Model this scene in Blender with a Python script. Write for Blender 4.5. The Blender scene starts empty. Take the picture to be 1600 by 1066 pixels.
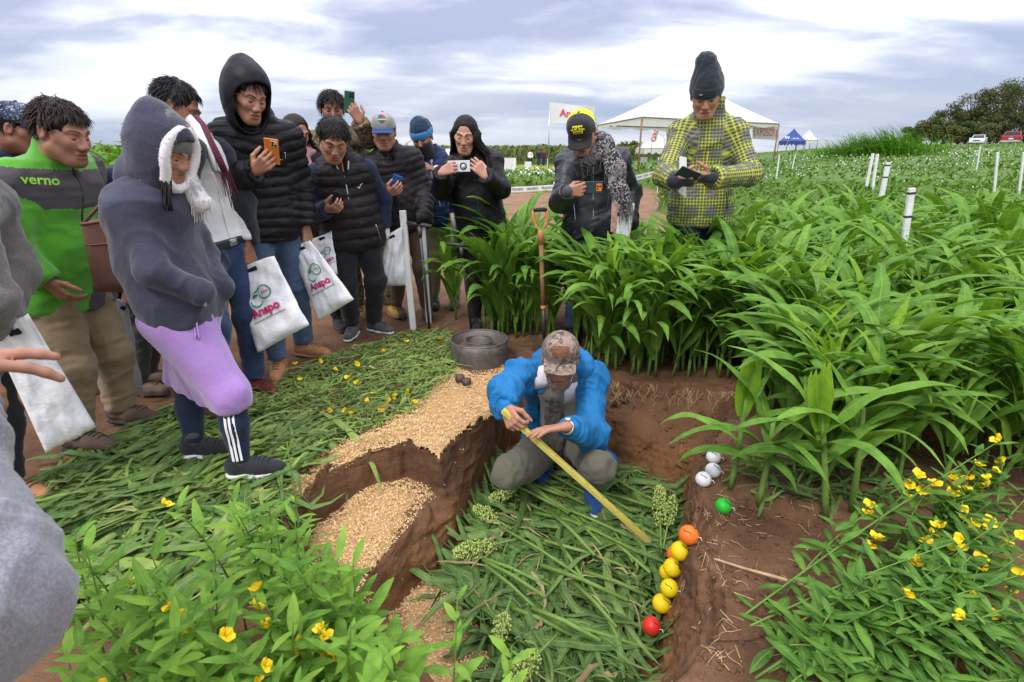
import bpy, math, random
import numpy as np
from mathutils import Vector
ONLY = None
rnd = random.Random(7)
rng = np.random.default_rng(7)
S = bpy.context.scene
COL = S.collection
# ------------------------------------------------------------------ camera
CAMZ = 1.35
TILT = math.radians(19.66)
cam_d = bpy.data.cameras.new('camera')
cam = bpy.data.objects.new('camera', cam_d)
COL.objects.link(cam)
cam.location = (0, 0, CAMZ)
cam.rotation_euler = (math.pi/2 - TILT, 0, 0)
cam_d.sensor_width = 36
cam_d.lens = 36*820/1600
cam_d.clip_start = 0.05
cam_d.clip_end = 3000
cam_d.dof.use_dof = True
cam_d.dof.focus_distance = 2.4
cam_d.dof.aperture_fstop = 6.3
S.camera = cam
# ------------------------------------------------------------------ world (overcast sky) and sun
SUN_EL, SUN_ROT = math.radians(52), math.radians(215)
world = bpy.data.worlds.new('World'); S.world = world; world.use_nodes = True
def build_world():
    nt = world.node_tree; nt.nodes.clear(); L = nt.links.new
    def N(t, **k):
        n = nt.nodes.new(t)
        for a, b in k.items(): setattr(n, a, b)
        return n
    def math_(op, a, b=None, c=None):
        n = N('ShaderNodeMath', operation=op)
        for i, x in enumerate((a, b, c)):
            if x is None: continue
            if isinstance(x, (int, float)): n.inputs[i].default_value = x
            else: L(x, n.inputs[i])
        return n.outputs[0]
    sky = N('ShaderNodeTexSky', sky_type='NISHITA', sun_disc=False, sun_elevation=SUN_EL, sun_rotation=SUN_ROT)
    tc = N('ShaderNodeTexCoord')
    sp = N('ShaderNodeSeparateXYZ'); L(tc.outputs['Generated'], sp.inputs[0])
    z = math_('ADD', math_('MAXIMUM', sp.outputs[2], 0.0), 0.17)
    cx = N('ShaderNodeCombineXYZ')
    L(math_('DIVIDE', sp.outputs[0], z), cx.inputs[0]); L(math_('DIVIDE', sp.outputs[1], z), cx.inputs[1])
    rot = N('ShaderNodeMapping'); L(cx.outputs[0], rot.inputs[0])
    rot.inputs['Location'].default_value = (3.1, 1.45, 0)
    rot.inputs['Rotation'].default_value = (0, 0, math.radians(-24))
    rot.inputs['Scale'].default_value = (0.42, 0.80, 1)
    n1 = N('ShaderNodeTexNoise', normalize=True); L(rot.outputs[0], n1.inputs['Vector'])
    n1.inputs['Scale'].default_value = 1.05; n1.inputs['Detail'].default_value = 7
    n1.inputs['Roughness'].default_value = 0.52; n1.inputs['Distortion'].default_value = 0.35
    n2 = N('ShaderNodeTexNoise', normalize=True); L(rot.outputs[0], n2.inputs['Vector'])
    n2.inputs['Scale'].default_value = 3.4; n2.inputs['Detail'].default_value = 6; n2.inputs['Distortion'].default_value = 0.8
    mix = math_('ADD', math_('MULTIPLY', n1.outputs[0], 0.80), math_('MULTIPLY', n2.outputs[0], 0.20))
    rp = N('ShaderNodeValToRGB'); L(mix, rp.inputs[0])
    e = rp.color_ramp.elements
    e[0].position = 0.43; e[0].color = (0.30, 0.325, 0.46, 1)
    e[1].position = 0.585; e[1].color = (0.98, 0.98, 1.0, 1)
    m = rp.color_ramp.elements.new(0.48); m.color = (0.46, 0.48, 0.60, 1)
    m = rp.color_ramp.elements.new(0.52); m.color = (0.73, 0.735, 0.79, 1)
    hz = N('ShaderNodeMapRange'); L(sp.outputs[2], hz.inputs[0])
    hz.inputs[1].default_value = 0.0; hz.inputs[2].default_value = 0.26; hz.inputs[3].default_value = 0.75; hz.inputs[4].default_value = 0.0
    n3 = N('ShaderNodeTexNoise', normalize=True); L(rot.outputs[0], n3.inputs['Vector']); n3.inputs['Scale'].default_value = 1.3; n3.inputs['Detail'].default_value = 5
    hc = N('ShaderNodeValToRGB'); L(n3.outputs[0], hc.inputs[0])
    hc.color_ramp.elements[0].position = 0.38; hc.color_ramp.elements[0].color = (0.37, 0.46, 0.64, 1)
    hc.color_ramp.elements[1].position = 0.66; hc.color_ramp.elements[1].color = (0.66, 0.70, 0.80, 1)
    mx = N('ShaderNodeMixRGB'); L(hz.outputs[0], mx.inputs[0]); L(rp.outputs[0], mx.inputs[1]); L(hc.outputs[0], mx.inputs[2])
    b1 = N('ShaderNodeBackground'); L(sky.outputs[0], b1.inputs[0]); b1.inputs[1].default_value = 0.09
    b2 = N('ShaderNodeBackground'); L(mx.outputs[0], b2.inputs[0]); L(math_('ADD', math_('MULTIPLY', math_('MAXIMUM', sp.outputs[2], 0.0), 1.5), 0.74), b2.inputs[1])
    ms = N('ShaderNodeMixShader'); ms.inputs[0].default_value = 0.90
    L(b1.outputs[0], ms.inputs[1]); L(b2.outputs[0], ms.inputs[2])
    out = N('ShaderNodeOutputWorld'); L(ms.outputs[0], out.inputs[0])
build_world()
sun_d = bpy.data.lights.new('sun', 'SUN'); sun_d.energy = 1.5; sun_d.angle = math.radians(16); sun_d.color = (1.0, 0.955, 0.89)
sun = bpy.data.objects.new('sun', sun_d); COL.objects.link(sun)
# direction towards the sun: SUN_ROT measured clockwise from +Y
_sd = Vector((math.sin(SUN_ROT)*math.cos(SUN_EL), math.cos(SUN_ROT)*math.cos(SUN_EL), math.sin(SUN_EL)))
sun.rotation_euler = _sd.to_track_quat('Z', 'Y').to_euler()
S.view_settings.view_transform = 'Standard'; S.view_settings.look = 'None'
S.view_settings.gamma = 1; S.view_settings.use_curve_mapping = False
S.view_settings.exposure = 0.66
S.render.engine = 'CYCLES'
S.cycles.max_bounces = 6; S.cycles.diffuse_bounces = 3; S.cycles.glossy_bounces = 2; S.cycles.transmission_bounces = 3; S.cycles.transparent_max_bounces = 4
S.cycles.use_denoising = True
# ------------------------------------------------------------------ picture <-> place
cT, sT = math.cos(TILT), math.sin(TILT)
def ray(px, py):
    u = (px-800)/820; v = (py-533)/820
    return np.array([u, cT - v*sT, -sT - v*cT])
CP = np.array([0, 0, CAMZ])
def atz(px, py, z=0.0):
    d = ray(px, py); return CP + d*((z-CAMZ)/d[2])
def aty(px, py, Y):
    d = ray(px, py); return CP + d*(Y/d[1])
def proj(p):
    q = np.asarray(p, float)-CP
    Z = q[1]*cT - q[2]*sT; D = -q[1]*sT - q[2]*cT
    return (800+820*q[0]/Z, 533+820*D/Z)
def nrm(v):
    v = np.asarray(v, float); return v/max(np.linalg.norm(v), 1e-9)
# ------------------------------------------------------------------ numpy noise
def _hash(i, j, k, seed):
    h = (i.astype(np.int64)*374761393 + j.astype(np.int64)*668265263 + k.astype(np.int64)*2147483647 + seed*974634527) & 0xffffffff
    h = ((h ^ (h >> 13))*1274126177) & 0xffffffff
    h = (h ^ (h >> 16)) & 0xffffffff
    return h.astype(np.float64)/0xffffffff
def vnoise(P, seed=0):
    P = np.asarray(P, float); I = np.floor(P).astype(np.int64); f = P-I; f = f*f*f*(f*(f*6-15)+10)
    r = 0
    for dx in (0, 1):
        wx = f[:, 0] if dx else 1-f[:, 0]
        for dy in (0, 1):
            wy = f[:, 1] if dy else 1-f[:, 1]
            for dz in (0, 1):
                wz = f[:, 2] if dz else 1-f[:, 2]
                r = r + wx*wy*wz*_hash(I[:, 0]+dx, I[:, 1]+dy, I[:, 2]+dz, seed)
    return r*2-1
def fbm(P, octaves=4, seed=0, gain=0.5):
    r = 0; a = 1.0; P = np.asarray(P, float)
    for o in range(octaves):
        r = r + a*vnoise(P*(2.03**o)+17.3*o, seed+o); a *= gain
    return r
def ridge(P, octaves=2, seed=0):
    r = 0; a = 1.0
    for o in range(octaves):
        r = r + a*(1-2*np.abs(vnoise(np.asarray(P)*(2.1**o)+9.1*o, seed+o))); a *= 0.5
    return r
def sm(x, a, b):
    t = np.clip((x-a)/(b-a), 0, 1); return t*t*(3-2*t)
# ------------------------------------------------------------------ objects and meshes
def tag(o, label=None, cat=None, group=None, kind=None):
    if label: o['label'] = label
    if cat: o['category'] = cat
    if group: o['group'] = group
    if kind: o['kind'] = kind
    return o
def empty(name, loc, label=None, cat=None, group=None):
    o = bpy.data.objects.new(name, None); COL.objects.link(o)
    o.location = tuple(loc); o.empty_display_size = 0.05
    return tag(o, label, cat, group)
def mk(name, V, F, mat=None, parent=None, smooth=True, origin=None, uv=None, attrs=None, mats=None, midx=None):
    """one mesh object; V world coordinates, origin = where the object's origin goes"""
    V = np.asarray(V, float)
    me = bpy.data.meshes.new(name)
    if origin is None and parent is not None: origin = BASE.get(parent.name, (0, 0, 0))
    if origin is None: origin = (0, 0, 0)
    origin = np.asarray(origin, float)
    set_mesh(me, V-origin, F, smooth, uv, attrs, midx)
    if mats:
        for m in mats: me.materials.append(m)
    elif mat: me.materials.append(mat)
    o = bpy.data.objects.new(name, me); COL.objects.link(o)
    if parent is not None:
        o.parent = parent; BASE[o.name] = tuple(origin)
        o.location = tuple(origin-np.asarray(BASE.get(parent.name, (0, 0, 0))))
    else:
        o.location = tuple(origin); BASE[o.name] = tuple(origin)
    return o
BASE = {}
def thing(name, loc, label, cat, group=None):
    o = empty(name, loc, label, cat, group); BASE[o.name] = tuple(loc); return o
def set_mesh(me, V, F, smooth=True, uv=None, attrs=None, midx=None):
    if isinstance(F, np.ndarray):
        n, k = F.shape
        loops = F.ravel().astype(np.int32); starts = np.arange(n, dtype=np.int32)*k; tot = np.full(n, k, np.int32)
    else:
        loops = np.fromiter((i for f in F for i in f), np.int32)
        tot = np.fromiter((len(f) for f in F), np.int32); starts = np.concatenate([[0], np.cumsum(tot)[:-1]]).astype(np.int32); n = len(tot)
    me.vertices.add(len(V)); me.vertices.foreach_set('co', np.asarray(V, np.float32).ravel())
    me.loops.add(len(loops)); me.loops.foreach_set('vertex_index', loops)
    me.polygons.add(n); me.polygons.foreach_set('loop_start', starts); me.polygons.foreach_set('loop_total', tot)
    me.polygons.foreach_set('use_smooth', np.full(n, bool(smooth)))
    if midx is not None: me.polygons.foreach_set('material_index', np.asarray(midx, np.int32))
    if uv is not None:
        l = me.uv_layers.new(name='UVMap'); l.data.foreach_set('uv', np.asarray(uv, np.float32)[loops].ravel())
    for k, a in (attrs or {}).items():
        a = np.asarray(a, np.float32)
        if a.ndim == 1:
            at = me.attributes.new(k, 'FLOAT', 'POINT'); at.data.foreach_set('value', a)
        else:
            at = me.attributes.new(k, 'FLOAT_VECTOR', 'POINT'); at.data.foreach_set('vector', a.ravel())
    me.update(calc_edges=True); me.validate()
class MB:
    """collects shapes into one mesh"""
    def __init__(s): s.V = []; s.F = []; s.n = 0; s.flat = False
    def add(s, V, F):
        s.V.append(np.asarray(V, float)); s.F += [tuple(int(i)+s.n for i in f) for f in F]; s.n += len(V); return s
    def tube(s, P, r, seg=8, cap=True, flat=None):
        P = np.asarray(P, float); n = len(P)
        r = np.full(n, r) if np.isscalar(r) else np.asarray(r, float)
        T = np.gradient(P, axis=0); T /= np.maximum(np.linalg.norm(T, axis=1, keepdims=True), 1e-9)
        ref = np.array([0, 0, 1.0]) if abs(T[0][2]) < 0.9 else np.array([1.0, 0, 0])
        V = []; a = np.arange(seg)*2*math.pi/seg
        for i in range(n):
            u = ref-T[i]*np.dot(ref, T[i]); u = nrm(u); ref = u; w = np.cross(T[i], u)
            fl = 1.0 if flat is None else flat
            V.append(P[i]+r[i]*(np.cos(a)[:, None]*u+fl*np.sin(a)[:, None]*w))
        V = np.vstack(V); F = []
        for i in range(n-1):
            for j in range(seg):
                k = (j+1) % seg; F.append((i*seg+j, i*seg+k, (i+1)*seg+k, (i+1)*seg+j))
        if cap: F.append(tuple(range(seg-1, -1, -1))); F.append(tuple((n-1)*seg+j for j in range(seg)))
        return s.add(V, F)
    def box(s, c, size, R=None, bev=0.0):
        c = np.asarray(c, float); h = np.asarray(size, float)/2; s.flat = True
        if bev <= 0:
            V = np.array([[x, y, z] for x in (-1, 1) for y in (-1, 1) for z in (-1, 1)])*h
            F = [(0, 1, 3, 2), (4, 6, 7, 5), (0, 4, 5, 1), (2, 3, 7, 6), (0, 2, 6, 4), (1, 5, 7, 3)]
        else:
            V = []; 
            for x in (-1, 1):
                for y in (-1, 1):
                    for z in (-1, 1):
                        sg = np.array([x, y, z])
                        for ax in range(3):
                            v = sg*(h-bev); v[ax] = sg[ax]*h[ax]; V.append(v)
            V = np.array(V); idx = lambda x, y, z, a: ((x*2+y)*2+z)*3+a
            F = []
            for a in range(3):
                b, c2 = [(1, 2), (2, 0), (0, 1)][a]
                for sgn in (0, 1):
                    q = []
                    for (i, j) in ((0, 0), (1, 0), (1, 1), (0, 1)):
                        t = [0, 0, 0]; t[a] = sgn; t[b] = i; t[c2] = j; q.append(idx(*t, a))
                    F.append(tuple(q) if sgn else tuple(q[::-1]))
            for a in range(3):
                b, c2 = [(1, 2), (2, 0), (0, 1)][a]
                for i in (0, 1):
                    for j in (0, 1):
                        t0 = [0]*3; t0[b] = i; t0[c2] = j; t1 = list(t0); t1[a] = 1
                        q = (idx(*t0, b), idx(*t1, b), idx(*t1, c2), idx(*t0, c2))
                        F.append(q if (i == j) else q[::-1])
            for x in (0, 1):
                for y in (0, 1):
                    for z in (0, 1):
                        q = tuple(idx(x, y, z, a) for a in range(3)); F.append(q if (x+y+z) % 2 else q[::-1])
        if R is not None: V = V@np.asarray(R, float).T
        return s.add(V+c, F)
    def ell(s, c, r, seg=16, rings=10, R=None):
        V = []; F = []
        for i in range(rings+1):
            th = math.pi*i/rings
            for j in range(seg):
                p = 2*math.pi*j/seg; V.append((math.sin(th)*math.cos(p), math.sin(th)*math.sin(p), math.cos(th)))
        V = np.array(V)*np.asarray(r)
        if R is not None: V = V@np.asarray(R, float).T
        for i in range(rings):
            for j in range(seg):
                k = (j+1) % seg
                F.append((i*seg+j, (i+1)*seg+j, (i+1)*seg+k, i*seg+k))
        return s.add(V+np.asarray(c, float), F)
    def lathe(s, prof, c, seg=24, R=None):
        prof = np.asarray(prof, float); a = np.arange(seg)*2*math.pi/seg
        V = np.concatenate([np.stack([p[0]*np.cos(a), p[0]*np.sin(a), np.full(seg, p[1])], 1) for p in prof])
        F = [(i*seg+j, i*seg+(j+1) % seg, (i+1)*seg+(j+1) % seg, (i+1)*seg+j) for i in range(len(prof)-1) for j in range(seg)]
        if R is not None: V = V@np.asarray(R, float).T
        return s.add(V+np.asarray(c, float), F)
    def build(s, name, mat=None, parent=None, smooth=True, origin=None, **k):
        return mk(name, np.vstack(s.V), s.F, mat, parent, smooth and not s.flat, origin, **k)
def grid_sheet(Pf, nu, nv):
    """Pf(u,v)->xyz on a grid; returns V,F,UV"""
    V = np.array([Pf(i/nu, j/nv) for j in range(nv+1) for i in range(nu+1)]); w = nu+1
    F = np.array([(j*w+i, j*w+i+1, (j+1)*w+i+1, (j+1)*w+i) for j in range(nv) for i in range(nu)])
    UV = np.array([(i/nu, j/nv) for j in range(nv+1) for i in range(nu+1)])
    return V, F, UV
def copy_of(o, loc=None, rot=None, scale=None, parent=None):
    c = o.copy(); COL.objects.link(c); c.parent = parent
    if loc is not None: c.location = loc
    if rot is not None: c.rotation_euler = rot
    if scale is not None: c.scale = scale
    return c
# ------------------------------------------------------------------ materials
MATS = {}
def newmat(name):
    m = bpy.data.materials.new(name); m.use_nodes = True
    nt = m.node_tree; nt.nodes.clear()
    out = nt.nodes.new('ShaderNodeOutputMaterial'); b = nt.nodes.new('ShaderNodeBsdfPrincipled')
    nt.links.new(b.outputs[0], out.inputs[0]); return m, nt, b, out
def nd(nt, t, **k):
    n = nt.nodes.new(t)
    for a, b in k.items(): setattr(n, a, b)
    return n
def ramp(nt, src, stops):
    r = nd(nt, 'ShaderNodeValToRGB'); nt.links.new(src, r.inputs[0]); e = r.color_ramp.elements
    e[0].position, e[0].color = stops[0][0], (*stops[0][1], 1); e[1].position, e[1].color = stops[-1][0], (*stops[-1][1], 1)
    for p, c in stops[1:-1]: x = e.new(p); x.color = (*c, 1)
    return r.outputs[0]
def noise(nt, scale, detail=4, rough=0.55, vec=None, dist=0.0):
    n = nd(nt, 'ShaderNodeTexNoise'); n.inputs['Scale'].default_value = scale; n.inputs['Detail'].default_value = detail
    n.inputs['Roughness'].default_value = rough; n.inputs['Distortion'].default_value = dist
    if vec is not None: nt.links.new(vec, n.inputs['Vector'])
    return n.outputs[0]
def mth(nt, op, a, b=None):
    n = nd(nt, 'ShaderNodeMath', operation=op)
    for i, x in enumerate((a, b)):
        if x is None: continue
        if isinstance(x, (int, float)): n.inputs[i].default_value = x
        else: nt.links.new(x, n.inputs[i])
    return n.outputs[0]
def mixc(nt, fac, a, b, mode='MIX'):
    n = nd(nt, 'ShaderNodeMixRGB', blend_type=mode)
    for i, x in enumerate((fac, a, b)):
        if isinstance(x, (int, float)): n.inputs[i].default_value = x
        elif isinstance(x, tuple): n.inputs[i].default_value = (*x, 1)
        else: nt.links.new(x, n.inputs[i])
    return n.outputs[0]
def bump(nt, b, h, strength=0.3, dist=0.005):
    n = nd(nt, 'ShaderNodeBump'); n.inputs['Strength'].default_value = strength; n.inputs['Distance'].default_value = dist
    nt.links.new(h, n.inputs['Height']); nt.links.new(n.outputs[0], b.inputs['Normal'])
def objco(nt): return nd(nt, 'ShaderNodeTexCoord').outputs['Object']
def M(name, col, rough=0.75, var=0.18, vs=6.0, bs=160.0, bstr=0.25, bd=0.003, metal=0.0, spec=0.35, sheen=0.0, dirt=None):
    """general procedural surface: base colour, blotchy variation, fine relief"""
    if name in MATS: return MATS[name]
    m, nt, b, out = newmat(name); co = objco(nt)
    n1 = noise(nt, vs, 5, 0.6, co)
    c = ramp(nt, n1, [(0.3, tuple(x*(1-var) for x in col)), (0.7, tuple(min(1, x*(1+var)) for x in col))])
    if dirt:
        n3 = noise(nt, vs*0.7, 6, 0.7, co)
        f = ramp(nt, n3, [(0.5, (0, 0, 0)), (0.72, (1, 1, 1))]); c = mixc(nt, mth(nt, 'MULTIPLY', f, dirt[1]), c, dirt[0])
    nt.links.new(c, b.inputs['Base Color'])
    b.inputs['Roughness'].default_value = rough; b.inputs['Metallic'].default_value = metal
    b.inputs['Specular IOR Level'].default_value = spec; b.inputs['Sheen Weight'].default_value = sheen
    bump(nt, b, noise(nt, bs, 3, 0.6, co), bstr, bd)
    MATS[name] = m; return m
def cloth(name, col, rough=0.85, weave=900.0, var=0.14, sheen=0.15, bstr=0.35, fleck=None, folds=0.5):
    if name in MATS: return MATS[name]
    m, nt, b, out = newmat(name); co = objco(nt)
    n1 = noise(nt, 5.0, 4, 0.6, co)
    c = ramp(nt, n1, [(0.3, tuple(x*(1-var) for x in col)), (0.7, tuple(min(1, x*(1+var)) for x in col))])
    if fleck:
        f = ramp(nt, noise(nt, 260, 2, 0.7, co), [(0.45, (0, 0, 0)), (0.62, (1, 1, 1))]); c = mixc(nt, f, c, fleck)
    nt.links.new(c, b.inputs['Base Color'])
    b.inputs['Roughness'].default_value = rough; b.inputs['Specular IOR Level'].default_value = 0.2
    b.inputs['Sheen Weight'].default_value = sheen
    rg = nd(nt, 'ShaderNodeTexNoise', noise_type='RIDGED_MULTIFRACTAL', normalize=True); nt.links.new(co, rg.inputs['Vector'])
    for k_, v_ in (('Scale', 6.5), ('Detail', 2.5), ('Roughness', 0.45), ('Distortion', 0.9)): rg.inputs[k_].default_value = v_
    h = mth(nt, 'ADD', mth(nt, 'MULTIPLY', noise(nt, weave*0.3, 2, 0.5, co), 0.12), mth(nt, 'ADD', mth(nt, 'MULTIPLY', noise(nt, 22, 3, 0.5, co, 0.6), folds*0.5), mth(nt, 'MULTIPLY', rg.outputs[0], folds*1.1)))
    bump(nt, b, h, min(0.85, bstr*1.6), 0.020)
    MATS[name] = m; return m
# ------------------------------------------------------------------ implicit surfaces for bodies and clothes
BIG = 0.09
class SDF:
    def __init__(s): s.p = []
    def cap(s, a, b, r1, r2=None, k=0.02, op='u', n=None, fac=1.0):
        s.p.append((op, k, 'cap', np.asarray(a, float), np.asarray(b, float), r1, r1 if r2 is None else r2, None if n is None else np.asarray(n, float), fac)); return s
    def ell(s, c, r, R=None, k=0.02, op='u'):
        s.p.append((op, k, 'ell', np.asarray(c, float), np.eye(3) if R is None else np.asarray(R, float), np.asarray(r, float))); return s
    def box(s, c, h, R=None, rd=0.005, k=0.003, op='u'):
        s.p.append((op, k, 'box', np.asarray(c, float), np.eye(3) if R is None else np.asarray(R, float), np.asarray(h, float), rd)); return s
    def cut(s, p, n, k=0.004):
        s.p.append(('i', k, 'pl', np.asarray(p, float), nrm(n))); return s
    @staticmethod
    def bb(q):
        if q[2] == 'cap':
            r = max(q[5], q[6])*max(1.0, 1.0/q[8]); return np.minimum(q[3], q[4])-r, np.maximum(q[3], q[4])+r
        if q[2] in ('ell', 'box'):
            e = np.abs(q[4])@q[5]; return q[3]-e, q[3]+e
        return None
    @staticmethod
    def d(q, X, Y, Z):
        t = q[2]
        if t == 'cap':
            a, b, r1, r2, n, fac = q[3:]
            ba = b-a
            x, y, z = X-a[0], Y-a[1], Z-a[2]
            if n is not None:
                w = (x*n[0]+y*n[1]+z*n[2])*(fac-1); x = x+n[0]*w; y = y+n[1]*w; z = z+n[2]*w
                ba = ba+n*np.dot(ba, n)*(fac-1)
            bb = max(np.dot(ba, ba), 1e-9)
            h = np.clip((x*ba[0]+y*ba[1]+z*ba[2])/bb, 0, 1)
            return np.sqrt((x-h*ba[0])**2+(y-h*ba[1])**2+(z-h*ba[2])**2)-(r1+(r2-r1)*h)
        if t == 'pl':
            return (X-q[3][0])*q[4][0]+(Y-q[3][1])*q[4][1]+(Z-q[3][2])*q[4][2]
        c, R, r = q[3:6]; x, y, z = X-c[0], Y-c[1], Z-c[2]
        l = [x*R[0][i]+y*R[1][i]+z*R[2][i] for i in range(3)]
        if t == 'ell':
            k0 = np.sqrt((l[0]/r[0])**2+(l[1]/r[1])**2+(l[2]/r[2])**2)
            k1 = np.sqrt((l[0]/r[0]**2)**2+(l[1]/r[1]**2)**2+(l[2]/r[2]**2)**2)
            return k0*(k0-1)/np.maximum(k1, 1e-6)
        rd = q[6]; g = [np.abs(l[i])-(r[i]-rd) for i in range(3)]
        return np.sqrt(sum(np.maximum(v, 0)**2 for v in g))+np.minimum(np.maximum(np.maximum(g[0], g[1]), g[2]), 0)-rd
    @staticmethod
    def comb(f, d, k, op):
        if op == 's': return -SDF.smin(-f, d, k)
        if op == 'i': return -SDF.smin(-f, -d, k)
        return SDF.smin(f, d, k)
    @staticmethod
    def smin(a, b, k):
        h = np.maximum(k-np.abs(a-b), 0)/k
        return np.minimum(a, b)-h*h*k*0.25
    def at(s, P):
        P = np.asarray(P, float); X, Y, Z = P[:, 0], P[:, 1], P[:, 2]
        f = np.full(len(P), BIG)
        for q in s.p: f = s.comb(f, s.d(q, X, Y, Z), q[1], q[0])
        return f
    def hit(s, P, D, far=0.5):
        """march from P along D (arrays) to the surface"""
        P = np.asarray(P, float); D = np.broadcast_to(np.asarray(D, float), P.shape); t = np.zeros(len(P))
        q = s.p; lo = np.minimum(P.min(0), (P+D*far).min(0)); hi = np.maximum(P.max(0), (P+D*far).max(0)); keep = []
        for x in q:
            b = s.bb(x)
            if b is None or (np.all(b[0]-0.12 < hi) and np.all(b[1]+0.12 > lo)): keep.append(x)
        s.p = keep
        for _ in range(30): t = np.clip(t+0.85*s.at(P+D*t[:, None]), 0, far)
        s.p = q
        return P+D*t[:, None]
    def bounds(s):
        lo = np.full(3, 1e9); hi = -lo
        for q in s.p:
            if q[0] == 'u':
                a, b = s.bb(q); lo = np.minimum(lo, a); hi = np.maximum(hi, b)
        return lo, hi
    def grid(s, lo, hi, vox):
        n = np.ceil((hi-lo)/vox).astype(int)+1
        ax = [lo[i]+vox*np.arange(n[i]) for i in range(3)]
        f = np.full(n, BIG, np.float32)
        for q in s.p:
            b = s.bb(q)
            if b is None: sl = [slice(0, m) for m in n]
            else:
                m = BIG+q[1] if q[0] == 'u' else q[1]+2*vox+0.01
                i0 = np.clip(np.floor((b[0]-m-lo)/vox).astype(int), 0, n); i1 = np.clip(np.ceil((b[1]+m-lo)/vox).astype(int)+1, 0, n)
                if np.any(i1 <= i0): continue
                sl = [slice(i0[i], i1[i]) for i in range(3)]
            X = ax[0][sl[0]].astype(np.float32)[:, None, None]; Y = ax[1][sl[1]].astype(np.float32)[None, :, None]; Z = ax[2][sl[2]].astype(np.float32)[None, None, :]
            sl = tuple(sl)
            f[sl] = s.comb(f[sl], s.d(q, X, Y, Z), q[1], q[0])
        return f
    def mesh(s, vox, lo=None, hi=None, keep=None):
        if lo is None:
            lo, hi = s.bounds(); lo = lo-2.5*vox; hi = hi+2.5*vox
        f = s.grid(lo, hi, vox)
        return surface_nets(f, lo, vox)
_C = np.array([(x, y, z) for x in (0, 1) for y in (0, 1) for z in (0, 1)])
_E = [(a, b) for a in range(8) for b in range(a+1, 8) if np.abs(_C[a]-_C[b]).sum() == 1]
def surface_nets(f, lo, vox):
    s = f < 0
    cnt = sum(s[x:s.shape[0]-1+x, y:s.shape[1]-1+y, z:s.shape[2]-1+z].astype(np.int8) for x, y, z in _C)
    act = (cnt > 0) & (cnt < 8); I = np.argwhere(act)
    if len(I) == 0: return np.zeros((0, 3)), np.zeros((0, 4), int)
    idx = np.full(act.shape, -1, np.int64); idx[act] = np.arange(len(I))
    v = np.stack([f[I[:, 0]+c[0], I[:, 1]+c[1], I[:, 2]+c[2]] for c in _C], 1).astype(float)
    acc = np.zeros((len(I), 3)); n = np.zeros(len(I))
    for a, b in _E:
        cr = (v[:, a] < 0) != (v[:, b] < 0)
        t = np.where(cr, v[:, a]/np.where(cr, v[:, a]-v[:, b], 1), 0)
        acc += np.where(cr[:, None], _C[a]+(_C[b]-_C[a])*t[:, None], 0); n += cr
    V = lo+vox*(I+acc/n[:, None])
    Fs = []
    for ax in range(3):
        b, c = [(1, 2), (2, 0), (0, 1)][ax]
        sa = [slice(None)]*3; sb = [slice(None)]*3; sa[ax] = slice(0, -1); sb[ax] = slice(1, None)
        A, B = s[tuple(sa)], s[tuple(sb)]
        E = np.argwhere(A != B); E = E[(E[:, b] > 0) & (E[:, c] > 0) & (E[:, b] < f.shape[b]-1) & (E[:, c] < f.shape[c]-1)]
        if len(E) == 0: continue
        ins = A[E[:, 0], E[:, 1], E[:, 2]]
        def ci(db, dc):
            q = E.copy(); q[:, b] -= db; q[:, c] -= dc; return idx[q[:, 0], q[:, 1], q[:, 2]]
        q = np.stack([ci(1, 1), ci(0, 1), ci(0, 0), ci(1, 0)], 1)
        q[~ins] = q[~ins][:, ::-1]
        Fs.append(q)
    F = np.concatenate(Fs); F = F[(F >= 0).all(1)]
    return V, F
def vnormals(V, F):
    n = np.cross(V[F[:, 2]]-V[F[:, 0]], V[F[:, 3]]-V[F[:, 1]]); N = np.zeros_like(V)
    for i in range(4):
        for a in range(3): N[:, a] += np.bincount(F[:, i], n[:, a], len(V))
    return N/np.maximum(np.linalg.norm(N, axis=1, keepdims=True), 1e-12)
def relax(V, F, it=1, w=0.5):
    for _ in range(it):
        A = np.zeros_like(V); c = np.zeros(len(V))
        for i in range(4):
            j = (i+1) % 4
            for a in range(3): A[:, a] += np.bincount(F[:, i], V[F[:, j], a], len(V))+np.bincount(F[:, j], V[F[:, i], a], len(V))
            c += np.bincount(F[:, i], minlength=len(V))+np.bincount(F[:, j], minlength=len(V))
        V = V+w*(A/np.maximum(c, 1)[:, None]-V)
    return V
def clip_faces(V, F, m):
    F = F[m]; u, inv = np.unique(F, return_inverse=True); return V[u], inv.reshape(F.shape)
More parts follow.
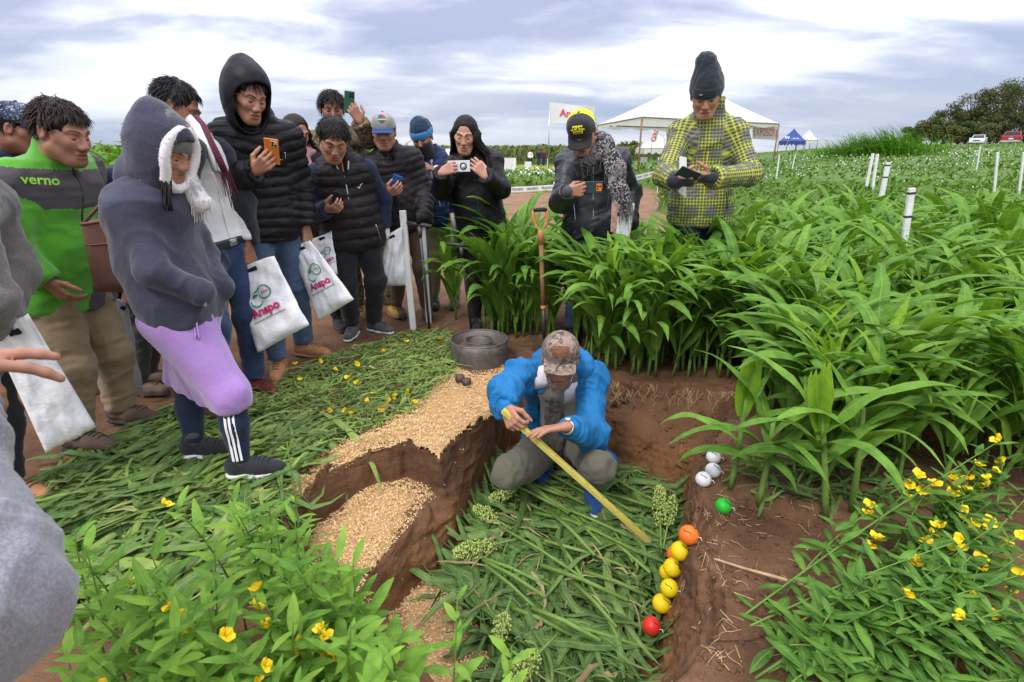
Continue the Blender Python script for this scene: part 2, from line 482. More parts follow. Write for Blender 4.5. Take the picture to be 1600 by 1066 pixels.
# ------------------------------------------------------------------ skeleton
def unit(az): return np.array([math.sin(math.radians(az)), math.cos(math.radians(az)), 0.0])
def on_ray(px, py, c, R, side):
    d = nrm(ray(px, py)); o = CP-c; b = np.dot(o, d); q = b*b-(np.dot(o, o)-R*R)
    if q < 0:
        p = CP+d*(-b); return c+nrm(p-c)*R
    t = -b-math.sqrt(q) if side == 'n' else -b+math.sqrt(q)
    return CP+d*t
def point(sp, c=None, R=None):
    if sp[0] == 'w': return np.array(sp[1:], float)
    if isinstance(sp[2], str): return on_ray(sp[0], sp[1], c, R, sp[2])
    return aty(sp[0], sp[1], sp[2])
class Jt: pass
def skeleton(sp):
    dy = sp.get('dy', 0)
    if dy:
        for k_, v_ in list(sp.items()):
            if isinstance(v_, tuple) and len(v_) == 3 and not isinstance(v_[2], str) and k_ in ('pel', 'neck', 'RS', 'LS', 'RE', 'RW', 'LE', 'LW', 'RK', 'LK', 'head'): sp[k_] = (v_[0], v_[1], v_[2]+dy)
            elif isinstance(v_, tuple) and v_[0] == 'w': f_ = (v_[2]+dy)/v_[2]; sp[k_] = (v_[0], v_[1]*f_, v_[2]+dy)+tuple(v_[3:])
    J = Jt(); J.sp = sp; J.dy = dy; h = sp['h']; s = h/1.75; J.h, J.s = h, s; J.w = sp.get('w', 1.0)
    J.pel = point(sp['pel']); J.neck = point(sp['neck']); J.up = nrm(J.neck-J.pel)
    f0 = unit(sp['face']); J.fwd = nrm(f0-J.up*np.dot(f0, J.up)); J.right = np.cross(J.fwd, J.up)
    J.R = np.stack([J.right, J.fwd, J.up], 1)
    J.Lt = np.linalg.norm(J.neck-J.pel); J.f0 = f0
    hu = sp.get('hunch', 0.03)
    J.spine = lambda t: J.pel+(J.neck-J.pel)*t-J.fwd*hu*math.sin(math.pi*t)
    sw = sp.get('sw', 0.168)*s
    sc = J.neck-J.up*0.088*s+J.fwd*0.01
    J.sc = sc
    J.sh = {'R': point(sp['RS']) if 'RS' in sp else sc+J.right*sw, 'L': point(sp['LS']) if 'LS' in sp else sc-J.right*sw}
    J.el, J.wr, J.hd, J.hn = {}, {}, {}, {}
    for k in 'RL':
        e = sp.get(k+'E'); w = sp.get(k+'W')
        sg = 1 if k == 'R' else -1
        J.el[k] = point(e, J.sh[k], 0.285*s) if e else J.sh[k]-J.up*0.28*s+J.right*sg*0.05*s
        J.wr[k] = point(w, J.el[k], 0.245*s) if w else J.el[k]-np.array([0, 0, 0.24*s])+J.fwd*0.06*s
        J.hd[k] = nrm(sp[k+'D']) if k+'D' in sp else nrm(J.wr[k]-J.el[k])
        n = np.asarray(sp.get(k+'N', -J.right*sg+0.2*J.fwd), float); n = n-J.hd[k]*np.dot(n, J.hd[k]); J.hn[k] = nrm(n)
    hs = s**0.6*sp.get('hs', 1.0)*1.05; J.hs = hs
    J.head = point(sp['head'], J.neck, 0.175*hs)
    a, p, r = sp.get('haz', sp['face']), math.radians(sp.get('hp', 20)), math.radians(sp.get('hr', 0))
    fa = unit(a); J.hf = fa*math.cos(p)-np.array([0, 0, math.sin(p)]); rt = np.cross(fa, [0, 0, 1.0]); u = np.cross(rt, J.hf)
    J.hx = rt*math.cos(r)+u*math.sin(r); J.hu = np.cross(J.hx, J.hf)
    J.HR = np.stack([J.hx, J.hf, J.hu], 1)
    J.hl = lambda q: J.head+J.HR@(np.asarray(q, float)*hs)
    J.hip = {'R': J.pel+J.right*0.085*s, 'L': J.pel-J.right*0.085*s}
    J.an, J.kn, J.ft, J.faz = {}, {}, {}, {}
    for k in 'RL':
        f = sp.get(k+'F')
        if f is None:
            g = J.hip[k].copy(); az = sp['face']+(14 if k == 'R' else -14); z0 = float(T(g[0], g[1]))
            g = np.array([g[0], g[1], z0])
        else:
            g = np.array(f[1:4], float) if f[0] == 'w' else hitT(f[0], f[1]); az = f[-1]; g = g+[0, 0, sp.get('fz', 0.0)]
        J.ft[k] = g; J.faz[k] = az; J.an[k] = g+np.array([0, 0, 0.085*s])
        if k+'K' in sp: J.kn[k] = point(sp[k+'K'], J.hip[k], 0.25*h)
        else:
            A, B = J.hip[k], J.an[k]; D = np.linalg.norm(B-A); l = 0.247*h if sp.get('bent') else min(0.247*h, D/2*1.012)
            o = math.sqrt(max(l*l-D*D/4, 0)); pole = unit(az); ax = (B-A)/max(D, 1e-6); pole = nrm(pole-ax*np.dot(pole, ax))
            J.kn[k] = (A+B)/2+pole*o
    J.base = np.array([(J.ft['R'][0]+J.ft['L'][0])/2, (J.ft['R'][1]+J.ft['L'][1])/2, min(J.ft['R'][2], J.ft['L'][2])])
    return J
# ------------------------------------------------------------------ hands
CURL = {'flat': (0.10, 0.15, 0.1), 'relax': (0.45, 0.5, 0.3), 'grip': (1.15, 1.35, 0.9), 'phone': (0.55, 0.75, 0.5), 'side': (0.9, 0.9, 0.5), 'point': (0.2, 0.3, 0.2), 'pinch': (0.35, 0.45, 0.3)}
def hand(sd, w, d, n, k, pose, s):
    """palm, four fingers of unequal length and a thumb; n = the way the palm faces"""
    sg = 1 if k == 'R' else -1
    t = np.cross(n, d)*sg*-1
    # thumb side: for a right hand, palm down (n=-z), fingers +y -> thumb towards -x
    c = CURL[pose]
    bases = [0.031, 0.0105, -0.0105, -0.030]; lens = [0.072, 0.081, 0.075, 0.059]; reach = [0.088, 0.092, 0.088, 0.080]
    for i in range(4):
        b = w+d*reach[i]*s+t*bases[i]*s
        sd.cap(w+d*0.012*s+t*bases[i]*0.55*s, b, 0.0135*s, 0.0115*s, k=0.012)
        ang = (c[0]+0.08*i) if pose != 'point' else (0.08, 0.40, 1.5, 1.6)[i]; p = b; q = 0
        dd = d+t*(0.07*(1.5-i)); dd = nrm(dd)
        for j, (fr, r0, r1) in enumerate(((0.45, 0.0098, 0.0088), (0.30, 0.0088, 0.0080), (0.25, 0.0080, 0.0064))):
            q += ang if j == 0 else c[j]
            v = dd*math.cos(q)+n*math.sin(q); e = p+v*lens[i]*fr*s
            sd.cap(p, e, r0*s, r1*s, k=0.004); p = e
    tb = w+d*0.022*s+t*0.022*s+n*0.006*s
    if pose in ('grip', 'side'): v1, v2 = nrm(d*0.55+t*0.45+n*0.75), nrm(d*0.75-t*0.15+n*0.75)
    elif pose == 'phone': v1, v2 = nrm(d*0.55+t*0.85+n*0.45), nrm(d*0.8+t*0.1+n*0.55)
    elif pose == 'pinch': v1, v2 = nrm(d*0.5+t*0.7+n*0.6), nrm(d*0.9+t*0.1+n*0.5)
    else: v1, v2 = nrm(d*0.7+t*0.75+n*0.2), nrm(d*0.9+t*0.35+n*0.1)
    e1 = tb+v1*0.046*s; e2 = e1+v2*0.034*s; e3 = e2+nrm(v2+n*0.15)*0.024*s
    sd.cap(tb, e1, 0.016*s, 0.0115*s, k=0.014); sd.cap(e1, e2, 0.0112*s, 0.0098*s, k=0.005); sd.cap(e2, e3, 0.0098*s, 0.0075*s, k=0.005)
def head_sdf(sd, J, sp):
    L, q, R = J.hl, J.hs, J.HR
    J.vr = rv = np.random.default_rng(int(abs(J.head[0]*7919+J.head[1]*104729)*10) % 99991)
    fat = sp.get('fat', 1.0)*rv.uniform(0.95, 1.06); nl, nw, lt, ck, ch, bw = rv.uniform(-0.008, 0.004), rv.uniform(0.88, 1.2), rv.uniform(0.85, 1.25), rv.uniform(0.9, 1.12), rv.uniform(-0.008, 0.006), rv.uniform(0.8, 1.1)*sp.get('soft', 1.0)
    if 'soft' in sp: nl, nw, ck = -0.006, 0.88, 1.0
    sd.ell(L((0, -0.012, 0.035)), np.array((0.074, 0.093, 0.084))*q, R, k=0.02)
    sd.ell(L((0, 0.030, -0.035)), np.array((0.058*fat, 0.060, 0.082))*q, R, k=0.03)
    sd.cap(L((-0.012, 0.070+ch, -0.098+ch)), L((0.012, 0.070+ch, -0.098+ch)), 0.021*q, k=0.03)
    for x in (-1, 1):
        sd.cap(L((x*0.050*fat, 0.005, -0.055)), L((x*0.022, 0.055, -0.092)), 0.022*q*fat, 0.020*q, k=0.03)
        sd.cap(L((x*0.034, 0.062, -0.020)), L((x*0.052, 0.038, -0.010)), 0.024*q*ck, 0.020*q*ck, k=0.02)
        sd.cap(L((x*0.012, 0.086, 0.024)), L((x*0.046, 0.068, 0.026)), 0.0125*q*bw, 0.011*q*bw, k=0.016)
        sd.ell(L((x*0.032, 0.094, 0.004)), np.array((0.019, 0.013, 0.011))*q, R, k=0.010, op='s')
        sd.ell(L((x*0.032, 0.072, 0.003)), np.array((0.0145, 0.0125, 0.0115))*q, R, k=0.003)
        sd.cap(L((x*0.0115*nw, 0.100+nl*0.6, -0.036)), L((x*0.0115*nw, 0.100+nl*0.6, -0.036)), 0.0100*q*nw, k=0.008)
        sd.ell(L((x*0.079, -0.010, 0.000)), np.array((0.009, 0.019, 0.031))*q, R, k=0.008)
        sd.ell(L((x*0.087, -0.006, 0.004)), np.array((0.006, 0.009, 0.017))*q, R, k=0.006, op='s')
    sd.cap(L((0, 0.088, 0.014)), L((0, 0.108+nl, -0.028+nl*0.3)), 0.0085*q, 0.0130*q*nw, k=0.012)
    sd.cap(L((-0.017, 0.0855, -0.0615)), L((0.017, 0.0855, -0.0615)), 0.0078*q*lt, k=0.010)
    sd.cap(L((-0.014, 0.0850, -0.0745)), L((0.014, 0.0850, -0.0745)), 0.0086*q*lt, k=0.009)
    sd.cap(L((-0.025, 0.0945, -0.0675)), L((0.025, 0.0945, -0.0675)), 0.0030*q, k=0.006, op='s')
    sd.cap(L((0, -0.028, -0.055)), J.neck+J.up*0.0-J.fwd*0.005, 0.052*q, 0.060*q, k=0.04)
def body_sdf(J, sp):
    sd = SDF(); s = J.s
    sd.cap(J.spine(0.0)-J.right*0.05*s, J.spine(0.0)+J.right*0.05*s, 0.075*s, k=0.05)
    sd.cap(J.spine(0.0), J.spine(0.45), 0.08*s, k=0.05); sd.cap(J.spine(0.45), J.spine(0.85), 0.085*s, k=0.05)
    sd.cap(J.sh['R'], J.sh['L'], 0.042*s, k=0.05); sd.cap(J.neck, J.sc, 0.058*s, 0.075*s, k=0.04)
    for k in 'RL':
        sd.cap(J.sh[k], J.el[k], 0.036*s, 0.030*s, k=0.03); sd.cap(J.el[k], J.wr[k], 0.033*s, 0.0235*s, k=0.02)
        sd.cap(J.hip[k], J.kn[k], 0.060*s, 0.042*s, k=0.04); sd.cap(J.kn[k], J.an[k], 0.040*s, 0.026*s, k=0.02)
        f = unit(J.faz[k]); sd.cap(J.an[k]-f*0.02*s-np.array([0, 0, 0.045*s]), J.an[k]+f*0.11*s-np.array([0, 0, 0.055*s]), 0.026*s, 0.02*s, k=0.03)
        sd.cap(J.wr[k]-J.hd[k]*0.01, J.wr[k]+J.hd[k]*0.02*s, 0.0235*s, 0.021*s, k=0.012, n=J.hn[k], fac=1.3)
        if sp.get(k+'P') != 'none': hand(sd, J.wr[k], J.hd[k], J.hn[k], k, sp.get(k+'P', 'relax'), s*1.03)
    head_sdf(sd, J, sp)
    return sd
def build_body(J, sp, root):
    sd = body_sdf(J, sp); fv = sp.get('fv', 0.0040)*1.08; boxes = []
    boxes.append((J.head-0.165, J.head+np.array([0.165, 0.165, 0.165])))
    for k in 'RL':
        if sp.get(k+'P', 'relax') == 'none': continue
        c = J.wr[k]+J.hd[k]*0.075*J.s; boxes.append((c-0.115, c+0.115))
    lo, hi = sd.bounds(); cv = 0.013
    parts = []
    V, F = sd.mesh(cv); c = V[F].mean(1); m = np.ones(len(F), bool)
    for a, b in boxes: m &= ~np.all((c > a+cv*0.6) & (c < b-cv*0.6), axis=1)
    parts.append(clip_faces(V, F, m))
    for bi, (a, b) in enumerate(boxes):
        V, F = sd.mesh(fv, a-2*fv, b+2*fv)
        if len(F) == 0: continue
        c = V[F].mean(1); m = np.all((c > a) & (c < b), axis=1)
        for (a2, b2) in boxes[:bi]: m &= ~np.all((c > a2) & (c < b2), axis=1)
        parts.append(clip_faces(V, F, m))
    Vs, Fs, n = [], [], 0
    for V, F in parts: Vs.append(V); Fs.append(F+n); n += len(V)
    V = np.vstack(Vs); F = np.vstack(Fs)
    # lips, mouth line, nostrils, stubble in head space
    q = (V-J.head)@J.HR/J.hs; x, y, z = q[:, 0], q[:, 1], q[:, 2]
    near = (np.linalg.norm(q, axis=1) < 0.17)
    lip = near*np.exp(-((x/0.021)**4+((z+0.068)/0.0115)**4))*(y > 0.07)
    dark = near*np.exp(-((x/0.022)**4+((z+0.0675)/0.0028)**2))*(y > 0.07)
    for e in (-1, 1): dark = np.maximum(dark, near*0.9*np.exp(-(((x-e*0.009)/0.0045)**2+((z+0.0435)/0.004)**2))*(y > 0.09))
    st = near*sm(-z+0.3*np.abs(x), 0.045, 0.075)*(y > 0.0)*sm(y, 0.0, 0.03)
    st = np.maximum(st, near*np.exp(-((x/0.028)**4+((z+0.052)/0.006)**2))*(y > 0.07))*sp.get('beard', 0.0)
    sk = np.stack([lip, dark, st], 1)
    o = mk('body', V, F, sp['skin'], root, attrs={'skin': sk})
    J.bsd = sd
    # eyes, brows
    for e in (-1, 1):
        m = MB(); c = np.array((e*0.032, 0.0838, 0.0005 if sp.get('hp', 20) > 12 else 0.002))
        P = [J.hl((e*0.032+u*0.0135, 0.0862-0.0052*u*u-0.010*abs(u)*(u*e > 0), -0.0035+0.0022*u*u if sp.get('hp', 20) > 12 else 0.001)) for u in np.linspace(-1, 1, 7)]
        wd = [0.0009, 0.0019, 0.0024, 0.0026, 0.0024, 0.0019, 0.0009]
        if sp.get('hp', 20) <= 12: wd = [x*1.7 for x in wd]
        m.tube(P, np.array(wd)*J.hs, 6).build('eye', MATS['dark_eye'], root)
        m = MB(); P = [J.hl((e*(0.012+0.038*u), 0.1015-0.034*u*u, 0.024+0.0065*math.sin(u*2.6))) for u in np.linspace(0, 1, 7)]
        P = list(sd.hit(np.array(P)+J.hf*0.03, -J.hf))
        m.tube(P, np.array([0.0018, 0.0029, 0.0032, 0.0029, 0.0024, 0.0018, 0.0009])*J.hs*J.vr.uniform(0.75, 1.15), 6).build('eyebrow', sp.get('browmat', MATS['hair_black']), root)
    return o
def skinmat(name, col):
    m, nt, b, out = newmat(name); co = objco(nt)
    at = nd(nt, 'ShaderNodeAttribute', attribute_name='skin'); sp = nd(nt, 'ShaderNodeSeparateXYZ'); nt.links.new(at.outputs['Vector'], sp.inputs[0])
    c = ramp(nt, noise(nt, 14, 4, 0.6, co), [(0.3, tuple(x*0.86 for x in col)), (0.7, tuple(x*1.12 for x in col))])
    red = ramp(nt, noise(nt, 30, 2, 0.5, co), [(0.4, col), (0.75, (col[0]*1.12, col[1]*0.86, col[2]*0.86))]); c = mixc(nt, 0.45, c, red)
    c = mixc(nt, mth(nt, 'MULTIPLY', sp.outputs[0], 0.75), c, (col[0]*0.86, col[1]*0.52, col[2]*0.58))
    c = mixc(nt, mth(nt, 'MULTIPLY', sp.outputs[2], 0.8), c, (0.03, 0.024, 0.02))
    c = mixc(nt, mth(nt, 'MULTIPLY', sp.outputs[1], 0.75), c, (0.05, 0.015, 0.012))
    nt.links.new(c, b.inputs['Base Color']); b.inputs['Roughness'].default_value = 0.48; b.inputs['Specular IOR Level'].default_value = 0.38
    b.inputs['Subsurface Weight'].default_value = 0.12; b.inputs['Subsurface Radius'].default_value = (0.012, 0.004, 0.002); b.inputs['Subsurface Scale'].default_value = 0.6
    bump(nt, b, noise(nt, 420, 3, 0.6, co), 0.12, 0.002); MATS[name] = m; return m
def hairmat(name, col):
    m, nt, b, out = newmat(name); co = objco(nt)
    n = noise(nt, 60, 3, 0.6, co)
    nt.links.new(ramp(nt, n, [(0.35, tuple(x*0.6 for x in col)), (0.7, tuple(x*1.5 for x in col))]), b.inputs['Base Color'])
    b.inputs['Roughness'].default_value = 0.5; b.inputs['Specular IOR Level'].default_value = 0.22
    bump(nt, b, noise(nt, 300, 2, 0.5, co), 0.4, 0.003); MATS[name] = m; return m
# ------------------------------------------------------------------ clothes
def bones_arm(J): return [(J.sh[k], J.el[k]) for k in 'RL']+[(J.el[k], J.wr[k]) for k in 'RL']
def bones_leg(J): return [(J.hip[k], J.kn[k]) for k in 'RL']+[(J.kn[k], J.an[k]) for k in 'RL']
def torso_sdf(sd, J, g, hem=0.12, belly=0.0, flare=0.0, k=0.05, dep=1.0):
    s, w, r = J.s, J.w, J.right
    sh, ch, wa, hi = J.sc, J.spine(0.70), J.spine(0.36), J.spine(0.02)
    bt = J.pel-J.up*hem
    b2 = bt-J.up*0.14
    sd.cap(J.sh['R'], J.sh['L'], (0.046+g*0.8)*s, k=k)
    sd.cap(J.neck-J.up*0.02, J.sc-J.up*0.05, (0.056+g*0.6)*s, (0.080+g)*s, k=0.06)
    for e in 'RL': sd.cap(J.neck-J.up*0.015*s, J.sh[e]-J.up*0.01*s, (0.050+g*0.6)*s, (0.042+g*0.7)*s, k=0.04)
    L = [(sh-J.up*0.02*s, 0.080*w, 0.078), (ch, 0.085*w, 0.098*w), (wa, 0.075*w, 0.095*w), (hi, 0.085*w, 0.098*w), (b2, (0.088+flare)*w, 0.100*w)]
    for i in range(len(L)-1):
        a, b = L[i], L[i+1]
        for e in (-1, 1):
            sd.cap(a[0]+r*e*a[1]*s, b[0]+r*e*b[1]*s, (a[2]+g)*s, (b[2]+g)*s, k=k, n=J.fwd, fac=1.12/(1+(dep-1)*min(1, i/2)))
        sd.cap(a[0], b[0], (a[2]+g)*s, (b[2]+g)*s, k=k, n=J.fwd, fac=1.05)
    if belly: sd.ell(J.spine(0.3)+J.fwd*0.05*s, np.array((0.15, 0.11, 0.16))*s*(1+belly), J.R, k=0.08)
    return bt
def sleeves(sd, J, g, ends=(1.0, 1.0), k=0.035, which='RL', cuff=True):
    s = J.s
    for k_, te in zip('RL', ends):
        if k_ not in which: continue
        A, E, W = J.sh[k_], J.el[k_], J.wr[k_]
        sd.cap(A, E, (0.045+g*0.82)*s, (0.039+g*0.92)*s, k=k)
        sd.cap(E, E+(W-E)*te, (0.041+g*0.92)*s, (0.032+g*0.92)*s, k=0.03)
def cuffs(sd, J, g, ends=(1.0, 1.0), which='RL'):
    s = J.s
    for k_, te in zip('RL', ends):
        if k_ not in which or J.sp.get(k_+'P') == 'none': continue
        E, W = J.el[k_], J.wr[k_]; d = nrm(W-E); e = E+(W-E)*te
        u = nrm(np.cross(d, [0.3, 0.2, 0.9])); R = np.stack([u, np.cross(d, u), d], 1)
        sd.box(e+d*0.052*s, np.array((0.06, 0.06, 0.05))*s, R, 0.004, 0.004, 's')
        sd.cap(e-d*0.03*s, e+d*0.05*s, 0.0275*s+0.25*g, k=0.004, op='s')
def collar(sd, J, g, hgt=0.075, open_=0.0, lean=0.02, th=0.012):
    s = J.s; a = J.neck-J.up*0.03*s; b = J.neck+J.up*hgt*s+J.fwd*lean*s
    sd.cap(a, b, (0.070+g)*s, (0.068+g)*s, k=0.03)
    if open_ > 0:
        c = J.neck+J.fwd*0.11*s+J.up*0.03*s
        sd.cap(c+J.up*0.1*s, c-J.up*open_*s, 0.045*s, 0.012*s, k=0.008, op='s', n=J.fwd, fac=1.0)
    return a, b
def collar_cut(sd, J, g, a, b, th=0.013):
    s = J.s; d = nrm(b-a)
    sd.cap(a+d*0.045*s, b+d*0.15, (0.070+g)*s-th, (0.069+g)*s-th, k=0.004, op='s')
    u = J.right; sd.box(b+d*0.075*s, np.array((0.13, 0.13, 0.07))*s, np.stack([u, np.cross(d, u), d], 1), 0.004, 0.005, 's')
def boneweights(V, bones):
    D = []; A = []
    for a, b in bones:
        ba = b-a; L = np.linalg.norm(ba); ax = ba/L; t = (V-a)@ax; tc = np.clip(t, 0, L); pr = V-a-tc[:, None]*ax
        D.append(np.linalg.norm(pr, axis=1)); A.append((t, ax, L))
    D = np.stack(D, 1); w = np.exp(-(D-D.min(1, keepdims=True))/0.018); w /= w.sum(1, keepdims=True); return D, w, A
def clothmesh(name, sd, vox, mat, parent, bones, fold=(0.006, 7.0, 12.0), quilt=None, smoothit=1, seed=0, J=None, gc=False, extra=None, keep=None):
    V, F = sd.mesh(vox)
    V = relax(V, F, smoothit, 0.45)
    N = vnormals(V, F); D, w, A = boneweights(V, bones); disp = np.zeros(len(V))
    for i, (t, ax, L) in enumerate(A):
        a = bones[i][0]; pr = V-a-t[:, None]*ax
        u = nrm(np.cross(ax, [0.31, 0.52, 0.79])); v = np.cross(ax, u)
        Q = np.stack([t*fold[2]+(pr@u)*fold[1]*0.8, (pr@u)*fold[1], (pr@v)*fold[1]], 1)
        rg_ = ridge(Q, 2, seed+i*7)
        d = fold[0]*1.55*(0.62*np.sign(rg_)*np.abs(rg_)**1.25+0.5*vnoise(Q*0.45, seed+90))
        ends = np.exp(-(np.clip(t, 0, L)/0.09)**2)+np.exp(-((L-np.clip(t, 0, L))/0.09)**2)
        d *= 0.6+0.6*np.clip(ends, 0, 1.2)
        if quilt:
            ph = t/quilt[0]+0.17*vnoise(V*4.5, seed+3)+0.05*vnoise(V*14, seed+4)
            d += quilt[1]*1.5*(np.abs(np.sin(math.pi*ph))**0.45-0.75)
        disp += w[:, i]*d
    if extra is not None: disp += extra(V, N)
    V = V+N*disp[:, None]
    attrs = None
    if gc:
        b = w.argmax(1); G = np.zeros((len(V), 3))
        for i, (t, ax, L) in enumerate(A):
            m = b == i; a = bones[i][0]; pr = V[m]-a-t[m][:, None]*ax
            if i == 0: G[m] = np.stack([V[m]@J.right-J.pel@J.right, t[m], 0*t[m]], 1)
            else:
                u = nrm(J.fwd-ax*np.dot(J.fwd, ax)); v = np.cross(ax, u); G[m] = np.stack([np.arctan2(pr@v, pr@u)*0.06, t[m], 0*t[m]+0.5], 1)
        attrs = {'gc': G}
    o = mk(name, V, F, mat, parent, attrs=attrs)
    return o
def torso_bone(J): return (J.pel-J.up*0.1, J.neck)
def line_on(sd, P0, P1, D, n=14, out=0.12):
    t = np.linspace(0, 1, n)[:, None]; P = P0+(P1-P0)*t
    return sd.hit(P+np.asarray(D)*out, -np.asarray(D), out+0.1)+np.asarray(D)*0.004
def trousers(J, root, mat, g=0.018, name='trousers', vox=0.0095, fold=(0.008, 8, 13), seed=1, ankle=0.02, wide=0.0, ext=None):
    sd = SDF(); s, w = J.s, J.w
    sd.cap(J.hip['R'], J.hip['L'], (0.088+g)*s*w, k=0.05); sd.cap(J.pel+J.up*0.04*s-J.right*0.06*s*w, J.pel+J.up*0.04*s+J.right*0.06*s*w, (0.082+g*0.6)*s*w, k=0.05, n=J.fwd, fac=1.1)
    for k in 'RL':
        sd.cap(J.hip[k]-J.up*0.02, J.kn[k], (0.080+g)*s*w, (0.052+g)*s, k=0.04)
        e = J.an[k]+np.array([0, 0, ankle*s]); sd.cap(J.kn[k], e, (0.052+g)*s, (0.038+g+wide)*s, k=0.03)
    for k in 'RL':
        d = nrm(J.an[k]-J.kn[k]); e = J.an[k]+np.array([0, 0, ankle*s])
        u = nrm(np.cross(d, J.fwd+0.01)); sd.box(e+d*0.07*s, np.array((0.085, 0.085, 0.065))*s, np.stack([u, np.cross(d, u), d], 1), 0.004, 0.004, 's')
    J.tsd = sd
    return clothmesh(name, sd, vox, mat, root, bones_leg(J), fold, seed=seed, extra=ext)
def shoe(J, k, root, mat, solemat, kind='shoe', size=1.0):
    s = J.s*size; f = unit(J.faz[k]); g = J.ft[k]; r = np.cross(f, [0, 0, 1.0]); R = np.stack([r, f, [0, 0, 1.0]], 1)
    L = lambda x, y, z: g+R@(np.array([x, y, z])*s)
    up = SDF()
    up.cap(L(0, -0.03, 0.055), L(0, 0.09, 0.052), 0.040*s, 0.038*s, k=0.03)
    up.cap(L(0, 0.06, 0.045), L(0.004, 0.165, 0.036), 0.042*s, 0.034*s, k=0.03)
    up.cap(L(0, -0.03, 0.06), L(0, -0.02, 0.105 if kind == 'shoe' else 0.165), 0.040*s, (0.036 if kind == 'shoe' else 0.050)*s, k=0.03)
    up.cut(L(0, 0, 0.022), (0, 0, -1)); up.cut(L(0, 0, 0.095 if kind == 'shoe' else 0.175), (0, 0, 1))
    V, F = up.mesh(0.0065); o = mk('shoe', V+0.0012*fbm(V*60, 2)[:, None], F, mat, root)
    so = SDF(); so.cap(L(0, -0.035, 0.016), L(0, 0.06, 0.016), 0.046*s, 0.042*s, k=0.03, n=(0, 0, 1), fac=2.4); so.cap(L(0, 0.06, 0.016), L(0.004, 0.168, 0.019), 0.044*s, 0.037*s, k=0.03, n=(0, 0, 1), fac=2.4)
    V, F = so.mesh(0.0065); mk('sole', V, F, solemat, o)
    m = MB()
    for i in range(4):
        y = 0.065+0.02*i; z = 0.088-0.010*i
        P = up.hit(np.array([L(x, y, z+0.07) for x in np.linspace(-0.02, 0.02, 5)]), (0, 0, -1.0), 0.2); m.tube(P+np.array([0, 0, 0.001]), 0.0028, 5)
    m.build('laces', MATS.get('lace_dark'), o)
    return o
def hair_short(J, root, mat, n_=420, ln=0.034, seed=1, front=0.52, messy=0.5, shell=True, thick=1.0, fringe=0.0):
    r = np.random.default_rng(seed); m = MB(); q = J.hs; n = int(n_*1.7)
    if shell:
        sd = SDF(); sd.ell(J.hl((0, -0.016, 0.040)), np.array((0.0805, 0.098, 0.0885))*q*thick, J.HR, k=0.02)
        sd.cap(J.hl((0, 0.115, -0.045)), J.hl((0, 0.082, 0.040+0.02*(front-0.5))), 0.072*q, 0.042*q, k=0.02, op='s')
        sd.cut(J.hl((0, 0, -0.055)), -J.hu-0.15*J.hf, 0.02)
        for e in (-1, 1): sd.cap(J.hl((e*0.09, 0.035, -0.08)), J.hl((e*0.088, 0.028, -0.015)), 0.038*q, 0.030*q, k=0.015, op='s')
        V, F = sd.mesh(0.0052); N = vnormals(V, F); V = V+N*(0.0035*fbm(V*75, 3, seed))[:, None]
        m.add(V, [tuple(f) for f in F])
    k = 0
    while k < n:
        d = nrm(r.normal(size=3))
        lim = front if d[1] > 0.35 else (-0.05 if d[1] > -0.1 else -0.5)
        if d[2] < lim: continue
        k += 1
        p = np.array([0, -0.014, 0.040])+d*np.array((0.076, 0.092, 0.083))*thick
        tgt = nrm(np.array([d[0]*0.9+r.normal()*0.35*messy, d[1]*0.55+0.5*(d[1] > -0.1)-0.25*(d[1] <= -0.1)+r.normal()*0.35*messy, 0.18-0.75*(1-d[2])+r.normal()*0.3*messy]))
        tgt = nrm(tgt-d*np.dot(tgt, d)*0.85+d*0.16*(0.5+messy)); l = ln*(0.6+0.8*r.random()); sd_ = nrm(np.cross(d, tgt)); w = 0.0027*(0.7+0.6*r.random())
        P = [p+tgt*l*t+d*(0.012*messy*math.sin(t*2.5))-np.array([0, 0, 0.012*t*t]) for t in (0, 0.35, 0.7, 1)]
        W = [w, w*1.1, w*0.8, 0.0004]
        V = []
        for a, b in zip(P, W): V += [J.hl(a-sd_*b), J.hl(a+d*b*0.7), J.hl(a+sd_*b)]
        F = []
        for i in range(3): F += [(3*i, 3*i+1, 3*i+4, 3*i+3), (3*i+1, 3*i+2, 3*i+5, 3*i+4)]
        m.add(V, F)
    return m.build('hair', mat, root)
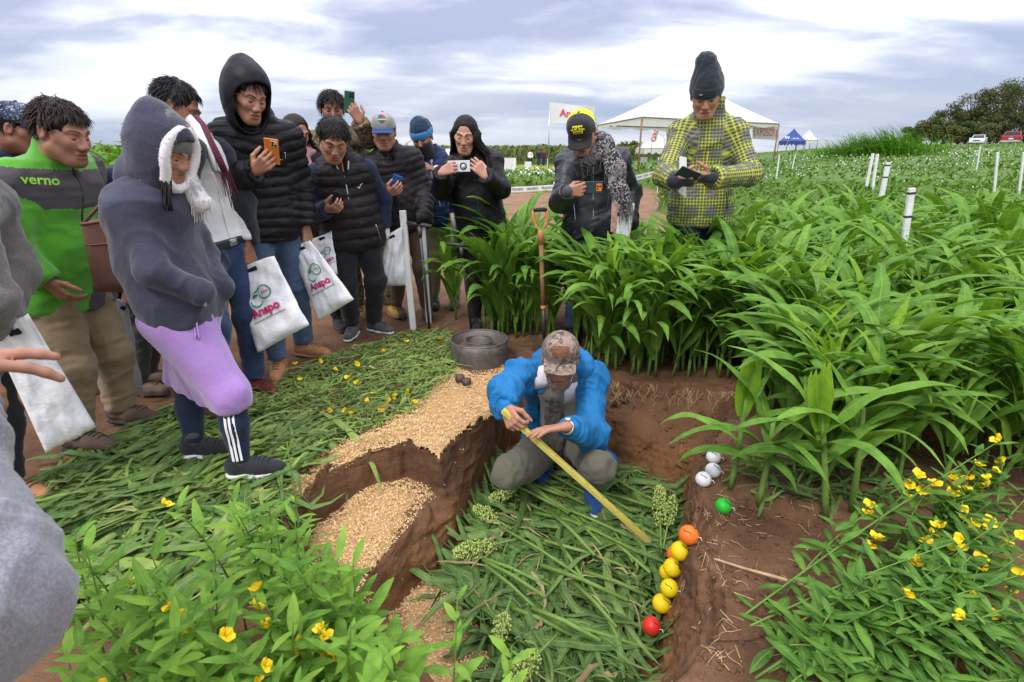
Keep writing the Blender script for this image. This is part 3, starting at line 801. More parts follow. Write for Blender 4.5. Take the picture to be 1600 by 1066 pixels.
def cap_hat(J, root, crown, brim, front=None, tilt=-6, peak=None):
    q = J.hs; a = math.radians(tilt)
    sd = SDF(); sd.ell(J.hl((0, -0.008, 0.042)), np.array((0.088, 0.106, 0.092))*q, J.HR, k=0.02)
    sd.cap(J.hl((-0.02, 0.055, 0.085)), J.hl((0.02, 0.055, 0.085)), 0.045*q, k=0.04)
    pn = J.HR@np.array([0, math.sin(a), -math.cos(a)]); sd.cut(J.hl((0, 0, 0.038)), pn, 0.004)
    V, F = sd.mesh(0.0055); c = (V-J.head)@J.HR/q
    fr = ((c[F].mean(1)[:, 1]) > 0.0).astype(int)
    o = mk('cap', V, F, None, root, mats=[crown, front or crown], midx=fr if front else None)
    def Pb(u, v, dz=0):
        an = (u-0.5)*2.2; rr = np.array([math.sin(an)*0.083, math.cos(an)*0.098])
        e = rr*(1-v)+np.array([math.sin(an*0.80)*0.090, 0.088+0.070*math.cos(an*0.9)])*v
        x, y = e; z = 0.040+(y-0.02)*math.tan(a)*1.0-0.010*v-2.1*x*x*v+dz
        return J.hl((x, y-0.004, z))
    V1, F1, _ = grid_sheet(lambda u, v: Pb(u, v, 0.003), 16, 6); V2, F2, _ = grid_sheet(lambda u, v: Pb(u, v, -0.002), 16, 6)
    m = MB(); m.add(V1, F1[:, ::-1]); m.add(V2, F2)
    w = 17; rim = [i for i in range(6*w, 7*w)]; n0 = len(V1)
    m.F += [(rim[i], rim[i]+n0, rim[i+1]+n0, rim[i+1]) for i in range(16)]
    m.build('brim', brim, o)
    MB().ell(J.hl((0, -0.008, 0.136)), np.array((0.008, 0.008, 0.005))*q, 10, 6).build('button', brim, o)
    J.capsd = sd
    return o
def decal(sd, V, F, c, R, D, mat, parent, name='emblem', lift=0.0022):
    """flat print laid onto a garment: V in its own plane (x,y), R = axes, D = outward direction"""
    P = np.asarray(c)+np.asarray(V)[:, :1]*R[0]+np.asarray(V)[:, 1:2]*R[1]
    H = sd.hit(P+np.asarray(D)*0.1, -np.asarray(D), 0.25)+np.asarray(D)*lift
    return mk(name, H, F, mat, parent, smooth=False)
def text_mesh(txt, size, bold=0.0, shear=0.0, sub=None):
    cu = bpy.data.curves.new('t', 'FONT'); cu.body = txt; cu.size = size; cu.align_x = 'CENTER'; cu.align_y = 'CENTER'; cu.offset = bold; cu.shear = shear; cu.resolution_u = 4; cu.fill_mode = 'FRONT'
    o = bpy.data.objects.new('t', cu); COL.objects.link(o)
    me = o.to_mesh(); V = np.array([v.co[:] for v in me.vertices]); F = [tuple(p.vertices) for p in me.polygons]
    o.to_mesh_clear(); bpy.data.objects.remove(o); bpy.data.curves.remove(cu)
    return V, F
# ------------------------------------------------------------------ the ground with the soil pit
FLOOR = -0.43
def polyxy(L):
    return np.array([atz(*q)[:2] if len(q) == 3 else atz(q[0], q[1], 0)[:2] for q in L])
def sdpoly(P, poly):
    """signed distance, positive inside"""
    d = np.full(len(P), 1e9); ins = np.zeros(len(P), bool); n = len(poly)
    for i in range(n):
        a, b = poly[i], poly[(i+1) % n]; e = b-a; w = P-a
        t = np.clip((w@e)/max(e@e, 1e-12), 0, 1); q = w-t[:, None]*e; d = np.minimum(d, (q**2).sum(1))
        c = ((a[1] > P[:, 1]) != (b[1] > P[:, 1])) & (P[:, 0] < (b[0]-a[0])*(P[:, 1]-a[1])/((b[1]-a[1]) if b[1] != a[1] else 1e-9)+a[0]); ins ^= c
    d = np.sqrt(d); return np.where(ins, d, -d)
RIM = polyxy([(786, 604), (870, 590), (945, 590), (1050, 600), (1148, 612), (1132, 660), (1112, 700), (1092, 760), (1086, 815), (1096, 850), (1126, 885), (1140, 930), (1128, 1000), (1085, 1060), (900, 1180), (640, 1120),
              (560, 960), (566, 897, -0.18), (610, 840, -0.18), (660, 768, -0.18), (690, 722), (704, 692), (762, 664), (778, 632)])
FLR = polyxy([(800, 690, FLOOR), (880, 700, FLOOR), (962, 712, FLOOR), (1064, 756, FLOOR), (1062, 830, FLOOR), (1040, 960, FLOOR), (1020, 1080, FLOOR), (880, 1160, FLOOR), (700, 1100, FLOOR), (590, 985, FLOOR), (640, 925, FLOOR), (694, 884, FLOOR), (758, 775, FLOOR), (782, 715, FLOOR)])
SRIM = polyxy([(575, 710), (630, 697), (684, 724), (720, 760), (700, 900), (560, 1010), (500, 940), (436, 838), (428, 800), (495, 764)])
SFLR = polyxy([(586, 738, -0.18), (612, 734, -0.18), (668, 764, -0.18), (700, 800, -0.18), (620, 960, -0.18), (500, 900, -0.18), (476, 852, -0.18), (497, 815, -0.18)])
HUSK_TOP = polyxy([(700, 578), (740, 588), (790, 580), (782, 625), (766, 662), (706, 690), (686, 722), (632, 696), (575, 708), (500, 760), (432, 798), (405, 800), (440, 762), (520, 700), (585, 668), (640, 640), (690, 600)])
HUSK_SHELF = polyxy([(578, 744, -0.165), (610, 736, -0.165), (664, 768, -0.165), (612, 838, -0.165), (600, 872, -0.165), (556, 905, -0.165), (520, 880, -0.165), (476, 856, -0.165), (500, 812, -0.165)])
HUSK_FLOOR = polyxy([(690, 892, FLOOR), (742, 960, FLOOR), (800, 1060, FLOOR), (640, 1080, FLOOR), (592, 960, FLOOR), (640, 920, FLOOR)])
def far_rise(x, y):
    r = sm(np.hypot(x, y), 18, 70); az = np.arctan2(x, y)
    return (r*1.35+1.35*sm(np.hypot(x, y), 62, 110))*sm(az, 0.18, 0.62)
def T(x, y, fine=True):
    x = np.atleast_1d(np.asarray(x, float)); y = np.atleast_1d(np.asarray(y, float)); sh = x.shape
    x = x.ravel(); y = y.ravel(); P = np.stack([x, y], 1); P3 = np.stack([x, y, 0*x], 1)
    near = (np.abs(x) < 7) & (y > -3) & (y < 9)
    z = far_rise(x, y)
    if near.any():
        p, p3 = P[near], P3[near]
        g = 0.012*fbm(p3*2.3, 4, 5)+0.006*ridge(p3*9, 3, 2)
        wob = 0.030*fbm(p3*4.5, 2, 11)
        def pit(rim, flr, D, soft):
            dr = sdpoly(p, rim)+wob; df = np.maximum(-(sdpoly(p, flr)+0.5*wob), 0)
            t = np.clip(dr, 0, None)/np.maximum(np.clip(dr, 0, None)+df, 1e-6)
            return D*np.clip(t+0.10*np.sin(2*math.pi*t)*soft, 0, 1)
        a = pit(RIM, FLR, FLOOR, 0.5); b = pit(SRIM, SFLR, -0.18, 0.3)
        dp = np.minimum(a, b)
        wall = np.clip(-dp/0.06, 0, 1)*np.clip((dp-FLOOR)/0.06, 0, 1)
        clod = 0
        # the low block of bare soil right of the pit, trodden a little
        blk = sdpoly(p, BLOCK); g = g-0.045*sm(blk, -0.04, 0.05)+0.012*sm(blk, -0.1, 0.0)*(blk < 0.02)
        z[near] += dp+g*(1-0.6*wall)+clod
    return z.reshape(sh)
BLOCK = polyxy([(1085, 820), (1110, 790), (1190, 770), (1290, 800), (1300, 850), (1230, 930), (1140, 930)])
GX = {}
def Tq(x, y):
    """height read back from the built ground grid (fast)"""
    if not GX: return T(x, y)
    x = np.atleast_1d(np.asarray(x, float)); y = np.atleast_1d(np.asarray(y, float)); xs, ys, Z = GX['xs'], GX['ys'], GX['Z']
    i = np.clip(np.searchsorted(xs, x)-1, 0, len(xs)-2); j = np.clip(np.searchsorted(ys, y)-1, 0, len(ys)-2); u = np.clip((x-xs[i])/(xs[i+1]-xs[i]), 0, 1); v = np.clip((y-ys[j])/(ys[j+1]-ys[j]), 0, 1)
    return (Z[j, i]*(1-u)+Z[j, i+1]*u)*(1-v)+(Z[j+1, i]*(1-u)+Z[j+1, i+1]*u)*v
def hitT(px, py, tmax=60):
    d = ray(px, py); t = np.concatenate([np.linspace(0.25, 6, 900), np.geomspace(6.01, tmax, 500)])
    P = CP+t[:, None]*d; dz = P[:, 2]-Tq(P[:, 0], P[:, 1]); i = np.argmax(dz < 0) if (dz < 0).any() else len(t)-1
    i = max(i, 1); a, b = dz[i-1], dz[i]; w = a/(a-b) if a != b else 0
    return P[i-1]+(P[i]-P[i-1])*w
def build_ground():
    def axis(lo, hi, st, far, g):
        c = list(np.arange(lo, hi, st)); s = st; x = c[-1]
        while x < far: s *= g; x += s; c.append(x)
        s = st; x = lo
        while x > -far: s *= g; x -= s; c.insert(0, x)
        return np.array(c)
    xs = axis(-1.30, 1.20, 0.010, 900, 1.12); ys = axis(1.05, 3.35, 0.010, 1100, 1.12)
    ys = ys[ys > -12]
    X, Y = np.meshgrid(xs, ys); Z = T(X, Y); GX.update(xs=xs, ys=ys, Z=Z)
    V = np.stack([X.ravel(), Y.ravel(), Z.ravel()], 1); nx = len(xs); ny = len(ys)
    i = np.arange(ny-1)[:, None]*nx+np.arange(nx-1)[None, :]
    F = np.stack([i, i+1, i+nx+1, i+nx], -1).reshape(-1, 4)
    m, nt, b, out = newmat('soil')
    geo = nd(nt, 'ShaderNodeNewGeometry'); co = geo.outputs['Position']
    sp = nd(nt, 'ShaderNodeSeparateXYZ'); nt.links.new(co, sp.inputs[0])
    top = ramp(nt, noise(nt, 3.2, 7, 0.65, co), [(0.30, (0.090, 0.046, 0.025)), (0.52, (0.165, 0.087, 0.048)), (0.75, (0.255, 0.145, 0.084))])
    sub = ramp(nt, noise(nt, 5.0, 6, 0.6, co), [(0.30, (0.140, 0.066, 0.030)), (0.55, (0.215, 0.105, 0.046)), (0.8, (0.295, 0.150, 0.072))])
    zz = mth(nt, 'ADD', sp.outputs[2], mth(nt, 'MULTIPLY', noise(nt, 6, 3, 0.5, co), 0.10))
    mr = nd(nt, 'ShaderNodeMapRange'); nt.links.new(zz, mr.inputs[0]); mr.inputs[1].default_value = -0.10; mr.inputs[2].default_value = -0.24
    c = mixc(nt, mr.outputs[0], top, sub)
    # tread: drier, paler path behind and the clods' lighter crumbs
    cr = ramp(nt, noise(nt, 55, 4, 0.75, co), [(0.56, (0, 0, 0)), (0.78, (1, 1, 1))]); c = mixc(nt, mth(nt, 'MULTIPLY', cr, 0.45), c, (0.31, 0.195, 0.125))
    dk = ramp(nt, noise(nt, 34, 5, 0.7, co), [(0.28, (1, 1, 1)), (0.44, (0, 0, 0))]); c = mixc(nt, mth(nt, 'MULTIPLY', dk, 0.4), c, (0.05, 0.026, 0.015))
    py = nd(nt, 'ShaderNodeMapRange'); nt.links.new(sp.outputs[1], py.inputs[0]); py.inputs[1].default_value = 3.3; py.inputs[2].default_value = 7.5; py.inputs[4].default_value = 0.75
    c = mixc(nt, py.outputs[0], c, ramp(nt, noise(nt, 1.3, 5, 0.6, co), [(0.3, (0.22, 0.125, 0.075)), (0.7, (0.36, 0.225, 0.145))]))
    far = nd(nt, 'ShaderNodeMapRange'); nt.links.new(sp.outputs[1], far.inputs[0]); far.inputs[1].default_value = 24; far.inputs[2].default_value = 34
    c = mixc(nt, far.outputs[0], c, ramp(nt, noise(nt, 0.15, 5, 0.6, co), [(0.3, (0.06, 0.12, 0.02)), (0.7, (0.12, 0.19, 0.035))]))
    nt.links.new(c, b.inputs['Base Color']); b.inputs['Roughness'].default_value = 0.95; b.inputs['Specular IOR Level'].default_value = 0.15
    h = mth(nt, 'ADD', noise(nt, 45, 6, 0.7, co), mth(nt, 'MULTIPLY', noise(nt, 170, 3, 0.6, co), 0.4)); bump(nt, b, h, 0.7, 0.018)
    MATS['soil'] = m
    # the dug block itself is a solid with crumbly walls, cut out of the sheet
    x0, x1, y0, y1, vx = -1.20, 1.10, 1.15, 3.25, 0.0088
    gx = np.arange(x0, x1+vx, vx); gy = np.arange(y0, y1+vx, vx); gz = np.arange(-0.53, 0.075, vx); x1, y1 = gx[-1], gy[-1]
    A, B = np.meshgrid(gx, gy, indexing='ij'); H = Tq(A.ravel(), B.ravel()).reshape(A.shape); gr = np.gradient(H, vx); sl = np.sqrt(1+gr[0]**2+gr[1]**2); sl = np.minimum(sl, 6)
    f = ((gz[None, None, :]-H[:, :, None])/sl[:, :, None]).astype(np.float32)
    inner = np.minimum.reduce([A-x0, x1-A, B-y0, y1-B]); edge = sm(inner, 0.02, 0.10)
    sel = np.argwhere((np.abs(f) < 0.05) & ((sl > 1.25) & (edge > 0))[:, :, None])
    P = np.column_stack([gx[sel[:, 0]], gy[sel[:, 1]], gz[sel[:, 2]]]); wl = sm(sl[sel[:, 0], sel[:, 1]], 1.25, 2.2)*edge[sel[:, 0], sel[:, 1]]; right = sm(P[:, 0]+0.35*(P[:, 1]-2.6), -0.25, 0.2)
    dsp = wl*((0.011+0.012*right)*fbm(P*11, 3, 51)+(0.003+0.008*right)*ridge(P*30, 2, 52)+0.006*ridge(P*np.array([9, 9, 34]), 2, 57)*(1-right))
    f[sel[:, 0], sel[:, 1], sel[:, 2]] -= dsp
    V2, F2 = surface_nets(f, np.array([x0, y0, gz[0]]), vx)
    o2 = mk('pit', V2, F2, m); tag(o2, 'squarish pit dug in reddish brown soil with a lower step on its left', None, None, 'structure')
    c = V[F].mean(1); ins = (c[:, 0] > x0+0.012) & (c[:, 0] < x1-0.012) & (c[:, 1] > y0+0.012) & (c[:, 1] < y1-0.012); k = (V[:, 0] > x0) & (V[:, 0] < x1) & (V[:, 1] > y0) & (V[:, 1] < y1); V[k, 2] -= 0.004
    V, F = clip_faces(V, F, ~ins)
    o = mk('ground', V, F, m); tag(o, 'reddish brown bare soil and path around the pit', None, None, 'structure')
build_ground()
def inpoly(poly, n, r, margin=0.0):
    lo, hi = poly.min(0), poly.max(0); out = np.zeros((0, 2))
    while len(out) < n:
        p = lo+(hi-lo)*r.random((n*2, 2)); p = p[sdpoly(p, poly) > margin]; out = np.vstack([out, p])
    return out[:n]
# ------------------------------------------------------------------ rice husk spread on the rim, the step and the pit floor
def build_husk():
    m, nt, b, out = newmat('husk'); co = nd(nt, 'ShaderNodeNewGeometry').outputs['Position']
    c = ramp(nt, noise(nt, 240, 3, 0.7, co), [(0.28, (0.30, 0.165, 0.058)), (0.5, (0.60, 0.375, 0.165)), (0.75, (0.80, 0.56, 0.28))])
    c = mixc(nt, 0.35, c, ramp(nt, noise(nt, 9, 4, 0.6, co), [(0.3, (0.48, 0.28, 0.11)), (0.7, (0.74, 0.50, 0.24))]))
    nt.links.new(c, b.inputs['Base Color']); b.inputs['Roughness'].default_value = 0.8; bump(nt, b, noise(nt, 260, 3, 0.7, co), 0.8, 0.006)
    m2, nt, b, out = newmat('husk_flake'); at = nd(nt, 'ShaderNodeAttribute', attribute_name='tint')
    c = ramp(nt, at.outputs['Fac'], [(0.0, (0.36, 0.19, 0.06)), (0.4, (0.64, 0.40, 0.17)), (1.0, (0.86, 0.62, 0.33))])
    nt.links.new(c, b.inputs['Base Color']); b.inputs['Roughness'].default_value = 0.6
    V = []; F = []; n = 0
    st = 0.011
    for poly, th in ((HUSK_TOP, 0.020), (HUSK_SHELF, 0.022), (HUSK_FLOOR, 0.018)):
        lo, hi = poly.min(0)-0.12, poly.max(0)+0.12; xs = np.arange(lo[0], hi[0], st); ys = np.arange(lo[1], hi[1], st)
        X, Y = np.meshgrid(xs, ys); P = np.stack([X.ravel(), Y.ravel()], 1); p3 = np.column_stack([P, 0*P[:, 0]])
        d = sdpoly(P, poly)+0.05*fbm(p3*5, 4, 41)+0.018*vnoise(p3*30, 42)
        z = T(P[:, 0], P[:, 1])+np.where(d > 0, th*sm(d, 0, 0.07), d*0.6)+0.006*fbm(p3*26, 3, 44)*(d > 0)-0.004
        k = (d > -0.035).reshape(X.shape); q = k[:-1, :-1] & k[1:, :-1] & k[:-1, 1:] & k[1:, 1:]
        zt = T(P[:, 0], P[:, 1]).reshape(X.shape); zs = np.stack([zt[:-1, :-1], zt[1:, :-1], zt[:-1, 1:], zt[1:, 1:]]); q &= (zs.max(0)-zs.min(0)) < 0.017
        i = np.arange(len(ys)-1)[:, None]*len(xs)+np.arange(len(xs)-1)[None, :]; f = np.stack([i, i+1, i+len(xs)+1, i+len(xs)], -1)[q]
        u, inv = np.unique(f, return_inverse=True); V.append(np.column_stack([P, z])[u]); F.append(inv.reshape(-1, 4)+n); n += len(u)
    o = mk('rice_husk', np.vstack(V), np.vstack(F), m); tag(o, 'golden rice husk strewn along the left edge and the step of the pit', None, None, 'stuff')
    # single flakes lying on it and scattered past its edges
    r = np.random.default_rng(5); VV = []; tint = []
    for poly, cnt, mg in ((HUSK_TOP, 13000, -0.10), (HUSK_SHELF, 6500, -0.05), (HUSK_FLOOR, 3500, -0.10)):
        lo, hi = poly.min(0)-0.12, poly.max(0)+0.12; P = lo+(hi-lo)*r.random((cnt*3, 2)); d = sdpoly(P, poly)
        P = P[(d > mg) & (r.random(len(P)) < np.clip(1+d/0.10, 0.04, 1))][:cnt]; VV.append(P)
    P = np.vstack(VV); st_ = np.abs(T(P[:, 0]+0.012, P[:, 1])-T(P[:, 0]-0.012, P[:, 1]))+np.abs(T(P[:, 0], P[:, 1]+0.012)-T(P[:, 0], P[:, 1]-0.012))
    P = P[(st_ < 0.035) | (r.random(len(P)) < 0.05)]; nf = len(P); p3 = np.column_stack([P, 0*P[:, 0]])
    z = T(P[:, 0], P[:, 1])+0.004
    ins = np.maximum.reduce([sdpoly(P, q) for q in (HUSK_TOP, HUSK_SHELF, HUSK_FLOOR)])+0.05*fbm(p3*5, 4, 41)+0.018*vnoise(p3*30, 42)
    z += np.where(ins > 0, 0.021*sm(ins, 0, 0.07)+0.003, 0.001)
    C = np.column_stack([P, z]); a = r.random(nf)*6.283; tl = (r.random(nf)-0.4)*1.1
    D = np.column_stack([np.cos(a)*np.cos(tl), np.sin(a)*np.cos(tl), np.sin(tl)]); W = np.column_stack([-np.sin(a), np.cos(a), (r.random(nf)-0.5)*1.2])
    l = 0.0052*(0.8+0.7*r.random(nf))[:, None]; w = 0.0021*(0.8+0.5*r.random(nf))[:, None]
    Q = np.stack([C-D*l, C-W*w, C+D*l, C+W*w], 1).reshape(-1, 3); Fq = np.arange(nf*4).reshape(-1, 4)
    t = np.repeat(r.random(nf), 4)
    o = mk('husk_flakes', Q, Fq, m2, smooth=False, attrs={'tint': t}); tag(o, 'loose golden rice husk flakes scattered over the husk and soil', None, None, 'stuff')
build_husk()
# ------------------------------------------------------------------ people
hairmat('hair_black', (0.010, 0.008, 0.008)); hairmat('hair_brown', (0.022, 0.013, 0.010)); hairmat('hair_grey', (0.10, 0.09, 0.085))
M('dark_eye', (0.012, 0.008, 0.007), 0.25, bstr=0.0)
SK1 = skinmat('skin_brown', (0.40, 0.20, 0.125)); SK2 = skinmat('skin_deep', (0.29, 0.135, 0.080)); SK3 = skinmat('skin_light', (0.50, 0.27, 0.18))
M('lace_dark', (0.02, 0.02, 0.022)); M('lace_light', (0.6, 0.6, 0.6))
cloth('puffer_black', (0.010, 0.0095, 0.012), 0.48, sheen=0.0, bstr=0.3, folds=0.7); cloth('puffer_brown', (0.019, 0.015, 0.017), 0.5, sheen=0.0, folds=0.7)
cloth('navy', (0.012, 0.018, 0.045), 0.7, sheen=0.1); cloth('navy_vest', (0.016, 0.030, 0.105), 0.6, folds=0.7)
cloth('jeans_blue', (0.050, 0.085, 0.155), 0.85, var=0.3, fleck=(0.09, 0.13, 0.21), folds=0.7); cloth('jeans_dark', (0.025, 0.045, 0.10), 0.85, var=0.3, folds=0.7)
cloth('trousers_black', (0.018, 0.018, 0.022)); cloth('trousers_khaki', (0.27, 0.20, 0.12), 0.85, folds=0.8); cloth('trousers_beige', (0.36, 0.29, 0.17)); cloth('trousers_olive', (0.12, 0.115, 0.082), 0.85, folds=0.8)
cloth('trousers_brown', (0.12, 0.075, 0.05)); cloth('trousers_camo', (0.05, 0.05, 0.05), fleck=(0.12, 0.11, 0.10))
cloth('green_fleece', (0.095, 0.37, 0.028), 0.9, weave=500, sheen=0.4, folds=0.4); cloth('grey_panel', (0.085, 0.075, 0.085), 0.8)
cloth('hoodie_slate', (0.038, 0.040, 0.068), 0.85, fleck=(0.060, 0.060, 0.092), sheen=0.3, folds=0.5); cloth('skirt_lilac', (0.40, 0.23, 0.56), 0.92, weave=420, sheen=0.5, folds=0.35)
cloth('legging_navy', (0.012, 0.02, 0.05), 0.7); cloth('shirt_white', (0.72, 0.72, 0.72), 0.8, var=0.06, folds=0.7); cloth('jacket_dark', (0.022, 0.024, 0.034), 0.8)
cloth('grey_brown', (0.125, 0.115, 0.11), 0.9, fleck=(0.18, 0.17, 0.165), sheen=0.3); cloth('grey_marl', (0.22, 0.22, 0.25), 0.9, fleck=(0.30, 0.30, 0.335), sheen=0.3, weave=300)
cloth('scarf_white', (0.75, 0.73, 0.74), 0.95, weave=300, sheen=0.4); cloth('scarf_maroon', (0.10, 0.018, 0.035), 0.95); cloth('scarf_grey', (0.085, 0.075, 0.062), 0.95, weave=300, fleck=(0.19, 0.175, 0.15)); cloth('scarf_pink', (0.62, 0.36, 0.38), 0.95)
cloth('blue_shell', (0.010, 0.150, 0.37), 0.55, weave=700, folds=1.0, sheen=0.05, bstr=0.45); cloth('black_lining', (0.010, 0.010, 0.012), 0.8)
cloth('white_polo', (0.74, 0.71, 0.76), 0.85, var=0.05, folds=0.6); cloth('knit_black', (0.018, 0.024, 0.030), 0.95, weave=260, sheen=0.3, bstr=0.6); cloth('knit_grey', (0.10, 0.10, 0.10), 0.95, weave=260, fleck=(0.2, 0.2, 0.2))
cloth('knit_navy', (0.010, 0.030, 0.065), 0.95, weave=260, sheen=0.3); cloth('blue_band', (0.05, 0.20, 0.42), 0.9)
cloth('cap_grey', (0.36, 0.34, 0.32), 0.9); cloth('cap_blue', (0.015, 0.06, 0.19), 0.8); cloth('cap_black', (0.025, 0.025, 0.028), 0.8); cloth('cap_yellow', (0.66, 0.78, 0.02), 0.7)
M('leather_black', (0.016, 0.018, 0.024), 0.40, var=0.25, vs=9, bs=150, bstr=0.5, bd=0.004, spec=0.5)
M('leather_tan', (0.40, 0.19, 0.085), 0.7, var=0.22); M('leather_red', (0.13, 0.028, 0.018), 0.45); M('leather_brown', (0.10, 0.062, 0.045), 0.7, dirt=((0.16, 0.11, 0.075), 0.7)); M('leather_yellow', (0.45, 0.28, 0.07), 0.7)
M('sole_white', (0.70, 0.70, 0.70), 0.6, dirt=((0.3, 0.2, 0.13), 0.6)); M('sole_dark', (0.035, 0.03, 0.028), 0.8); M('sole_tan', (0.30, 0.19, 0.10), 0.8); cloth('shoe_black', (0.022, 0.022, 0.026), 0.8); cloth('shoe_grey', (0.09, 0.085, 0.09), 0.85); cloth('shoe_blue', (0.02, 0.075, 0.26), 0.8)
M('zip_metal', (0.55, 0.55, 0.57), 0.35, metal=0.9, bstr=0.1); M('zip_dark', (0.03, 0.03, 0.035), 0.5); M('zip_light', (0.48, 0.56, 0.66), 0.6); M('fur_white', (0.84, 0.81, 0.82), 0.95, var=0.06)
def flatmat(name, col, rough=0.6): return M(name, col, rough, var=0.04, bs=300, bstr=0.08)
flatmat('print_white', (0.80, 0.80, 0.80)); flatmat('print_green', (0.0, 0.30, 0.16)); flatmat('print_pink', (0.56, 0.03, 0.16)); flatmat('print_black', (0.015, 0.015, 0.015)); flatmat('print_gold', (0.72, 0.56, 0.32)); flatmat('print_yellow', (0.80, 0.72, 0.02)); flatmat('print_red', (0.62, 0.03, 0.04)); flatmat('print_lime', (0.30, 0.72, 0.05)); flatmat('print_orange', (0.80, 0.22, 0.03)); flatmat('print_blue', (0.03, 0.10, 0.45)); flatmat('print_purple', (0.12, 0.06, 0.35))
def camo_mat(name, cols, sc):
    m, nt, b, out = newmat(name); co = objco(nt)
    c = mixc(nt, ramp(nt, noise(nt, sc, 2, 0.5, co, 1.2), [(0.50, (0, 0, 0)), (0.52, (1, 1, 1))]), cols[0], cols[1])
    mp = nd(nt, 'ShaderNodeMapping'); nt.links.new(co, mp.inputs[0]); mp.inputs['Location'].default_value = (3, 7, 1)
    c = mixc(nt, ramp(nt, noise(nt, sc*1.3, 2, 0.5, mp.outputs[0], 1.5), [(0.56, (0, 0, 0)), (0.58, (1, 1, 1))]), c, cols[2])
    mp = nd(nt, 'ShaderNodeMapping'); nt.links.new(co, mp.inputs[0]); mp.inputs['Location'].default_value = (13, 2, 9)
    c = mixc(nt, ramp(nt, noise(nt, sc*1.8, 2, 0.5, mp.outputs[0], 1.5), [(0.60, (0, 0, 0)), (0.62, (1, 1, 1))]), c, cols[3])
    nt.links.new(c, b.inputs['Base Color']); b.inputs['Roughness'].default_value = 0.9; bump(nt, b, noise(nt, 250, 2, 0.5, co), 0.3, 0.003); MATS[name] = m
camo_mat('camo_green', [(0.17, 0.135, 0.075), (0.075, 0.085, 0.035), (0.05, 0.03, 0.018), (0.28, 0.24, 0.15)], 16)
camo_mat('camo_cap', [(0.27, 0.20, 0.155), (0.19, 0.135, 0.105), (0.085, 0.065, 0.052), (0.34, 0.27, 0.215)], 17)
camo_mat('bandana', [(0.015, 0.025, 0.06), (0.02, 0.03, 0.07), (0.10, 0.13, 0.20), (0.35, 0.38, 0.42)], 30)
def plaid_mat():
    m, nt, b, out = newmat('plaid'); at = nd(nt, 'ShaderNodeAttribute', attribute_name='gc'); sp = nd(nt, 'ShaderNodeSeparateXYZ'); nt.links.new(at.outputs['Vector'], sp.inputs[0])
    def stripe(x, per, duty, off=0.0): return mth(nt, 'LESS_THAN', mth(nt, 'FRACT', mth(nt, 'ADD', mth(nt, 'DIVIDE', x, per), 50.0+off)), duty)
    yu, yv = stripe(sp.outputs[0], 0.0215, 0.40), stripe(sp.outputs[1], 0.0215, 0.40)
    pu, pv = stripe(sp.outputs[0], 0.129, 0.42, 0.1), stripe(sp.outputs[1], 0.129, 0.42, 0.1)
    c = mixc(nt, yu, (0.035, 0.032, 0.045), (0.30, 0.33, 0.022)); c = mixc(nt, yv, c, mixc(nt, yu, (0.30, 0.33, 0.022), (0.50, 0.55, 0.025)))
    dk = mth(nt, 'MULTIPLY', mth(nt, 'SUBTRACT', 1.0, pu), mth(nt, 'SUBTRACT', 1.0, pv)); c = mixc(nt, mth(nt, 'MULTIPLY', dk, 0.72), c, mixc(nt, yv, (0.06, 0.055, 0.085), (0.15, 0.14, 0.17)))
    co = objco(nt); c = mixc(nt, 0.12, c, ramp(nt, noise(nt, 90, 3, 0.6, co), [(0.3, (0, 0, 0)), (0.7, (0.5, 0.5, 0.4))]))
    nt.links.new(c, b.inputs['Base Color']); b.inputs['Roughness'].default_value = 0.75; bump(nt, b, noise(nt, 20, 4, 0.5, co, 0.6), 0.35, 0.014); MATS['plaid'] = m
plaid_mat()
def kef_mat():
    m, nt, b, out = newmat('keffiyeh'); co = objco(nt)
    mp = nd(nt, 'ShaderNodeMapping'); nt.links.new(co, mp.inputs[0]); mp.inputs['Rotation'].default_value = (0.5, 0.6, 0.75)
    v = nd(nt, 'ShaderNodeTexVoronoi'); v.inputs['Scale'].default_value = 76; nt.links.new(mp.outputs[0], v.inputs['Vector'])
    f = ramp(nt, v.outputs['Distance'], [(0.36, (1, 1, 1)), (0.50, (0, 0, 0))])
    g = ramp(nt, noise(nt, 13, 3, 0.5, co), [(0.50, (0, 0, 0)), (0.60, (1, 1, 1))])
    c = mixc(nt, f, mixc(nt, g, (0.022, 0.02, 0.022), (0.24, 0.225, 0.215)), mixc(nt, g, (0.30, 0.28, 0.27), (0.04, 0.036, 0.04)))
    nt.links.new(c, b.inputs['Base Color']); b.inputs['Roughness'].default_value = 0.95; bump(nt, b, noise(nt, 120, 3, 0.6, co), 0.5, 0.006); MATS['keffiyeh'] = m
kef_mat()
m_ = MATS
def person(label, group=None, **sp):
    J = skeleton(sp); root = thing('person', J.base, label, 'person', group)
    sp.setdefault('skin', SK1); build_body(J, sp, root); J.root = root; J.sp = sp
    return J, root
def zipper(J, sd, root, mat, t0=0.98, t1=-0.1, r=0.0035, x=0.0, D=None):
    D = J.fwd if D is None else D
    P = line_on(sd, J.pel+(J.neck-J.pel)*t0+J.right*x, J.pel+(J.neck-J.pel)*t1+J.right*x, D, 20)
    return MB().tube(P, r, 6).build('zip', mat, root)
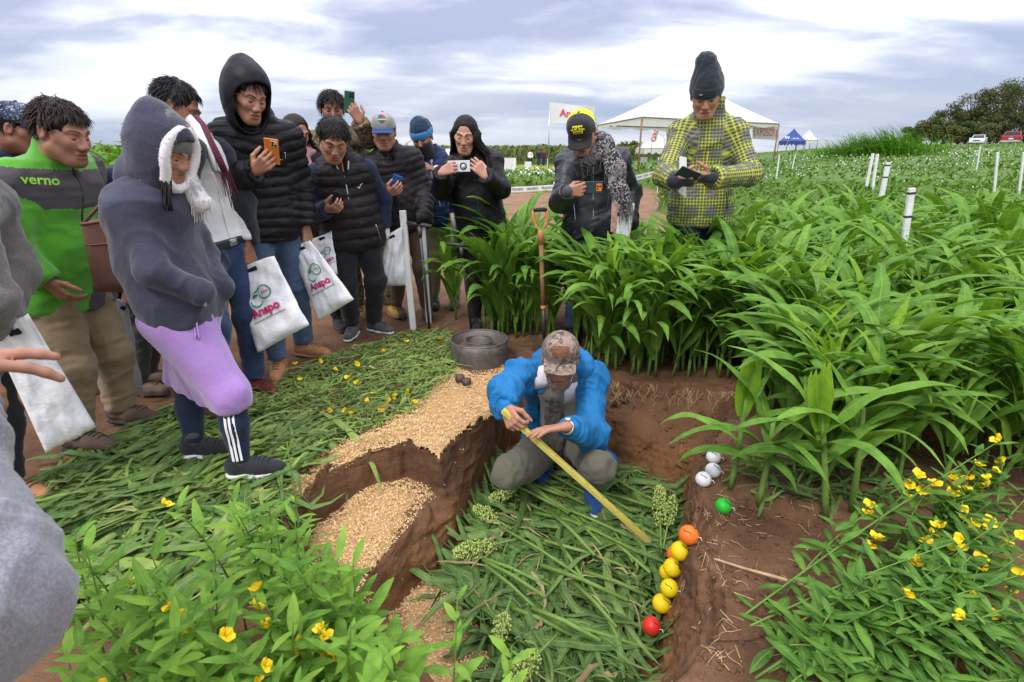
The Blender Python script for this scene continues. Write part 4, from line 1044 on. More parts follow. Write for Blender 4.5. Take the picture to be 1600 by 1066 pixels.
def hood_up(J, root, mat, vox=0.0075, back=0.02, peak=0.0, open_r=0.083, fold=(0.0022, 9, 9), drape=True, low=0.0, quilt=None):
    q = J.hs; sd = SDF(); L = J.hl
    sd.ell(L((0, -0.022, 0.045)), np.array((0.108, 0.128, 0.122))*q, J.HR, k=0.02)
    sd.cap(L((0, -0.055, 0.03)), L((0, -0.05-back, 0.105+peak)), 0.095*q, 0.05*q, k=0.06)
    sd.cap(L((0, 0.01, -0.02)), L((0, 0.015, -0.10)), 0.096*q, 0.090*q, k=0.05)
    sd.cap(L((0, -0.03, -0.05)), J.neck-J.fwd*0.03, 0.098*q, 0.112*q, k=0.05)
    sd.cap(L((0, -0.01, 0.035)), L((0, 0.02, -0.03)), 0.086*q, 0.084*q, k=0.01, op='s')
    sd.cap(L((0, 0.03, 0.01)), L((0, 0.25, -0.02+low)), open_r*q, open_r*1.25*q, k=0.012, op='s')
    sd.cap(L((0, 0.03, -0.07)), L((0, 0.25, -0.12)), open_r*0.9*q, open_r*1.0*q, k=0.012, op='s')
    return clothmesh('hood', sd, vox, mat, root, [(J.neck, L((0, -0.02, 0.14)))], fold, quilt=quilt), sd
def beanie(J, root, mat, cuffmat=None, tall=0.03, low=0.03, lean=-0.03, sc=1.0):
    q = J.hs*sc; sd = SDF(); L = J.hl
    sd.ell(L((0, -0.010, 0.045)), np.array((0.088, 0.106, 0.098))*q, J.HR, k=0.02)
    sd.cap(L((0, -0.02, 0.09)), L((0.012, lean, 0.105+tall)), 0.072*q, 0.058*q, k=0.05)
    sd.cut(L((0, 0, low)), J.HR@np.array([0, -0.12, -1.0]), 0.004)
    o = clothmesh('beanie', sd, 0.006, mat, root, [(L((0, 0, 0)), L((0, 0, 0.2)))], (0.0035, 26, 6), smoothit=1)
    c = SDF(); c.ell(L((0, -0.008, 0.040)), np.array((0.0945, 0.1125, 0.100))*q, J.HR)
    c.cut(L((0, 0, low-0.004)), J.HR@np.array([0, -0.12, -1.0]), 0.006); c.cut(L((0, 0, low+0.052)), J.HR@np.array([0, 0.12, 1.0]), 0.006)
    clothmesh('cuff', c, 0.006, cuffmat or mat, o, [(L((0, 0, 0)), L((0, 0, 0.2)))], (0.002, 30, 4))
    return c
QF = (0.065, 0.009)
def puffer(J, root, mat, g=0.03, hem=0.13, ends=(1, 1), quilt=QF, vox=0.0095, which='RL', zipm='zip_dark', belly=0.0, col=0.075, co=0.05, name='jacket', fold=(0.005, 9, 14), sleeve_q=True, flare=0.0, seed=0):
    sd = SDF(); bt = torso_sdf(sd, J, g, hem, belly, flare)
    if which: sleeves(sd, J, g, ends, which=which)
    a, b = collar(sd, J, g*0.5, col, co)
    collar_cut(sd, J, g*0.5, a, b)
    if which: cuffs(sd, J, g, ends, which)
    sd.cut(bt, -J.up, 0.02)
    if not which:
        for k, e in (('R', 1), ('L', -1)):
            sd.cap(J.sh[k]+J.right*e*0.018+J.up*0.01, J.sh[k]+J.right*e*0.10, 0.075*J.s, 0.11*J.s, k=0.01, op='s')
    o = clothmesh(name, sd, vox, mat, root, [torso_bone(J)]+(bones_arm(J) if which else []), fold, quilt=quilt, seed=seed)
    if zipm: zipper(J, sd, o, m_[zipm], 0.96, -hem/J.Lt-0.02)
    return o, sd
def sleeve_only(J, root, mat, g, ends=(1, 1), which='RL', name='sleeve', fold=(0.006, 9, 16), vox=0.009, quilt=None):
    for k in which:
        sd = SDF(); sleeves(sd, J, g, ends, which=k); cuffs(sd, J, g, ends, which=k)
        clothmesh(name, sd, vox, mat, root, [(J.sh[k], J.el[k]), (J.el[k], J.wr[k])], fold, quilt=quilt, seed=ord(k))
def shoes(J, root, mat, sole, kind='shoe', size=1.0, which='RL'):
    for k in which: shoe(J, k, root, mat, sole, kind, size)
def strands(m, P, D, L, w, r, sag=0.5, seg=3):
    """thin threads from points P along D"""
    for p, d in zip(P, D):
        l = L*(0.7+0.6*r.random()); j = r.normal(size=3)*0.12
        pts = [p+(d+j*t)*l*t-np.array([0, 0, sag*l*t*t]) for t in np.linspace(0, 1, seg+1)]
        m.tube(pts, np.linspace(w, w*0.5, seg+1), 3, cap=False)
def person_hooded_boy():
    J, root = person('tall young man in a black quilted jacket with the hood up, holding an orange phone', h=1.80, pel=(418, 340, 3.32), neck=(399, 188, 3.30), face=140, head=(387, 150, 'n'), haz=128, hp=24, hr=4, fat=0.94, skin=SK1, fv=0.0036,
        RE=(352, 287, 'n'), RW=(398, 268, 3.02), RD=(0.75, -0.25, 0.45), RN=(0.2, 0.75, 0.45), RP='phone', LE=(470, 290, 'f'), LW=(478, 352, 'n'), LD=(0.05, -0.1, -1), LN=(-0.8, 0.3, 0), LP='grip',
        RF=(438, 584, 165), LF=(478, 556, 105), hunch=0.02)
    o, sd = puffer(J, root, m_['puffer_black'], 0.036, 0.13, vox=0.0085, col=0.05, co=0.06, quilt=(0.058, 0.010))
    J.jsd = sd
    hood_up(J, root, m_['puffer_black'], 0.0068, back=0.035, peak=0.015, open_r=0.088)
    hair_short(J, root, m_['hair_black'], 260, 0.04, 3, front=0.42, messy=0.5, thick=0.99)
    trousers(J, root, m_['jeans_blue'], 0.020); shoes(J, root, m_['leather_tan'], m_['sole_tan'], 'boot')
    c = J.spine(0.66)-J.right*0.09; P = sd.hit(np.array([c+J.right*x+J.up*z+J.fwd*0.2 for x, z in ((-.02, -.02), (.02, -.02), (.02, .02), (-.02, .02), (-.02, -.02))]), -J.fwd, 0.4)
    MB().tube(P+J.fwd*0.002, 0.0022, 4).build('emblem', m_['print_white'], o)
    return J
def person_white_shirt():
    J, root = person('man in open dark jacket, white shirt and fringed scarf, holding the large white bag', h=1.70, w=0.96, pel=(338, 392, 2.92), neck=(302, 222, 2.88), face=104, head=(276, 168, 'f'), haz=74, hp=28, skin=SK2,
        RS=(288, 235, 2.62), LS=(338, 240, 3.02), LE=(378, 318, 'n'), LW=(388, 388, 'n'), LD=(0.05, -0.05, -1), LN=(-0.7, 0.4, 0), LP='grip', RE=(280, 330, 'f'), RW=(300, 380, 'f'), RP='relax', LF=(402, 612, 120), RF=(332, 655, 120))
    sd = SDF(); torso_sdf(sd, J, 0.020, 0.06); a, b = collar(sd, J, 0.0, 0.05, 0.08); collar_cut(sd, J, 0.0, a, b); sleeves(sd, J, 0.008)
    cuffs(sd, J, 0.006); sd.cut(J.pel+J.up*0.055, -J.up, 0.01)
    sh = clothmesh('shirt', sd, 0.0085, m_['shirt_white'], root, [torso_bone(J)]+bones_arm(J), (0.006, 7, 9), seed=5); zipper(J, sd, sh, m_['print_white'], 0.95, 0.02, 0.004)
    s2 = SDF(); bt = torso_sdf(s2, J, 0.032, 0.10); sleeves(s2, J, 0.030, (0.93, 0.95)); cuffs(s2, J, 0.03, (0.93, 0.95)); s2.cut(bt, -J.up, 0.02)
    s2.cap(J.spine(1.1)+J.fwd*0.12+J.right*0.02, J.pel-J.up*0.3+J.fwd*0.13+J.right*0.05, 0.13*J.s, 0.17*J.s, k=0.02, op='s'); s2.cap(J.neck-J.up*0.02, J.neck+J.up*0.2, 0.085, 0.09, k=0.01, op='s')
    for k in range(1): s2.cap(J.spine(0.85), J.spine(0.0)-J.up*0.1, 0.115*J.s, 0.125*J.s, k=0.01, op='s', n=J.fwd, fac=1.1)
    clothmesh('jacket', s2, 0.0085, m_['jacket_dark'], root, [torso_bone(J)]+bones_arm(J), (0.007, 8, 12), seed=8)
    hair_short(J, root, m_['hair_black'], 480, 0.035, 4, front=0.5)
    tr = trousers(J, root, m_['jeans_dark'], 0.020); shoes(J, root, m_['leather_red'], m_['sole_dark'])
    # belt with buckle
    bm = SDF(); bm.cap(J.pel+J.up*0.055-J.right*0.075, J.pel+J.up*0.055+J.right*0.075, 0.136*J.s, k=0.02, n=J.fwd, fac=1.08); bm.cut(J.pel+J.up*0.078, J.up, 0.003); bm.cut(J.pel+J.up*0.036, -J.up, 0.003)
    V, F = bm.mesh(0.008); be = mk('belt', V, F, m_['leather_black'], root)
    p = bm.hit(np.array([J.pel+J.up*0.057+J.fwd*0.3]), -J.fwd, 0.5)[0]; MB().box(p+J.fwd*0.002, (0.05, 0.008, 0.036), J.R, 0.003).box(p+J.fwd*0.006, (0.03, 0.006, 0.018), J.R, 0.002).build('buckle', m_['zip_metal'], be)
    # scarf hanging down in front of the left shoulder, white and maroon, fringed
    r = np.random.default_rng(2)
    for nm, mat_, off, ln in (('scarf', 'scarf_white', 0.035, 0.21), ('scarf', 'scarf_maroon', -0.012, 0.23)):
        dx_ = 0 if off > 0 else 10; P = [J.neck-J.fwd*0.09+J.up*0.05, aty(300+dx_, 190, 2.86), aty(311+dx_, 204, 2.79), aty(321+dx_, 226, 2.73), aty(331+dx_*1.2, 250, 2.70), aty(337+dx_*1.4, 268, 2.70)]
        sc = MB(); sc.tube(P, [0.024, 0.034, 0.036, 0.035, 0.035, 0.032], 10, flat=0.42); so = sc.build(nm, m_[mat_], root)
        fr = MB(); e = np.array(P[-1]); strands(fr, [e+J.right*x for x in np.linspace(-0.03, 0.03, 12)], [-J.up-J.right*0.25]*12, 0.085, 0.0035, r); fr.build('fringe', m_[mat_], so)
    return J
def person_lilac_skirt():
    J, root = person('woman in a slate hooded top and lilac skirt over striped leggings', h=1.56, pel=(282, 462, 2.06), neck=(240, 276, 2.06), face=84, head=(257, 235, 'n'), haz=99, hp=26, fz=0.035, hr=-3, skin=SK1, fv=0.0032, hs=0.855, sw=0.13,
        RS=(213, 318, 1.95), LS=(283, 318, 2.2), RE=(238, 425, 1.86), RW=(314, 457, 1.945), LE=(320, 400, 2.25), LW=(345, 450, 2.15), RP='none', LP='none', RF=(384, 754, 84), LF=(312, 723, 88), RK=(358, 612, 1.98), LK=(292, 600, 2.2), hunch=0.05)
    sd = SDF(); bt = torso_sdf(sd, J, 0.026, 0.10, flare=0.0, k=0.06, dep=1.14); sleeves(sd, J, 0.017, (1.0, 1.0)); sd.cut(bt, -J.up, 0.012)
    o = clothmesh('hoodie', sd, 0.007, m_['hoodie_slate'], root, [torso_bone(J)]+bones_arm(J), (0.0065, 7, 10), seed=3)
    # slanted pocket zip with a silver pull
    D = J.right*0.8+J.fwd*0.6; A = aty(312, 425, 1.80); B = aty(320, 470, 1.80); P = sd.hit(np.array([A+(B-A)*t+nrm(J.fwd)*0.02*math.sin(3*t) for t in np.linspace(0, 1, 9)]), nrm(aty(312, 440, 2.0)-CP)*1.0, 0.5)
    MB().tube(P, 0.0035, 6).build('zip', m_['zip_metal'], o); MB().box(P[-1]+np.array([0.0, -0.006, -0.012]), (0.012, 0.006, 0.028), None, 0.002).build('zip_pull', m_['zip_metal'], o)
    h, hsd = hood_up(J, root, m_['hoodie_slate'], 0.0062, back=0.03, peak=0.02, open_r=0.082, fold=(0.003, 7, 7))
    # white fleece lining that frames the face
    r = np.random.default_rng(9); m = MB(); q = J.hs
    ring = []
    for i in range(56):
        a = 2*math.pi*i/56; ring.append((math.cos(a)*0.086, 0.074-0.014*math.sin(a), 0.010+math.sin(a)*0.112-(0.03 if math.sin(a) < -0.5 else 0)))
    P = [J.hl(p) for p in ring]+[J.hl(ring[0])]; m.tube(P, 0.021*q, 8, cap=False)
    for p in ring:
        for _ in range(64):
            d = nrm(r.normal(size=3)); b = np.array(p)+d*0.019; e = b+nrm(d+r.normal(size=3)*0.4)*0.008*(0.6+0.8*r.random()); w = nrm(np.cross(d, r.normal(size=3)))*0.0018
            m.add([J.hl(b-w), J.hl(b+w), J.hl(e)], [(0, 1, 2)])
    m.build('lining', m_['fur_white'], h)
    c = beanie(J, root, m_['knit_grey'], m_['knit_grey'], tall=-0.075, low=0.036, sc=0.93)
    # white fringed scarf under the chin
    sc = SDF(); sc.cap(J.neck+J.up*0.01-J.right*0.06+J.fwd*0.03, J.neck+J.up*0.0+J.right*0.06+J.fwd*0.03, 0.058, k=0.04); sc.cap(J.neck+J.fwd*0.09+J.up*0.0, J.neck+J.fwd*0.145-J.up*0.10, 0.048, 0.036, k=0.04)
    V, F = sc.mesh(0.008); V = V+vnormals(V, F)*(0.009*fbm(V*24, 3, 2))[:, None]; so = mk('scarf', V, F, m_['scarf_white'], root)
    fr = MB(); idx = r.integers(0, len(V), 420); N = vnormals(V, F); strands(fr, V[idx], N[idx]*0.6-J.up*0.4, 0.022, 0.0024, r, 0.8, 2); fr.build('fringe', m_['scarf_white'], so)
    # a lock of dark hair coming out of the hood
    hb = MB(); r2 = np.random.default_rng(4)
    for i in range(16):
        s0 = J.hl((0.062+r2.normal()*0.005, 0.055+r2.normal()*0.006, -0.055)); pts = [s0+np.array([0.02*t+0.008*math.sin(i+4*t), -0.045*t, -0.14*t]) for t in np.linspace(0, 1, 6)]; hb.tube(pts, [0.004, 0.0045, 0.004, 0.0035, 0.0025, 0.001], 4)
    hb.build('hair', m_['hair_black'], root)
    # lilac skirt: waist to below the knee, hanging over both legs
    sk = SDF(); s = J.s; k1, k2 = J.kn['R'], J.kn['L']; w0 = J.pel; hz = aty(380, 632, 1.98)[2]
    sk.cap(w0-J.right*0.06-J.up*0.08, w0+J.right*0.06-J.up*0.08, 0.112*s, k=0.05)
    for f_ in (0, 0.25, 0.5, 0.75, 1.0):
        a_ = J.hip['L']*(1-f_)+J.hip['R']*f_; b_ = k2*(1-f_)+k1*f_; sk.cap(a_-J.up*0.08-J.fwd*0.01, b_, 0.112*s, 0.076*s, k=0.04); sk.cap(a_-J.up*0.06, b_, 0.106*s, 0.076*s, k=0.04); sk.cap(b_, b_-[0, 0, 0.20], 0.077*s, 0.094*s, k=0.04)
    # one smooth sheet from the waist to both knees
    sk.cut(w0-J.up*0.055, J.up, 0.01); sk.cut(np.array([k1[0], k1[1], hz]), (0.0, 0.14, -1), 0.006)
    o = clothmesh('skirt', sk, 0.008, m_['skirt_lilac'], root, [(J.hip['R'], k1), (J.hip['L'], k2)], (0.0075, 9, 2.5), seed=4)
    P = sk.hit(np.array([aty(302+6*t, 500+30*t, 1.7) for t in np.linspace(0, 1, 6)]), nrm(ray(305, 515)), 0.6); MB().tube(P+[0, -0.003, 0], 0.004, 5).tube(P+[0.012, -0.003, -0.004], 0.004, 5).build('drawstring', m_['skirt_lilac'], o)
    for k in 'RL':
        lg = SDF(); lg.cap(J.kn[k], J.kn[k]+(J.an[k]-J.kn[k])*0.45, 0.056*s, 0.058*s, k=0.03); lg.cap(J.kn[k]+(J.an[k]-J.kn[k])*0.45, J.an[k]+[0, 0, 0.015], 0.058*s, 0.043*s, k=0.03)
        lo = clothmesh('legging', lg, 0.007, m_['legging_navy'], root, [(J.kn[k], J.an[k])], (0.003, 8, 14))
        if k == 'R':
            ax = nrm(J.an[k]-J.kn[k]); D = nrm(np.array([0.20, -1, 0.0])); sd_ = nrm(np.cross(ax, D))
            for i in (-1, 0, 1):
                P = lg.hit(np.array([J.kn[k]+ax*t+sd_*(0.016*i)+D*0.15 for t in np.linspace(0.02, np.linalg.norm(J.an[k]-J.kn[k])-0.02, 14)]), -D, 0.3)
                V = []; 
                for p in P: V += [p-sd_*0.0048+D*0.0035, p+sd_*0.0048+D*0.0035]
                mk('stripe', V, [(2*j, 2*j+1, 2*j+3, 2*j+2) for j in range(13)], m_['print_white'], lo)
        sck = SDF(); sck.cap(J.an[k]+[0, 0, 0.03], J.an[k]-[0, 0, 0.03], 0.039*s, k=0.01); V, F = sck.mesh(0.007); mk('sock', V, F, m_['grey_panel'], root)
    shoes(J, root, m_['shoe_black'], m_['sole_white'], size=1.02)
    J.jsd = sd
    return J
def person_green_fleece():
    J, root = person('stocky man in a bright green and grey fleece jacket and khaki trousers', h=1.62, pel=(106, 458, 2.36), neck=(84, 252, 2.36), face=100, head=(97, 208, 'n'), haz=98, fz=0.01, hp=16, skin=SK1, fv=0.0034, fat=1.08, w=1.0, hs=0.98, browmat=m_['hair_black'],
        RS=(18, 280, 2.20), LS=(132, 262, 2.55), RE=(22, 400, 2.12), RW=(72, 440, 2.15), LE=(150, 370, 'f'), LW=(158, 430, 'n'), RP='relax', LP='none', RF=(128, 706, 98), LF=(196, 662, 96), beard=0.3)
    sd = SDF(); bt = torso_sdf(sd, J, 0.032, 0.06, belly=0.1); sleeves(sd, J, 0.030); a, b = collar(sd, J, 0.014, 0.085, 0.07); collar_cut(sd, J, 0.014, a, b); cuffs(sd, J, 0.03); sd.cut(bt, -J.up, 0.02)
    V, F = sd.mesh(0.008); V = relax(V, F, 1); N = vnormals(V, F); Q = V*np.array([7, 7, 11]); V = V+N*(0.006*(ridge(Q, 2, 4)+0.4*vnoise(Q*0.5, 5)))[:, None]
    c = V[F].mean(1); u = (c-J.pel)@J.up/J.Lt; rt = (c-J.pel)@J.right; fw = (c-J.pel)@J.fwd
    arm = np.min([np.linalg.norm(c-(J.sh[k]+t*(J.el[k]-J.sh[k])), axis=1) for k in 'RL' for t in (0.55, 0.8, 1.0)]+[np.linalg.norm(c-(J.el[k]+t*(J.wr[k]-J.el[k])), axis=1) for k in 'RL' for t in (0.3, 0.6, 1.0)], axis=0)
    grey = (u > 0.70) & (u < 0.965) & (arm > 0.115)
    grey |= (rt < -0.03+0.15*np.clip(0.28-u, 0, 1)) & (u < 0.28); grey |= (rt < -0.17)
    o = mk('jacket', V, F, None, root, mats=[m_['green_fleece'], m_['grey_panel']], midx=grey.astype(int))
    zipper(J, sd, o, m_['zip_dark'], 1.10, -0.08, 0.0045)
    # chest pocket zip on his left, lettering on the grey yoke
    P = line_on(sd, J.spine(0.62)-J.right*0.10, J.spine(0.42)-J.right*0.12, nrm(J.fwd-J.right*0.3), 8); MB().tube(P+J.fwd*0.002, 0.004, 5).build('pocket_zip', m_['zip_dark'], o)
    D = nrm(J.fwd+J.right*0.55); rr = -nrm(np.cross(J.up, D)*-1); tv, tf = text_mesh('verno', 0.052, 0.001)
    cp = aty(74, 288, 2.15); rx = nrm(np.cross(D, J.up)); decal(sd, tv, tf, sd.hit(np.array([cp-D*0.2+D*0.3]), -D, 0.6)[0], (-rx, J.up), D, m_['print_lime'], o, 'lettering', 0.011)
    hair_short(J, root, m_['hair_brown'], 760, 0.034, 6, front=0.40, messy=0.6, thick=1.03)
    trousers(J, root, m_['trousers_khaki'], 0.030, fold=(0.011, 7, 12)); shoes(J, root, m_['leather_brown'], m_['sole_dark'], 'boot', 1.12)
    J.jsd = sd
    return J
def person_bandana():
    J, root = person('man at the far left in a patterned navy cap, half hidden by the green fleece', h=1.64, pel=(70, 400, 2.95), neck=(20, 243, 2.95), face=95, head=(27, 203, 'n'), haz=66, hp=14, skin=SK2, RF=None, RP='relax', LP='relax', RS=(-12, 262, 2.8), LS=(52, 262, 3.1))
    puffer(J, root, m_['navy'], 0.028, 0.12, quilt=None, vox=0.011)
    cap_hat(J, root, m_['bandana'], m_['bandana']); hair_short(J, root, m_['hair_black'], 160, 0.03, 2, front=0.9)
    trousers(J, root, m_['trousers_camo'], vox=0.012); shoes(J, root, m_['leather_brown'], m_['sole_dark'], 'boot')
    return J
def person_grey_sleeve():
    J, root = person('person at the left edge in a grey-brown sweater, only the arm and side in view', h=1.62, pel=(-78, 560, 1.78), neck=(-95, 262, 1.78), face=95, head=(-84, 190, 'n'), haz=100, hp=20, skin=SK2,
        RS=(-60, 330, 1.62), LS=(-20, 318, 1.95), RE=(-20, 470, 1.55), RW=(-35, 560, 1.68), LE=(24, 425, 1.90), LW=(-5, 500, 1.72), LD=(-0.2, -0.5, -0.7), LN=(-0.6, 0.3, 0), LP='grip', RP='relax', RF=(-40, 800, 95), LF=(20, 780, 95))
    puffer(J, root, m_['grey_brown'], 0.030, 0.10, quilt=None, vox=0.009, zipm=None, fold=(0.008, 8, 14)); hair_short(J, root, m_['hair_black'], 200, 0.035, 2)
    trousers(J, root, m_['trousers_black'], vox=0.012); shoes(J, root, m_['leather_tan'], m_['sole_tan'])
    return J
def person_foreground():
    J, root = person('person in a pale grey sweatshirt close to the camera, pointing with one hand', h=1.64, pel=('w', -0.84, 0.10, 0.84), neck=('w', -0.92, 0.22, 1.26), face=40, head=('w', -0.90, 0.30, 1.40), haz=45, hp=20, skin=SK1, fv=0.0032,
        LS=('w', -0.98, 0.38, 1.18), RS=('w', -0.76, 0.20, 1.12), RE=('w', -0.605, 0.42, 0.89), RW=('w', -0.80, 0.63, 1.065), RD=(0.88, 0.42, 0.06), RN=(0.15, 0.35, -1), RP='point', LE=('w', -1.16, 0.44, 0.94), LW=('w', -1.04, 0.62, 0.96), RF=('w', -0.78, 0.08, 0.0, 40), LF=('w', -0.96, 0.14, 0.0, 30))
    puffer(J, root, m_['grey_marl'], 0.052, 0.09, quilt=None, vox=0.007, zipm=None, fold=(0.015, 5, 17), name='sweatshirt'); hair_short(J, root, m_['hair_black'], 200, 0.035, 2)
    trousers(J, root, m_['navy'], vox=0.010); shoes(J, root, m_['leather_tan'], m_['sole_tan'])
    return J
def person_behind():
    J, root = person('person in dark camouflage trousers and brown boots, hidden behind the woman in lilac', h=1.58, pel=(205, 420, 2.85), neck=(216, 262, 2.85), face=98, head=(232, 224, 'n'), haz=98, hp=20, skin=SK2, fv=0.006, RP='grip', LP='none', RE=(205, 360, 2.70), RW=(200, 452, 2.68), RF=(222, 616, 95), LF=(236, 598, 95))
    puffer(J, root, m_['navy'], 0.026, 0.12, quilt=None, vox=0.013, zipm=None); hair_short(J, root, m_['hair_black'], 120, 0.03, 2); trousers(J, root, m_['trousers_camo'], vox=0.011); shoes(J, root, m_['leather_brown'], m_['sole_dark'], 'boot')
    return J
def swoosh(sd, o, c, D, J, mat, s=0.05):
    t = np.linspace(0, 1, 12); up = np.column_stack([-0.5+1.05*t, -0.12-0.25*np.sin(math.pi*np.clip(t*2.2, 0, 1))*(t < 0.45)+0.42*np.clip(t-0.25, 0, 1)]); lo = up.copy(); th = 0.16*np.sin(math.pi*t**0.55); lo[:, 1] -= th
    V = np.vstack([up, lo])*s; n = 12; F = [(i, n+i, n+i+1, i+1) for i in range(n-1)]
    rx = nrm(np.cross(D, J.up)); return decal(sd, V, F, c, (-rx, J.up), D, mat, o)
def person_vest():
    J, root = person('dark-haired man in a brown quilted vest over navy sleeves, looking down at a black phone', h=1.66, pel=(552, 364, 3.88), neck=(531, 248, 3.82), face=158, head=(521, 219, 'n'), haz=158, hp=32, hr=6, fat=1.12, skin=SK1, fv=0.0038, w=1.06, hs=1.06,
        RE=(493, 335, 3.80), RW=(512, 328, 3.58), RD=(0.7, -0.45, 0.12), RN=(0.1, 0.6, 0.75), RP='phone', LE=(598, 312, 'f'), LW=(601, 366, 'n'), LD=(0, -0.1, -1), LN=(-0.8, 0.1, 0), LP='grip',
        RF=(553, 524, 178), LF=(586, 518, 118))
    o, sd = puffer(J, root, m_['puffer_brown'], 0.034, 0.11, which='', quilt=(0.075, 0.008), zipm='zip_light', co=0.16, col=0.07, name='vest', belly=0.05); J.jsd = sd
    for e in (-1, 1):
        P = line_on(sd, J.spine(1.02)+J.right*e*0.05, J.spine(0.74)+J.right*e*0.012, J.fwd, 8); MB().tube(P, 0.005, 6).build('zip', m_['zip_light'], o)
        P = line_on(sd, J.spine(0.12)+J.right*e*0.115, J.spine(-0.12)+J.right*e*0.145, nrm(J.fwd+J.right*e*0.35), 8); MB().tube(P, 0.0035, 5).build('pocket_zip', m_['zip_metal'], o)
    D = nrm(J.fwd-J.right*0.15); swoosh(sd, o, J.spine(0.68)-J.right*0.095+J.fwd*0.12, D, J, m_['print_white'], 0.055)
    s2 = SDF(); torso_sdf(s2, J, 0.012, 0.06); a, b = collar(s2, J, 0.004, 0.095, 0.10); collar_cut(s2, J, 0.004, a, b); sleeves(s2, J, 0.028); cuffs(s2, J, 0.028); s2.cut(J.pel, -J.up, 0.02)
    in_ = clothmesh('jacket', s2, 0.0085, m_['navy'], root, [torso_bone(J)]+bones_arm(J), (0.007, 8, 13), seed=2); zipper(J, s2, in_, m_['print_orange'], 0.99, 0.86, 0.004)
    cu = SDF(); e = J.wr['L']; d = nrm(e-J.el['L']); cu.cap(e-d*0.02, e+d*0.022, 0.040, k=0.01); V, F = cu.mesh(0.007); mk('cuff', V, F, m_['shirt_white'], root)
    hair_short(J, root, m_['hair_black'], 560, 0.036, 5, front=0.46, messy=0.45, thick=1.05)
    trousers(J, root, m_['trousers_black'], 0.024, fold=(0.010, 8, 14)); shoes(J, root, m_['shoe_grey'], m_['sole_white'])
    return J
def emblem_cap(J, cap, bits):
    """front badge of a cap: list of (V, F, mat) in metres, placed on the front panel"""
    D = nrm(J.hf*0.86+J.hu*0.5); u = nrm(J.hu-D*np.dot(J.hu, D)); c = J.hl((0, 0.09, 0.088))
    for i, (V, F, mat) in enumerate(bits): decal(J.capsd, V, F, c, (-J.hx, u), D, mat, cap, 'emblem', 0.002+0.0008*i)
def rect(w, h, x=0, y=0): return np.array([(x-w/2+w*i/6, y-h/2+h*j/4) for j in range(5) for i in range(7)]), [(j*7+i, j*7+i+1, j*7+i+8, j*7+i+7) for j in range(4) for i in range(6)]
def disc(rx, ry, x=0, y=0, n=20): return np.array([(x, y)]+[(x+rx*math.cos(2*math.pi*i/n), y+ry*math.sin(2*math.pi*i/n)) for i in range(n)]), [(0, i+1, (i+1) % n+1) for i in range(n)]
def person_grey_cap():
    J, root = person('older man in a grey and blue cap and quilted jacket with a blue phone', dy=0.34, h=1.68, pel=(632, 340, 3.98), neck=(607, 236, 3.96), face=165, head=(600, 207, 'n'), haz=172, hp=6, fat=1.1, skin=SK1, fv=0.0038, beard=0.35,
        RE=(578, 315, 3.92), RW=(606, 304, 3.72), RD=(0.75, -0.3, 0.35), RN=(0.15, 0.7, 0.5), RP='phone', LE=(668, 305, 'f'), LW=(662, 338, 'n'), LP='none', RF=(622, 492, 150), LF=(668, 494, 168), w=1.06)
    o, sd = puffer(J, root, m_['puffer_brown'], 0.034, 0.11, quilt=(0.05, 0.007), col=0.06, co=0.13, belly=0.08)
    s2 = SDF(); s2.cap(J.neck-J.up*0.06, J.neck+J.up*0.055, 0.078, 0.070, k=0.02); s2.cap(J.neck+J.up*0.0, J.neck+J.up*0.2, 0.060, 0.066, k=0.004, op='s'); V, F = s2.mesh(0.008); mk('shirt', V, F, m_['cap_grey'], root)
    c = cap_hat(J, root, m_['cap_grey'], m_['cap_blue'], tilt=-10)
    V1, F1 = disc(0.026, 0.030, 0, 0.004); V2, F2 = rect(0.017, 0.034, -0.012, 0.014); V3, F3 = rect(0.012, 0.034, 0.012, 0.014); V4, F4 = rect(0.060, 0.010, 0, -0.006); t, tf = text_mesh('AGRO', 0.012)
    emblem_cap(J, c, [(V1, F1, m_['print_purple']), (V2*[1, 1], F2, m_['print_blue']), (V3, F3, m_['print_red']), (V4, F4, m_['print_lime'])])
    hair_short(J, root, m_['hair_black'], 160, 0.025, 2, front=0.95, messy=0.3); trousers(J, root, m_['trousers_brown'], vox=0.011); shoes(J, root, m_['leather_brown'], m_['sole_dark'], 'boot')
    return J
def person_camo():
    J, root = person('young man in a camouflage jacket raising a green phone above his head', h=1.74, pel=(545, 318, 4.5), neck=(525, 203, 4.5), face=160, head=(519, 171, 'n'), haz=160, hp=12, skin=SK2, fv=0.005,
        RS=(490, 222, 4.42), LS=(556, 216, 4.52), RE=(500, 280, 4.35), RW=(530, 290, 4.2), LE=(577, 216, 4.28), LW=(562, 190, 4.16), LD=(-0.42, -0.1, 0.9), LN=(-0.3, 0.9, 0.1), LP='phone', RP='relax', RF=('w', -1.33, 4.42, 0, 160), LF=('w', -1.08, 4.5, 0, 150))
    puffer(J, root, m_['camo_green'], 0.030, 0.12, quilt=None, vox=0.010, co=0.1); hair_short(J, root, m_['hair_black'], 520, 0.05, 8, front=0.36, messy=0.4, thick=1.04)
    trousers(J, root, m_['camo_green'], vox=0.012); shoes(J, root, m_['leather_yellow'], m_['sole_tan'], 'boot')
    return J
